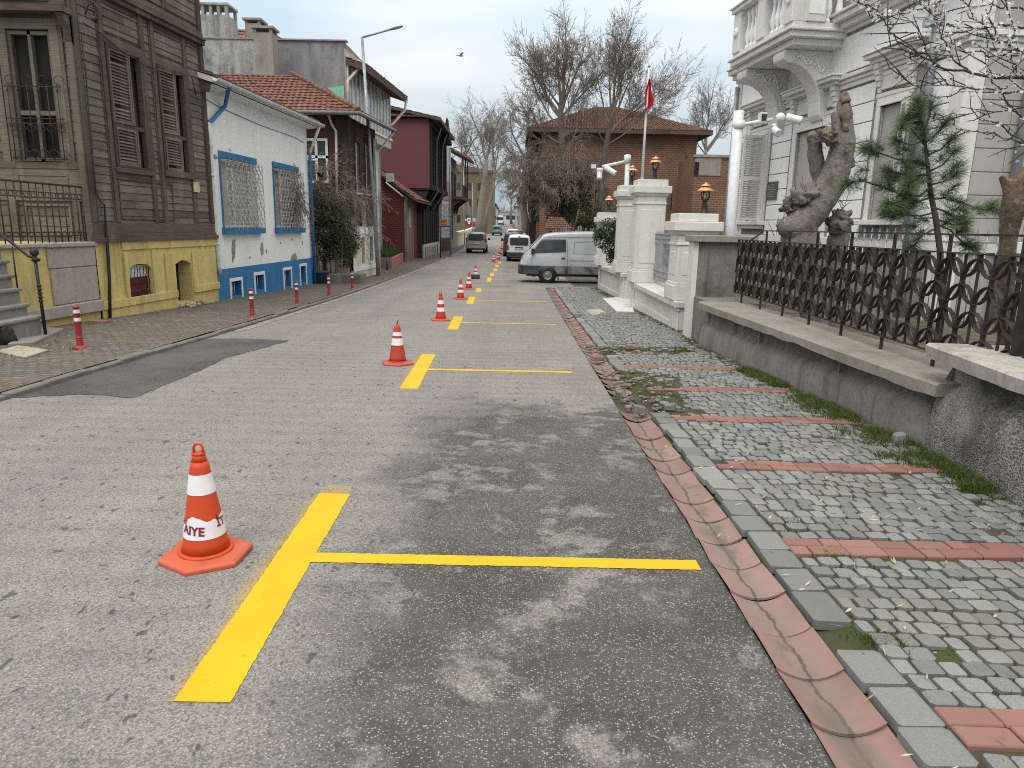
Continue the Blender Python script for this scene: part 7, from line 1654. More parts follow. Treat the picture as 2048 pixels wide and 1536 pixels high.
# ---- tail views
def hatch(hw,L_,h,zs,rw,tail=.10,kind='van'):
    hr=hw-.14; zr=h; f0=L_*.5; b0=-L_*.5
    st=[(f0,(hw*.72,hw*.6,.30,.45,.55,.05)),(f0-.15,(hw*.9,hw*.7,.25,.60,.78,.08)),(f0-.6,(hw,hr,.24,.80,.98,.08)),(f0-1.05,(hw,hr,.24,zs-.05,zs+.10,.08)),(f0-1.75,(hw,hr-.03,.24,zs,zr-.10,.14)),(f0-2.2,(hw,hr,.24,zs,zr-.01,.14)),(0,(hw,hr,.24,zs,zr,.14)),(b0+.55,(hw,hr,.26,zs,zr-.005,.14)),(b0+.16,(hw,hr-.01,.30,zs,zr-.03,.14)),(b0+.03,(hw*.965,hr-.05,.34,zs,zr-.10,.14)),(b0,(hw*.90,hr-.12,.38,zs-.02,zr-.18,.12))]
    return dict(st=st,hw=hw,hr=hr,zs=zs,zr=zr,wheels=(f0-.85,b0+.85),r=rw,b0=b0,f0=f0,parts=[])
# white hatchback van
S=hatch(.84,4.1,1.80,1.05,.31); b0=S['b0']; xf=lambda z:b0-.004 
def flat(y0,y1,z0,z1,x,c=.05): return rearpoly(rr_(y0,y1,z0,z1,c),lambda z:x)
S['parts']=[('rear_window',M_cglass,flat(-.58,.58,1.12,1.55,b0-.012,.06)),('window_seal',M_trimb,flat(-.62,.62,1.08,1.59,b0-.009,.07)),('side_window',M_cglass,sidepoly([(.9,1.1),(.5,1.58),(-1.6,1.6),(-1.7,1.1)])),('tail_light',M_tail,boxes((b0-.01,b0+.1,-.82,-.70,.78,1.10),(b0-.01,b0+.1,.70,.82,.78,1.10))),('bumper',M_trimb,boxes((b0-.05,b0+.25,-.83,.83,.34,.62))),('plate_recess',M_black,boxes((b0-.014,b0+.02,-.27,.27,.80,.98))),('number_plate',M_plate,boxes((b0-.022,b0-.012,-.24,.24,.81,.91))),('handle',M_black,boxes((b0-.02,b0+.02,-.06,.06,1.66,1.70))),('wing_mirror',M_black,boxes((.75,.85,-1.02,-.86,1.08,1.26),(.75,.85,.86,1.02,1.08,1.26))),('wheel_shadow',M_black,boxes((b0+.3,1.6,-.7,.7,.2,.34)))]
M_cwh=carpaint('white_car_paint',(.72,.74,.76,1),.25,.15)
vehicle('white_van','small white hatchback van parked with its tail to the camera','van',S,(.29,48.9+2.05,zg(50)),PI/2,M_cwh)
# silver people carrier driving away
S=hatch(.86,4.2,1.76,1.02,.31); b0=S['b0']
hexw=[(-.52,1.06),(.52,1.06),(.66,1.18),(.60,1.52),(.50,1.56),(-.50,1.56),(-.60,1.52),(-.66,1.18)]
S['parts']=[('rear_window',M_cglass,rearpoly(hexw,lambda z:b0-.014)),('side_window',M_cglass,sidepoly([(.9,1.08),(.5,1.52),(-1.7,1.54),(-1.8,1.1)])),('tail_light',M_tail,boxes((b0-.008,b0+.14,-.86,-.72,.95,1.30),(b0-.008,b0+.14,.72,.86,.95,1.30))),('number_plate',M_plate,boxes((b0-.022,b0-.01,-.25,.25,.78,.89))),('bumper_line',M_trimb,boxes((b0-.02,b0+.1,-.72,.72,.34,.42),(b0-.012,b0,-.7,.7,.70,.72))),('reflector',M_head,boxes((b0-.018,b0,-.72,-.5,.48,.54),(b0-.018,b0,.5,.72,.48,.54))),('wing_mirror',M_black,boxes((.75,.88,-1.08,-.88,1.06,1.24),(.75,.88,.88,1.08,1.06,1.24))),('spoiler',M_trimb,boxes((b0-.03,b0+.1,-.6,.6,1.60,1.64)))]
M_cgr=carpaint('grey_silver_paint',(.33,.34,.37,1),.25,.15)
vehicle('silver_car','silver grey people carrier driving away in the left lane','car',S,(-3.28,61.2+2.1,zg(62)),PI/2,M_cgr)
# dark grey van ahead of the white one
S=hatch(.86,4.5,1.88,1.1,.32); b0=S['b0']; S['parts']=[('rear_window',M_cglass,flat(-.62,.62,1.15,1.66,b0-.012,.06)),('side_window',M_cglass,sidepoly([(1.0,1.15),(.6,1.66),(-2.0,1.68),(-2.0,1.15)])),('tail_light',M_tail,boxes((b0-.01,b0+.1,-.85,-.73,.9,1.25),(b0-.01,b0+.1,.73,.85,.9,1.25))),('bumper',M_trimb,boxes((b0-.06,b0+.2,-.85,.85,.36,.66))),('wing_mirror',M_black,boxes((.9,1.0,-1.08,-.88,1.12,1.34),(.9,1.0,.88,1.08,1.12,1.34))),('rear_lamp_strip',M_head,boxes((b0-.012,b0,-.8,-.5,.7,.8)))]
vehicle('grey_van','dark grey van parked just ahead of the small white van','van',S,(-.05,56.5+2.2,zg(58)),PI/2,carpaint('dark_grey_paint',(.045,.045,.05,1),.2,.1))
def simple(name,label,cat,hw,L_,h,x,y,pnt,rot=PI/2):
    S=hatch(hw,L_,h,h*.6,.31); b0=S['b0']; S['parts']=[('rear_window',M_cglass,flat(-hw*.72,hw*.72,h*.63,h*.88,b0-.012,.05)),('side_window',M_cglass,sidepoly([(.9,h*.63),(.5,h*.86),(-L_*.42,h*.87),(-L_*.42,h*.63)])),('tail_light',M_tail,boxes((b0-.01,b0+.1,-hw,-hw*.84,h*.5,h*.7),(b0-.01,b0+.1,hw*.84,hw,h*.5,h*.7))),('bumper',M_trimb,boxes((b0-.05,b0+.2,-hw*.95,hw*.95,.34,.55))),('number_plate',M_plate,boxes((b0-.022,b0-.01,-.25,.25,h*.45,h*.51)))]
    return vehicle(name,label,cat,S,(x,y,zg(y)),rot,pnt)
simple('white_car','white car parked ahead of the dark grey van, only its roof showing','car',.86,4.3,1.62,.35,P(1013,480,70).y+2,M_cwh)
simple('black_pickup','black pickup parked beyond the white car','pickup',.92,5.0,1.75,.7,82,carpaint('black_paint',(.02,.02,.022,1),.2,.1))
simple('white_hatchback','far white hatchback with dark windows in the row of parked cars','car',.86,4.2,1.6,P(1026,455,97).x,97,M_cwh)
simple('teal_car','teal and white car driving away in the distance','car',.86,4.3,1.68,-3.1,125.5,carpaint('teal_paint',(.12,.26,.27,1),.25,.1))
S=hatch(1.2,9,3.0,1.4,.45); b0=S['b0']; S['parts']=[('rear_window',M_cglass,flat(-1,1,1.6,2.5,b0-.012,.08)),('side_window',M_cglass,sidepoly([(3.2,1.6),(3.2,2.5),(-4,2.5),(-4,1.6)])),('tail_light',M_tail,boxes((b0-.01,b0+.1,-1.15,-1,.8,1.2),(b0-.01,b0+.1,1,1.15,.8,1.2))),('bumper',M_trimb,boxes((b0-.05,b0+.2,-1.1,1.1,.4,.7)))]
vehicle('white_bus','white minibus far down the street','bus',S,(P(1000,440,232).x,236,zg(233)),PI/2,M_cwh)
# ================================================================ street lamps and signs
M_galv=plain('galvanised_steel',(.30,.33,.36,1),.45,.4,.15,4)
def lamp_post(label,x,y,xt,yt,Y,yaw_px,r=.075,armlen=1.6):
    base=Vector((x,Y,zg(Y)+.05)); t=thing('street_lamp',label,'street lamp',tuple(base),'street lamps on the left pavement')
    top=P(xt,yt,Y); m_=MB(); m_.tube([base,base.lerp(top,.5),top],[r*1.25,r,r*.75],12); m_.lathe(tuple(base-Vector((0,0,.02))),[(.2,0),(.2,.03),(.1,.05)],10); m_.build('pole',M_galv,t)
    hd=P(*yaw_px,Y-.3); m_=MB(); m_.tube([top-Vector((0,0,.02)),top.lerp(hd,.72)],r*.55,8); m_.build('arm',M_galv,t)
    d=(hd-top).normalized(); c=top.lerp(hd,.66); e=hd; m_=MB(); w_=.13*(r/.075); u=Vector((0,1,0)); nn=d.cross(u).normalized()
    if nn.z<0: nn=-nn
    vs=[]; st=[(0,.4,.4),(.12,.8,.7),(.5,1,1),(.9,.8,.6),(1,.3,.2)]
    for t_,ww,hh_ in st:
        q=c.lerp(e,t_)
        for k in range(8): a=2*PI*k/8; vs.append(q+u*(w_*ww*math.cos(a))+nn*(w_*.42*hh_*math.sin(a)))
    m_.add(vs,[(i*8+k,i*8+(k+1)%8,(i+1)*8+(k+1)%8,(i+1)*8+k) for i in range(4) for k in range(8)]+[tuple(range(8)),tuple(39-k for k in range(8))],True); m_.build('lamp_head',M_galv,t); return t
g_=G(757,553,.06); lamp_post('tall galvanised street lamp nearest the camera, before the brown house',g_.x,0,724,74,g_.y,(806,52))
g_=G(902,512,.06); lamp_post('slimmer grey street lamp beside the black timber house',g_.x,0,899,297,g_.y,(938,289),.07)
g_=G(929,488,.06); lamp_post('far street lamp by the cream wall',g_.x,0,927,334,g_.y,(955,327),.07)
g_=G(946,478,.06); lamp_post('farthest street lamp before the plane trees',g_.x,0,945,366,g_.y,(966,352),.07)
M_or_s=plain('orange_sign_board',(.42,.16,.02,1),.6); M_sd=plain('sign_print',(.10,.05,.015,1),.6)
Ys=51; q=lambda x,y:P(x,y,Ys); sg=thing('direction_sign','small orange direction board on a dark post on the left pavement','sign',(q(881,480).x,Ys,zg(Ys)))
mb=MB(); mb.tube([(q(881,480).x,Ys,zg(Ys)),q(881,452)],.04,8); mb.box(wx(Ys),q(873,452).x,q(900,452).x,-.03,.03,q(880,454).z,q(880,452).z); mb.build('post',M_black,sg)
mb=MB(); mb.box(wx(Ys),q(880,0).x,q(894,0).x,-.02,.02,q(887,451).z,q(887,439).z); b_=mb.build('board',M_or_s,sg); mb=MB(); [mb.box(wx(Ys),q(881.5,0).x,q(892.5-k%2,0).x,.02,.025,q(887,449.3-3*k).z,q(887,448.3-3*k).z) for k in range(4)]; mb.build('lettering',M_sd,b_)
# notices on the brown house corner
mb=MB(); yy=29.9; q=lambda x,y:Cf.p(Cf.s(x,y,.1),.1,Cf.z(x,y,.1)); c=q(727,415); mb.lathe(c,[(.0,0),(.2,0),(.2,.03),(0,.03)],18,axis=(*Cf.n,0)); [setattr(v,'z',c.z+(v.z-c.z)*1.4) for v in mb.v]; mb.build('oval_sign',plain('tan_sign',(.42,.20,.06,1),.6),label='tan oval sign hanging on the brown house front',cat='sign')
c=q(728,440); mb=MB(); mb.box(Cf,Cf.s(725,440,.1)-.05,Cf.s(731,440,.1)+.05,.08,.12,c.z-.3,c.z+.35); mb.build('notice_board',plain('blue_white_notice',(.36,.40,.50,1),.6,0,.4,7),label='small blue and white notice under the oval sign',cat='sign')
c=G(775,541,.05); mb=MB(); mb.lathe((c.x,c.y,c.z),[(.07,0),(.07,.55),(.05,.58),(0,.58)],12); mb.build('blue_post',M_bluep,label='short blue post by the foot of the nearest street lamp',cat='post')
mb=MB(); ym=33.6; mb.tube([(-5.95,31.6,zg(31)),P(752,330,31.6)],.05,8); mb.build('pipe_post',plain('white_conduit',(.5,.5,.48,1),.5),label='pale conduit post standing right beside the nearest street lamp',cat='post')
# red and white shop boards by the plane trees
M_rsign=plain('red_board_sign',(.33,.02,.03,1),.6); Yq=108
for x0,x1,y0,y1,lb,mt,nm in ((929,934,436,443,'leftmost red square shop board far down the left side',M_rsign,'shop_board'),(934.5,941,436,444,'white and red shop board between two others far down the left side',M_white,'shop_board'),(944,951,436,443,'grey white shop board far down the left side, nearest the plane tree',plain('grey_board',(.45,.47,.48,1),.6),'shop_board'),(932,953,445,451.5,'long red banner with white marks below the small shop boards',M_rsign,'shop_banner')):
    mb=MB(); f_=wx(Yq); mb.box(f_,P(x0,440,Yq).x,P(x1,440,Yq).x,0,.12,P(940,y1,Yq).z,P(940,y0,Yq).z); o=mb.build(nm,mt,label=lb,cat='sign'); mb=MB(); cx_=P((x0+x1)/2,440,Yq).x; cz2=P(940,(y0+y1)/2,Yq).z
    if nm=='shop_banner': mb.lathe((cx_-.3,Yq-.13,cz2+.15),[(0,0),(.16,0),(.16,.02)],10,axis=(0,-1,0)); mb.box(f_,cx_+.8,cx_+1.3,.12,.14,cz2-.2,cz2+.25)
    else: mb.box(f_,P(x0,440,Yq).x+.08,P(x1,440,Yq).x-.08,.12,.14,cz2-.12,cz2+.1)
    mb.build('sign_mark',M_rsign if mt is M_white else M_white,o)
mb=MB(); [mb.tube([(P(x,440,Yq).x,Yq+.1,zg(Yq)),P(x,437,Yq+.1)],.05,6) for x in (930.5,951)]; mb.build('sign_frame',M_black,label='dark posts carrying the red and white shop boards',cat='frame')
# ================================================================ trees
M_tw=barkmat('winter_bark',(.085,.072,.060,1),(.165,.142,.122,1),7); M_twg=barkmat('grey_winter_bark',(.14,.125,.105,1),(.25,.225,.195,1),5); M_twl=barkmat('twig_bark',(.16,.13,.105,1),(.25,.20,.165,1),6)
def grow(mb,p,d,l_,r,lev,cfg,rng):
    n=4 if lev<2 else 3; pts=[p]; rad=[r]; q=p; dd=d.copy(); kids=[]
    for i in range(n):
        dd=(dd+Vector((rng.gauss(0,cfg['wig']),rng.gauss(0,cfg['wig']),rng.gauss(0,cfg['wig'])+cfg['up'][min(lev,len(cfg['up'])-1)]))).normalized(); q=q+dd*(l_/n); pts.append(q); rad.append(max(r*(1-cfg['taper']*(i+1)/n),cfg['rmin'])); kids.append((q,dd.copy(),rad[-1],(i+1)/n))
    mb.tube(pts,rad,(9,7,5,4,3,3,3)[min(lev,6)],False,rnd=rng.random())
    if lev>=cfg['lev']: return
    m=cfg['n'][lev]
    for k in range(m):
        t_=cfg['t0'][lev]+(1-cfg['t0'][lev])*(k+rng.random())/m; j=min(int(t_*n),n-1); q0,dq,rq,_=kids[j]; base=pts[j].lerp(pts[j+1],t_*n-j) if j<n else q0
        ax=dq.orthogonal().normalized(); ax.rotate(Matrix.Rotation(rng.uniform(0,2*PI),3,dq)); nd=dq.copy(); nd.rotate(Matrix.Rotation(cfg['ang'][lev]*rng.uniform(.65,1.3),3,ax))
        grow(mb,base,nd,l_*cfg['ratio'][lev]*rng.uniform(.7,1.2)*(1.15-.4*t_),rq*cfg['rr'],lev+1,cfg,rng)
    if cfg.get('lead',True): grow(mb,pts[-1],dd,l_*cfg['ratio'][lev]*1.0,rad[-1]*.95,lev+1,cfg,rng)
def bare_tree(name,label,base,trunk,scaf,cfg,seed,mat,twm=None,group=None,r0=.3):
    t=thing(name,label,'tree',tuple(base),group); rng=random.Random(seed)
    m_=MB(); m_.tube(trunk,[r0*(1-.45*i/(len(trunk)-1)) for i in range(len(trunk))],12,jit=.12); m_.build('trunk',mat,t)
    m_=MB()
    for (p0,d,l_,r) in scaf: grow(m_,Vector(p0),Vector(d).normalized(),l_,r,0,cfg,rng)
    m_.build('crown',twm or mat,t); return t
CF=dict(wig=.10,up=(.10,.09,.05,.02,.0),taper=.55,rmin=.008,lev=5,n=(4,4,4,3,3),t0=(.25,.2,.15,.1,.1),ang=(.6,.62,.7,.75,.8),ratio=(.72,.66,.6,.58,.55),rr=.66)
# big fan of bare limbs before the brick house: two stems
YA=44.0; Q=lambda x,y,dy=0:P(x,y,YA+dy)
def scaffold(pxs,dy=0):
    out=[]
    for (x0,y0,x1,y1,r) in pxs:
        a,b=Q(x0,y0,dy),Q(x1,y1,dy+R.uniform(-1.5,1.5)); out.append((a,b-a,(b-a).length*.82,r*.8))
    return out
CFb=dict(CF,rmin=.0075,wig=.085,lev=4,n=(6,5,4,3),up=(.05,.06,.04,.02),ang=(.58,.66,.72,.78),ratio=(.60,.56,.52,.5),t0=(.3,.2,.15,.1),rr=.5)
tk=[Vector((Q(1128,470).x,YA,zg(YA)-.2)),Q(1126,430),Q(1127,360),Q(1124,290),Q(1121,240),Q(1122,205)]
def bt2(label,trunk,scaf,seed,r0,cfg=CFb,m1=None,m2=None): return bare_tree('bare_tree',label,trunk[0],trunk,scaf,cfg,seed,m1 or M_tw,m2 or M_twl,r0=r0)
bt2('large bare tree with a fan of upright limbs, before the brick house',tk,scaffold([(1121,240,1080,130,.13),(1122,205,1104,100,.13),(1122,205,1134,85,.14),(1121,215,1058,130,.09),(1123,225,1168,115,.12),(1123,255,1185,175,.10),(1122,260,1048,190,.09),(1124,290,1030,240,.07),(1123,240,1040,150,.08),(1123,235,1195,130,.09),(1124,300,1015,260,.05),(1124,310,1180,235,.06),(1122,215,1112,130,.08),(1122,220,1148,120,.08)]),5,.27)
YA=43.0
tk=[Vector((Q(1196,470).x,YA,zg(YA)-.2)),Q(1200,400),Q(1207,320),Q(1216,270),Q(1224,235),Q(1226,210)]
bt2('bare spreading tree leaning over the brick house roof, right of the fan shaped tree',tk,scaffold([(1216,270,1300,200,.11),(1224,235,1258,130,.10),(1226,210,1240,90,.10),(1222,225,1215,110,.08),(1218,262,1330,175,.08),(1222,245,1290,130,.09),(1212,290,1165,215,.06),(1216,270,1320,225,.06),(1222,240,1275,95,.07),(1220,250,1185,150,.07),(1214,290,1340,215,.05)]),9,.19)
# drooping brown creeper and ivy round the stems
M_ivy=leafmat('ivy_leaf',(.012,.022,.008,1),(.04,.062,.018,1),.5,.1)
YA=43.4; t=thing('ivy_bush','dark ivy smothering the foot of the big bare tree','shrub',(Q(1130,470).x,YA,zg(YA)))
mb=MB(); leafcloud(mb,[(*Q(1135,440),.9),(*Q(1120,420),.9),(*Q(1150,415),.9),(*Q(1165,440),.9),(*Q(1148,455),1.0),(*Q(1110,395),.7),(*Q(1130,380),.7),(*Q(1125,345,.3),.55),(*Q(1170,400),.55),(*Q(1182,385),.4)],9000,.075); mb.build('foliage',M_ivy,t)
mb=MB(); mb.tube([(Q(1130,470).x,YA+.2,zg(YA)-.2),Q(1130,400,.2)],.12,7); mb.build('stem',M_barkd,t)
CFd=dict(CF,wig=.16,up=(-.02,-.10,-.16,-.2),lev=3,n=(7,6,5),ang=(.9,.9,.9),ratio=(.6,.55,.5),t0=(.1,.1,.1),rmin=.010,rr=.6)
rng=random.Random(21); mb=MB()
t=thing('creeper','brown drooping leafless creeper hanging in the bare tree stems','creeper',(Q(1115,470).x,YA,zg(YA)))
for x,y in ((1100,330),(1090,350),(1115,310),(1130,320),(1075,360),(1140,340),(1150,330),(1105,370),(1170,345),(1190,350),(1120,400),(1085,400)):
    for k in range(3): grow(mb,Q(x,y,rng.uniform(-.6,.6)),Vector((rng.gauss(0,.7),rng.gauss(0,.5),rng.uniform(-.4,.5))).normalized(),rng.uniform(1.0,2.0),.028,0,CFd,rng)
mb.tube([(Q(1112,470).x,YA,zg(YA)-.2),Q(1112,400),Q(1110,320)],[.07,.06,.04],6); mb.build('vines',M_twl,t)
# tree behind the outbuilding, right
YA=62; bt2('pale bare tree behind the low outbuilding beside the mansion',[Vector((Q(1410,440).x,YA,zg(YA)-.2)),Q(1410,330),Q(1412,300)],scaffold([(1412,300,1385,240,.12),(1412,300,1425,200,.14),(1412,300,1455,240,.12),(1412,310,1370,270,.08),(1412,305,1405,215,.1),(1412,305,1480,215,.1)]),31,.22,dict(CFb,lev=4,n=(5,5,4,4)),M_twg,M_twg)
# plane trees along the far left
CFp=dict(CFb,lev=4,wig=.15,up=(.05,.04,.0,-.03),ang=(.7,.75,.8,.8),ratio=(.6,.58,.56,.5),rmin=.013,n=(5,4,3,3))
def plane_tree(label,xb,Y,tr_,sc,seed,r0):
    global YA; YA=Y; tk=[Vector((Q(xb,460).x,Y,zg(Y)-.1))]+[Q(*q) for q in tr_]; return bt2(label,tk,scaffold(sc),seed,r0,CFp,M_twg,M_twg)
plane_tree('leaning plane tree on the left pavement edge, past the cream wall',955,100,[(958,440),(964,400),(970,350),(973,320)],[(973,320,940,240,.2),(973,320,985,235,.2),(972,330,1010,270,.18),(968,360,925,300,.16),(966,380,1005,330,.14),(972,325,960,250,.16),(970,345,905,270,.14)],41,.55)
plane_tree('plane tree behind the leaning one, its crown over the cream wall',940,118,[(938,420),(930,380),(925,340)],[(925,340,905,280,.2),(925,340,930,250,.2),(925,345,955,285,.16),(927,350,895,320,.15),(926,345,945,265,.15)],43,.30)
plane_tree('plane tree standing close behind the leaning trunk',968,112,[(975,420),(985,380),(990,340)],[(990,340,985,260,.2),(990,340,1010,280,.16),(988,350,1025,310,.16),(985,370,955,330,.14),(990,345,972,265,.15)],47,.28)
plane_tree('plane tree on the right kerb, its trunk dark before the brick house',1052,75,[(1050,440),(1044,400),(1050,360),(1052,320)],[(1052,320,1030,230,.16),(1052,320,1060,235,.16),(1050,340,1005,275,.15),(1048,360,1010,330,.12),(1050,345,1085,270,.12),(1046,385,1005,365,.10),(1046,390,1080,350,.09)],53,.40)
plane_tree('far hazy bare tree at the left end of the street',985,200,[(985,420),(985,390)],[(985,390,975,340,.25),(985,390,995,330,.25),(985,395,1010,350,.2),(985,395,965,360,.2)],57,.45)
plane_tree('far hazy bare tree over the end of the street',1022,260,[(1022,425),(1022,405)],[(1022,405,1012,370,.25),(1022,405,1032,365,.25),(1022,410,1045,385,.2),(1022,410,1005,385,.2)],59,.5)
plane_tree('far bare tree on the right side of the street end',1040,170,[(1042,420),(1043,380)],[(1043,380,1030,320,.22),(1043,380,1055,320,.22),(1043,390,1020,350,.18),(1043,385,1062,340,.2)],61,.45)
# ================================================================ brick house, outbuilding, end of street
M_obr=brick('old_brick',(.225,.10,.062,1),(.14,.066,.044,1),(.25,.185,.14,1),.42,.15,.03,(.09,.055,.04),.6)
Yb=56; f_=wx(Yb); xl,xr=f_.s(1083,300),f_.s(1391,330); ze=f_.z(1250,264)
bk=thing('brick_house','big old brown brick house with a wide low hipped tile roof','house',((xl+xr)/2,Yb+5,zg(Yb)))
Bf2=Fr((xl,Yb),(1,.0),(0,-1)); W_=xr-xl; zb=zg(Yb)-.5
mb=MB(); mb.box(Bf2,0,W_,-11,0,zb,ze,.5); mb.build('wall',M_obr,bk)
mb=MB(); s_=lambda x:f_.s(x,400)-xl
for x,y in ((1190,390),(1342,400),(1380,385),(1366,330)): mb.box(Bf2,s_(x),s_(x)+.06,0,.05,f_.z(x,y+14)-.2,f_.z(x,y-14)+.2)
mb.build('iron_anchor',M_black,bk)
e0,e1=Vector((xl-1.1,Yb-.9,ze+.05)),Vector((xr+.9,Yb-.9,ze+.05)); apx=P(1222,216,Yb+5.2); r0,r1=Vector((apx.x-1.2,Yb+5,apx.z)),Vector((apx.x+.4,Yb+5,apx.z))
ra=f_.s(1083,225)
mb=MB(); slab(mb,e0,e1,r0,r1,.25); slab(mb,e1,Vector((xr+.9,Yb+11,ze+.05)),r1,r1+Vector((0,.5,0)),.25); slab(mb,Vector((xl-1.1,Yb+11,ze+.05)),e0,r0+Vector((0,.5,0)),r0,.25); mb.build('eave',M_woodd,bk)
M_tileo=tilemat('old_roof_tile',(.15,.075,.053,1),(.215,.112,.082,1),(.135,.11,.08,1))
mb=MB(); tiles(mb,e0,e1,r0,r1,24,64,.05,.06); tiles(mb,e1,Vector((xr+.9,Yb+11,ze+.05)),r1,r1+Vector((0,.5,0)),18,40,.05,.06); tiles(mb,Vector((xl-1.1,Yb+11,ze+.05)),e0,r0+Vector((0,.5,0)),r0,18,40,.05,.06); mb.build('roof',M_tileo,bk)
mb=MB(); 
for k in range(5): mb.box(Fr((xl-.02,Yb),(0,1),(-1,0)),1+2*k,2+2*k,0,.1,ze-3.2,ze-1.2); mb.box(Fr((xl-.02,Yb),(0,1),(-1,0)),1+2*k,2+2*k,0,.1,ze-6.6,ze-4.6)
mb.build('side_window',M_dark,bk)
mb=MB(); mb.box(Fr((xl-.0,Yb+.6),(0,1),(-1,0)),0,9,.0,1.0,ze-4.0,ze-.6,.5); mb.build('wooden_bay',M_brn,bk)
Yo=50; f_=wx(Yo); ob_=thing('outbuilding','low grey rendered outbuilding of rough brick with a dark window, beside the brick house','outbuilding',(f_.s(1425,400),Yo+2,zg(Yo)))
x0,x1=f_.s(1386,380),f_.s(1475,380); zt=f_.z(1420,311); mb=MB(); mb.cube(x0,x1,Yo,Yo+5,zg(Yo)-.3,zt,.5); mb.build('wall',M_obr,ob_)
mb=MB(); mb.box(f_,x0,f_.s(1441,340),0,.05,f_.z(1410,351),zt-.12,.5); mb.build('render_patch',M_stuc3,ob_)
mb=MB(); mb.box(f_,f_.s(1388,340),f_.s(1397,340),.05,.09,f_.z(1392,350),f_.z(1392,324)); mb.build('window',M_dark,ob_)
mb=MB(); mb.box(f_,x0-.1,x1,-.3,.12,zt-.12,zt+.05);  mb.build('roof',M_stuc3,ob_)
# wooden shack, picket fence, leaning pole, junk in front of the brick house
YS_=40; f_=wx(YS_); sk=thing('wooden_shack','low brown wooden shack with a tiled roof behind the silver van','shack',(f_.s(1110,470),YS_+1,zg(YS_)))
x0,x1=f_.s(1098,470),f_.s(1135,470); zt=f_.z(1115,455); mb=MB(); siding(mb,f_,x0,x1,zg(YS_)-.1,zt,None,0,.2,.01); mb.cube(x0+.02,x1-.02,YS_+.06,YS_+2,zg(YS_)-.1,zt); mb.build('wall',M_wood,sk)
mb=MB(); e0,e1=Vector((x0-.25,YS_-.3,zt-.1)),Vector((x1+.25,YS_-.3,zt-.1)); mid=(x0+x1)/2; tiles(mb,e0,e1,Vector((mid-.5,YS_+1.2,zt+.55)),Vector((mid+.3,YS_+1.2,zt+.55)),6,12); slab(mb,e0,e1,Vector((mid-.5,YS_+1.2,zt+.55)),Vector((mid+.3,YS_+1.2,zt+.55)),.1); mb.build('roof',M_tileo,sk)
YF=38; f_=wx(YF); pf=thing('picket_fence','ragged grey picket fence behind the silver van roof','fence',(f_.s(1150,470),YF,zg(YF)))
mb=MB(); x=f_.s(1105,470)
while x<f_.s(1215,470): mb.box(f_,x,x+.09,0,.02,zg(YF)-.1,f_.z(1150,460)+R.uniform(-.12,.22)); x+=.13
mb.build('pickets',m0,pf); mb=MB(); mb.box(f_,f_.s(1105,470),f_.s(1215,470),-.05,0,f_.z(1150,470),f_.z(1150,468)); mb.build('rail',M_wood,pf)
mb=MB(); mb.tube([P(1148,462,37),P(1158,418,37)],.05,6); mb.build('leaning_pole',M_woodl,label='pale pole leaning up behind the silver van',cat='pole')
mb=MB(); Y_=43; t=thing('dark_bush','dark tangled bush between the ivy and the white gate pillars','shrub',(P(1185,470,Y_).x,Y_,zg(Y_))); leafcloud(mb,[(*P(1180,440,Y_),.9),(*P(1205,425,Y_),.8),(*P(1172,460,Y_),.8),(*P(1215,455,Y_),.7)],2600,.08); mb.build('foliage',M_ivy,t); mb=MB(); mb.tube([(P(1185,470,Y_).x,Y_,zg(Y_)-.1),P(1188,440,Y_)],.06,6); mb.build('stem',M_barkd,t)
# old tall wooden house on the right kerb
Yh=66; f_=wx(Yh); th_=thing('timber_row','dark brown timber row house on the right, hidden behind the plane tree','house',(f_.s(1075,440),Yh+4,zg(Yh)))
mb=MB(); mb.cube(f_.s(1062,430),f_.s(1100,430),Yh,Yh+12,zg(Yh)-.3,f_.z(1080,330),.5); mb.build('wall',M_brn,th_)
Hf=Fr((f_.s(1062,430)-.01,Yh),(0,1),(-1,0)); mb=MB(); [mb.box(Hf,.6+2*k,1.7+2*k,0,.1,zg(Yh)+.9+3*j,zg(Yh)+2.6+3*j) for k in range(6) for j in range(2)]; mb.build('window',M_dark,th_)
# market stall and people far off on the right
Yk=92; f_=wx(Yk); ms_=thing('market_stall','dark blue covered stall with yellow goods far off on the right pavement','stall',(f_.s(1065,460),Yk,zg(Yk)))
mb=MB(); mb.box(f_,f_.s(1051,450),f_.s(1072,450),-2,0,zg(Yk),f_.z(1060,458)); mb.build('counter',plain('navy_cloth',(.02,.035,.08,1),.7),ms_); mb=MB(); mb.box(f_,f_.s(1052,450),f_.s(1071,450),-1.5,.1,f_.z(1060,459),f_.z(1060,455)); mb.build('goods',plain('yellow_goods',(.55,.32,.06,1),.7,0,.4,6),ms_)
mb=MB(); [mb.tube([(f_.s(x,450),Yk-d,zg(Yk)),(f_.s(x,450),Yk-d,f_.z(1060,432))],.05,5) for x in (1051,1072) for d in (0,2)]; mb.add([f_.p(f_.s(1049,450),.4,f_.z(1060,436)),f_.p(f_.s(1074,450),.4,f_.z(1060,436)),f_.p(f_.s(1074,450),-2.2,f_.z(1060,428)),f_.p(f_.s(1049,450),-2.2,f_.z(1060,428))],[(0,1,2,3)]); mb.build('canopy',plain('stall_canopy',(.05,.045,.04,1),.8),ms_)
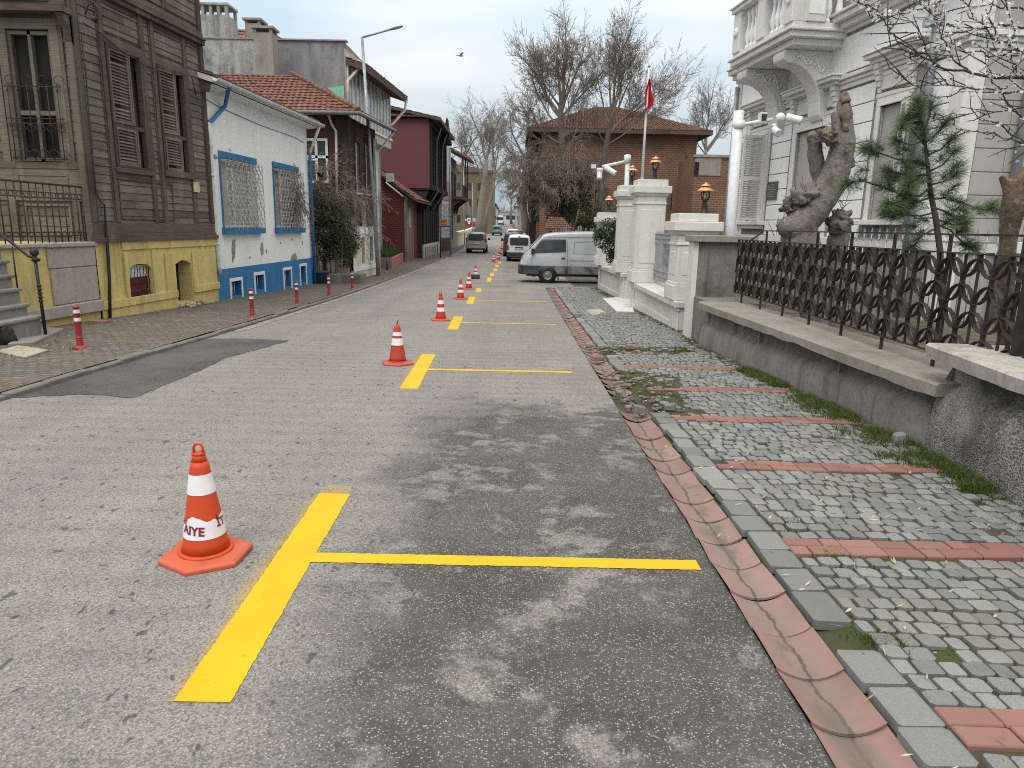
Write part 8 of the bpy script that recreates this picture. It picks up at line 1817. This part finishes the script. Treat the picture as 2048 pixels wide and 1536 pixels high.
def person(label,x,Y,h,top,bot,rot=0,xs=None):
    t=bpy.data.meshes.new('person'); c=Vector((x,Y,zg(Y)+.06)); k=h/1.75
    J=[(0,0,.95,.13),(0,0,1.15,.125),(0,0,1.38,.15),(0,0,1.50,.06),(0,.01,1.62,.095),(0,.0,1.70,.085),(-.09,0,.88,.09),(-.10,.04,.5,.062),(-.11,-.02,.08,.045),(-.11,-.14,.04,.035),(.09,0,.88,.09),(.12,-.06,.5,.062),(.12,.06,.08,.045),(.12,-.06,.04,.035),(-.20,0,1.40,.06),(-.25,.02,1.12,.045),(-.22,-.06,.88,.035),(-.22,-.08,.78,.03),(.20,0,1.40,.06),(.25,.03,1.12,.045),(.23,-.05,.88,.035),(.23,-.07,.78,.03)]
    E=[(0,1),(1,2),(2,3),(3,4),(4,5),(0,6),(6,7),(7,8),(8,9),(0,10),(10,11),(11,12),(12,13),(2,14),(14,15),(15,16),(16,17),(2,18),(18,19),(19,20),(20,21)]
    t.from_pydata([Vector(j[:3])*k for j in J],E,[]); o=bpy.data.objects.new('person',t); C.collection.objects.link(o); o.location=c; o.rotation_euler=(0,0,rot)
    m_=o.modifiers.new('skin','SKIN'); 
    for v,j in zip(t.skin_vertices[0].data,J): v.radius=(j[3]*k,j[3]*k); v.use_root=False
    t.skin_vertices[0].data[0].use_root=True; o.modifiers.new('sub','SUBSURF').render_levels=2
    q=NT('clothes'); co=q.co(); sx=q.n('ShaderNodeSeparateXYZ'); q.l(co,sx.inputs[0]); a=q.mix(q.ramp(sx.outputs[2],.92*k,.95*k),bot,top); a=q.mix(q.ramp(sx.outputs[2],1.50*k,1.52*k),a,(.35,.2,.14,1)); q.done(a,.8); t.materials.append(q.m); o['label']=label; o['category']='person'
    hm=MB(); hm.ball(c+Vector((0,.015,1.70*k)),.095*k,12,8,(1,1.05,.9)); hm.build('hair',plain('dark_hair',(.02,.015,.012,1),.7),o) if False else None
person('person in dark clothes walking on the far left pavement past the leaning plane tree',P(969,458,113).x,113,1.72,(.02,.02,.024,1),(.03,.03,.04,1))
person('person in a dark jacket standing beside the far stall',P(1047,462,94).x,94,1.75,(.025,.03,.05,1),(.03,.03,.035,1),.6)
person('person in a brown jacket at the right end of the far stall',P(1078,462,90).x,90,1.75,(.08,.05,.035,1),(.03,.03,.04,1),-.4)
mb=MB(); c=P(1047,478,60); 
t=thing('yellow_scooter','small yellow object like a scooter parked between the white van and silver van','scooter',(P(1063,492,46).x,46,zg(46)))
x_=P(1063,492,46).x+.35; z_=zg(46); m_=MB(); m_.ball((x_,46.0,z_+.72),.25,12,8,(.8,2.0,.7)); m_.tube([(x_,45.5,z_+.6),(x_,45.1,z_+.35)],[.1,.13],8); m_.tube([(x_,46.6,z_+.75),(x_,46.75,z_+1.05)],[.06,.04],8); m_.cube(x_-.12,x_+.12,45.7,46.5,z_+.25,z_+.35); m_.build('fairing',plain('yellow_plastic',(.62,.40,.04,1),.4),t)
for dy in (-.6,.7): m_=MB(); m_.lathe((x_-.05,46+dy,z_+.22),[(.12,0),(.22,.01),(.22,.09),(.12,.1)],18,axis=(1,0,0)); m_.build('wheel',M_tyre,t)
m_=MB(); m_.tube([(x_-.3,46.7,z_+1.05),(x_+.3,46.7,z_+1.05)],.025,6); m_.build('handlebar',M_black,t)
# far street: houses along both sides and the pale building closing it
for i,(x0,x1,Y,dep,yt,lb,col,side) in enumerate((
 (925,985,135,14,345,'olive brown block of flats half hidden behind the plane trees',(.17,.14,.085,1),-1),
 (975,988,165,20,408,'far pale house on the left with a red awning',(.42,.38,.36,1),-1),
 (984,993,200,20,415,'far white house front on the left side of the street end',(.55,.56,.56,1),-1),
 (990,996,235,22,420,'farthest left house before the pale building',(.36,.30,.27,1),-1),
 (1037,1062,150,30,395,'far grey house on the right side of the street end',(.33,.31,.29,1),1),
 (1030,1042,210,30,415,'far cream house on the right side of the street end',(.46,.43,.38,1),1))):
    f_=wx(Y); a,b=f_.s(x0,430),f_.s(x1,430); zt=f_.z((x0+x1)/2,yt); t=thing('far_house',lb,'house',((a+b)/2,Y,zg(Y)),'houses down the far end of the street'); 
    if side<0: a-=8
    else: b+=8
    mb=MB(); mb.cube(a,b,Y,Y+dep,zg(Y)-1,zt,.5); mb.build('wall',plaster('far_wall',col,tuple(c*.6 for c in col[:3])+(1,),.5,1,.2),t)
    mb=MB(); zz=zg(Y)+2
    while zz<zt-1.4:
        xx=a+.7
        while xx<b-1.2: mb.box(f_,xx,xx+.9,0,.05,zz,zz+1.3); xx+=2.0
        fr=Fr((b,Y),(0,1),(1,0)) if side<0 else Fr((a,Y),(0,1),(-1,0)); s_=1
        while s_<dep-1.5: mb.box(fr,s_,s_+1,0,.05,zz,zz+1.3); s_+=2.6
        zz+=2.9
    mb.build('window',M_glass,t); mb=MB(); mb.cube(a-.3,b+.3,Y-.3,Y+dep,zt,zt+.3,.5); mb.prism(wx(Y-.3),[(a-.3,zt+.3),(b+.3,zt+.3),((a+b)/2,zt+1.4)],-dep,0); mb.build('roof',M_tileo,t)
Ye=330; f_=wx(Ye); eb=thing('end_building','long pale building closing the view at the end of the street','building',(0,Ye,zg(Ye))); a,b=f_.s(985,430),f_.s(1048,430); mb=MB(); mb.cube(a,b,Ye,Ye+12,zg(Ye)-2,f_.z(1015,424),.5); mb.build('wall',plain('far_pale_wall',(.48,.5,.52,1),.9),eb)
mb=MB(); mb.box(f_,a-.5,b+.5,-12,.5,f_.z(1015,424),f_.z(1015,423)+.4); mb.box(f_,a,b,0,.3,f_.z(1015,430)-.2,f_.z(1015,430)+.2); mb.build('roof',plain('far_roof',(.3,.32,.34,1),.9),eb)
mb=MB(); [mb.box(f_,a+1+k*2.6,a+2.6+k*2.6,0,.1,zg(Ye)+1,zg(Ye)+2.6) for k in range(int((b-a)/2.6)-1)]; mb.build('window',M_glass,eb)
# distant wood behind everything
mb=MB(); rng=random.Random(3)
for k in range(150):
    X_=rng.uniform(-160,200); Y_=rng.uniform(360,420)
    if -6<X_<10 and False: continue
    h=rng.uniform(8,13); b_=Vector((X_,Y_,zg(Y_)-1)); mb.tube([b_,b_+Vector((0,0,h*.5))],.25,4,False)
    for j in range(26):
        a=b_+Vector((0,0,h*rng.uniform(.3,.6))); d=Vector((rng.gauss(0,.6),rng.gauss(0,.4),rng.uniform(.2,1))).normalized()*h*rng.uniform(.25,.5); mb.tube([a,a+d*.5,a+d],[.10,.07,.03],3,False)
mb.build('distant_wood',M_twg,kind='stuff',label='grey leafless wood on the skyline beyond the end of the street',cat='wood')
# ================================================================ left alcove: shrubs, tub, lamp
Y_=26.9; Q=lambda x,y,dy=0:P(x,y,Y_+dy)
t=thing('ivy_shrub','dark evergreen shrub crowding the gap beside the white house','shrub',(Q(655,570).x,Y_,zg(Y_)))
mb=MB(); leafcloud(mb,[(*Q(640,425),.62),(*Q(668,432),.62),(*Q(655,460),.62),(*Q(640,470),.5),(*Q(680,460),.5),(*Q(690,490),.45),(*Q(672,500),.45),(*Q(650,505),.4),(*Q(630,400),.4)],8500,.055); mb.build('foliage',M_leafd,t)
mb=MB(); [mb.tube([(Q(x,570).x,Y_+R.uniform(-.2,.2),zg(Y_)),Q(x+R.uniform(-6,6),500),Q(x+R.uniform(-10,10),430)],[.035,.03,.015],5) for x in (632,645,655,662,668,675,684)]; mb.build('stem',M_twl,t)
t=thing('box_shrub','leafy green shrub beside the cream basement of the brown house','shrub',(Q(700,560).x,Y_+1,zg(Y_)))
mb=MB(); leafcloud(mb,[(*Q(698,470,.9),.4),(*Q(705,485,.9),.35),(*Q(695,500,.9),.4),(*Q(688,520,.9),.35)],2600,.05); mb.build('foliage',leafmat('box_leaf',(.025,.045,.012,1),(.08,.11,.03,1),.45,.15),t); mb=MB(); mb.tube([(Q(692,570).x,Y_+1,zg(Y_)),Q(697,490,.9)],.03,5); mb.build('stem',M_barkd,t)
t=thing('climbing_vine','tangle of leafless vine hanging over the second window and the gap','vine',(Q(630,480).x,Y_,zg(Y_)))
mb=MB(); rng=random.Random(8)
for x,y,dy in ((640,340,1.2),(650,370,1.0),(632,330,1.2),(660,400,.8),(625,380,.2),(690,380,1.2),(620,350,.0),(672,390,1),(645,390,.6)):
    for k in range(3): grow(mb,Q(x,y,dy),Vector((rng.gauss(.2,.6),rng.gauss(0,.3),rng.gauss(-.3,.5))).normalized(),rng.uniform(.9,1.7),.018,0,dict(CFd,rmin=.006,n=(5,4,3)),rng)
for x,y in ((600,350),(606,370),(598,390),(608,400)):
    a=Bf.p(Bf.s(x,y,.25),.25,Bf.z(x,y,.25))
    for k in range(2): grow(mb,a,Vector((rng.gauss(0,.2),rng.gauss(-.5,.5),rng.gauss(-.5,.3))).normalized(),rng.uniform(.6,1.1),.014,0,dict(CFd,rmin=.006,n=(5,4,3)),rng)
mb.tube([(Q(640,570).x,Y_+1,zg(Y_)),Q(645,450,.8),Q(640,340,1.2)],[.04,.035,.02],6); mb.tube([(-7.05,26.2,zg(26)),Q(625,420,.1),Q(610,360,-.6)],[.03,.025,.012],5); mb.build('vines',M_twl,t)
c=G(640,568,.06); mb=MB(); mb.lathe((c.x,c.y,c.z),[(.26,0),(.33,.42),(.36,.43),(.36,.47),(.31,.47),(.24,.04)],20); mb.build('blue_tub',plain('tub_blue',(.03,.09,.16,1),.5),label='blue plastic tub on the pavement beside the white house corner',cat='tub')
mb=MB(); x_=Q(668,566).x; mb.cube(x_-.35,x_+1.1,Y_-.3,Y_+.6,zg(Y_)-.05,zg(Y_)+.42); mb.build('stone_box',M_conc,label='low dark concrete box under the shrubs by the brown house',cat='planter',bevel=.02)
mb=MB(); x_=Q(655,566).x; mb.cube(x_-.3,x_-.05,Y_-.5,Y_-.2,zg(Y_)+.03,zg(Y_)+.33); mb.cube(x_-.3,x_-.05,Y_-.5,Y_-.2,zg(Y_)+.345,zg(Y_)+.5); mb.build('stone_step',M_step,label='small stack of pale stones beside the blue tub',cat='stone')
t=thing('garden_lamp','dark lantern post above the shrub beside the brown house window','lamp',(Q(641,380,.6).x,Y_+.6,zg(Y_))); mb=MB(); b_=Q(643,395,.6); mb.tube([(b_.x,Y_+.6,zg(Y_)),b_],.035,6); mb.tube([b_,Q(641,356,.6)],.075,8); mb.build('post',plain('brown_post',(.05,.03,.025,1),.5),t); mb=MB(); mb.lathe(Q(641,354,.6),[(.08,0),(.10,.08),(.16,.13),(.14,.15),(0,.16)],12); mb.build('lantern',M_black,t)
# manhole, wires, gull
c=G(1000,573,.0); mb=MB(); mb.lathe((c.x,c.y,zg(c.y)+.004),[(.42,0),(.42,.006),(.36,.006),(.355,.003),(.0,.003)],28); mb.build('manhole_cover',plain('iron_lid',(.17,.165,.16,1),.7,.2,.2,14,.4),label='round iron manhole lid set in the road near the van nose',cat='manhole')
Yg=60; c=P(920,112,Yg); mb=MB(); mb.tube([c+Vector((-.3,0,-.02)),c+Vector((-.1,0,.02)),c+Vector((.12,0,.03)),c+Vector((.26,0,.04)),c+Vector((.33,0,.04))],[.01,.06,.07,.04,.01],8)
for sy in (-1,1): mb.add([c+Vector((-.06,sy*.03,.05)),c+Vector((.12,sy*.03,.05)),c+Vector((.16,sy*.35,.20)),c+Vector((-.12,sy*.75,.12)),c+Vector((-.02,sy*.35,.17))],[(0,1,2,4),(2,3,4)])
o=mb.build('seagull',plain('gull_feather',(.35,.35,.36,1),.8),label='seagull gliding in the grey sky above the street',cat='bird'); o.rotation_euler=(0,0,.5)
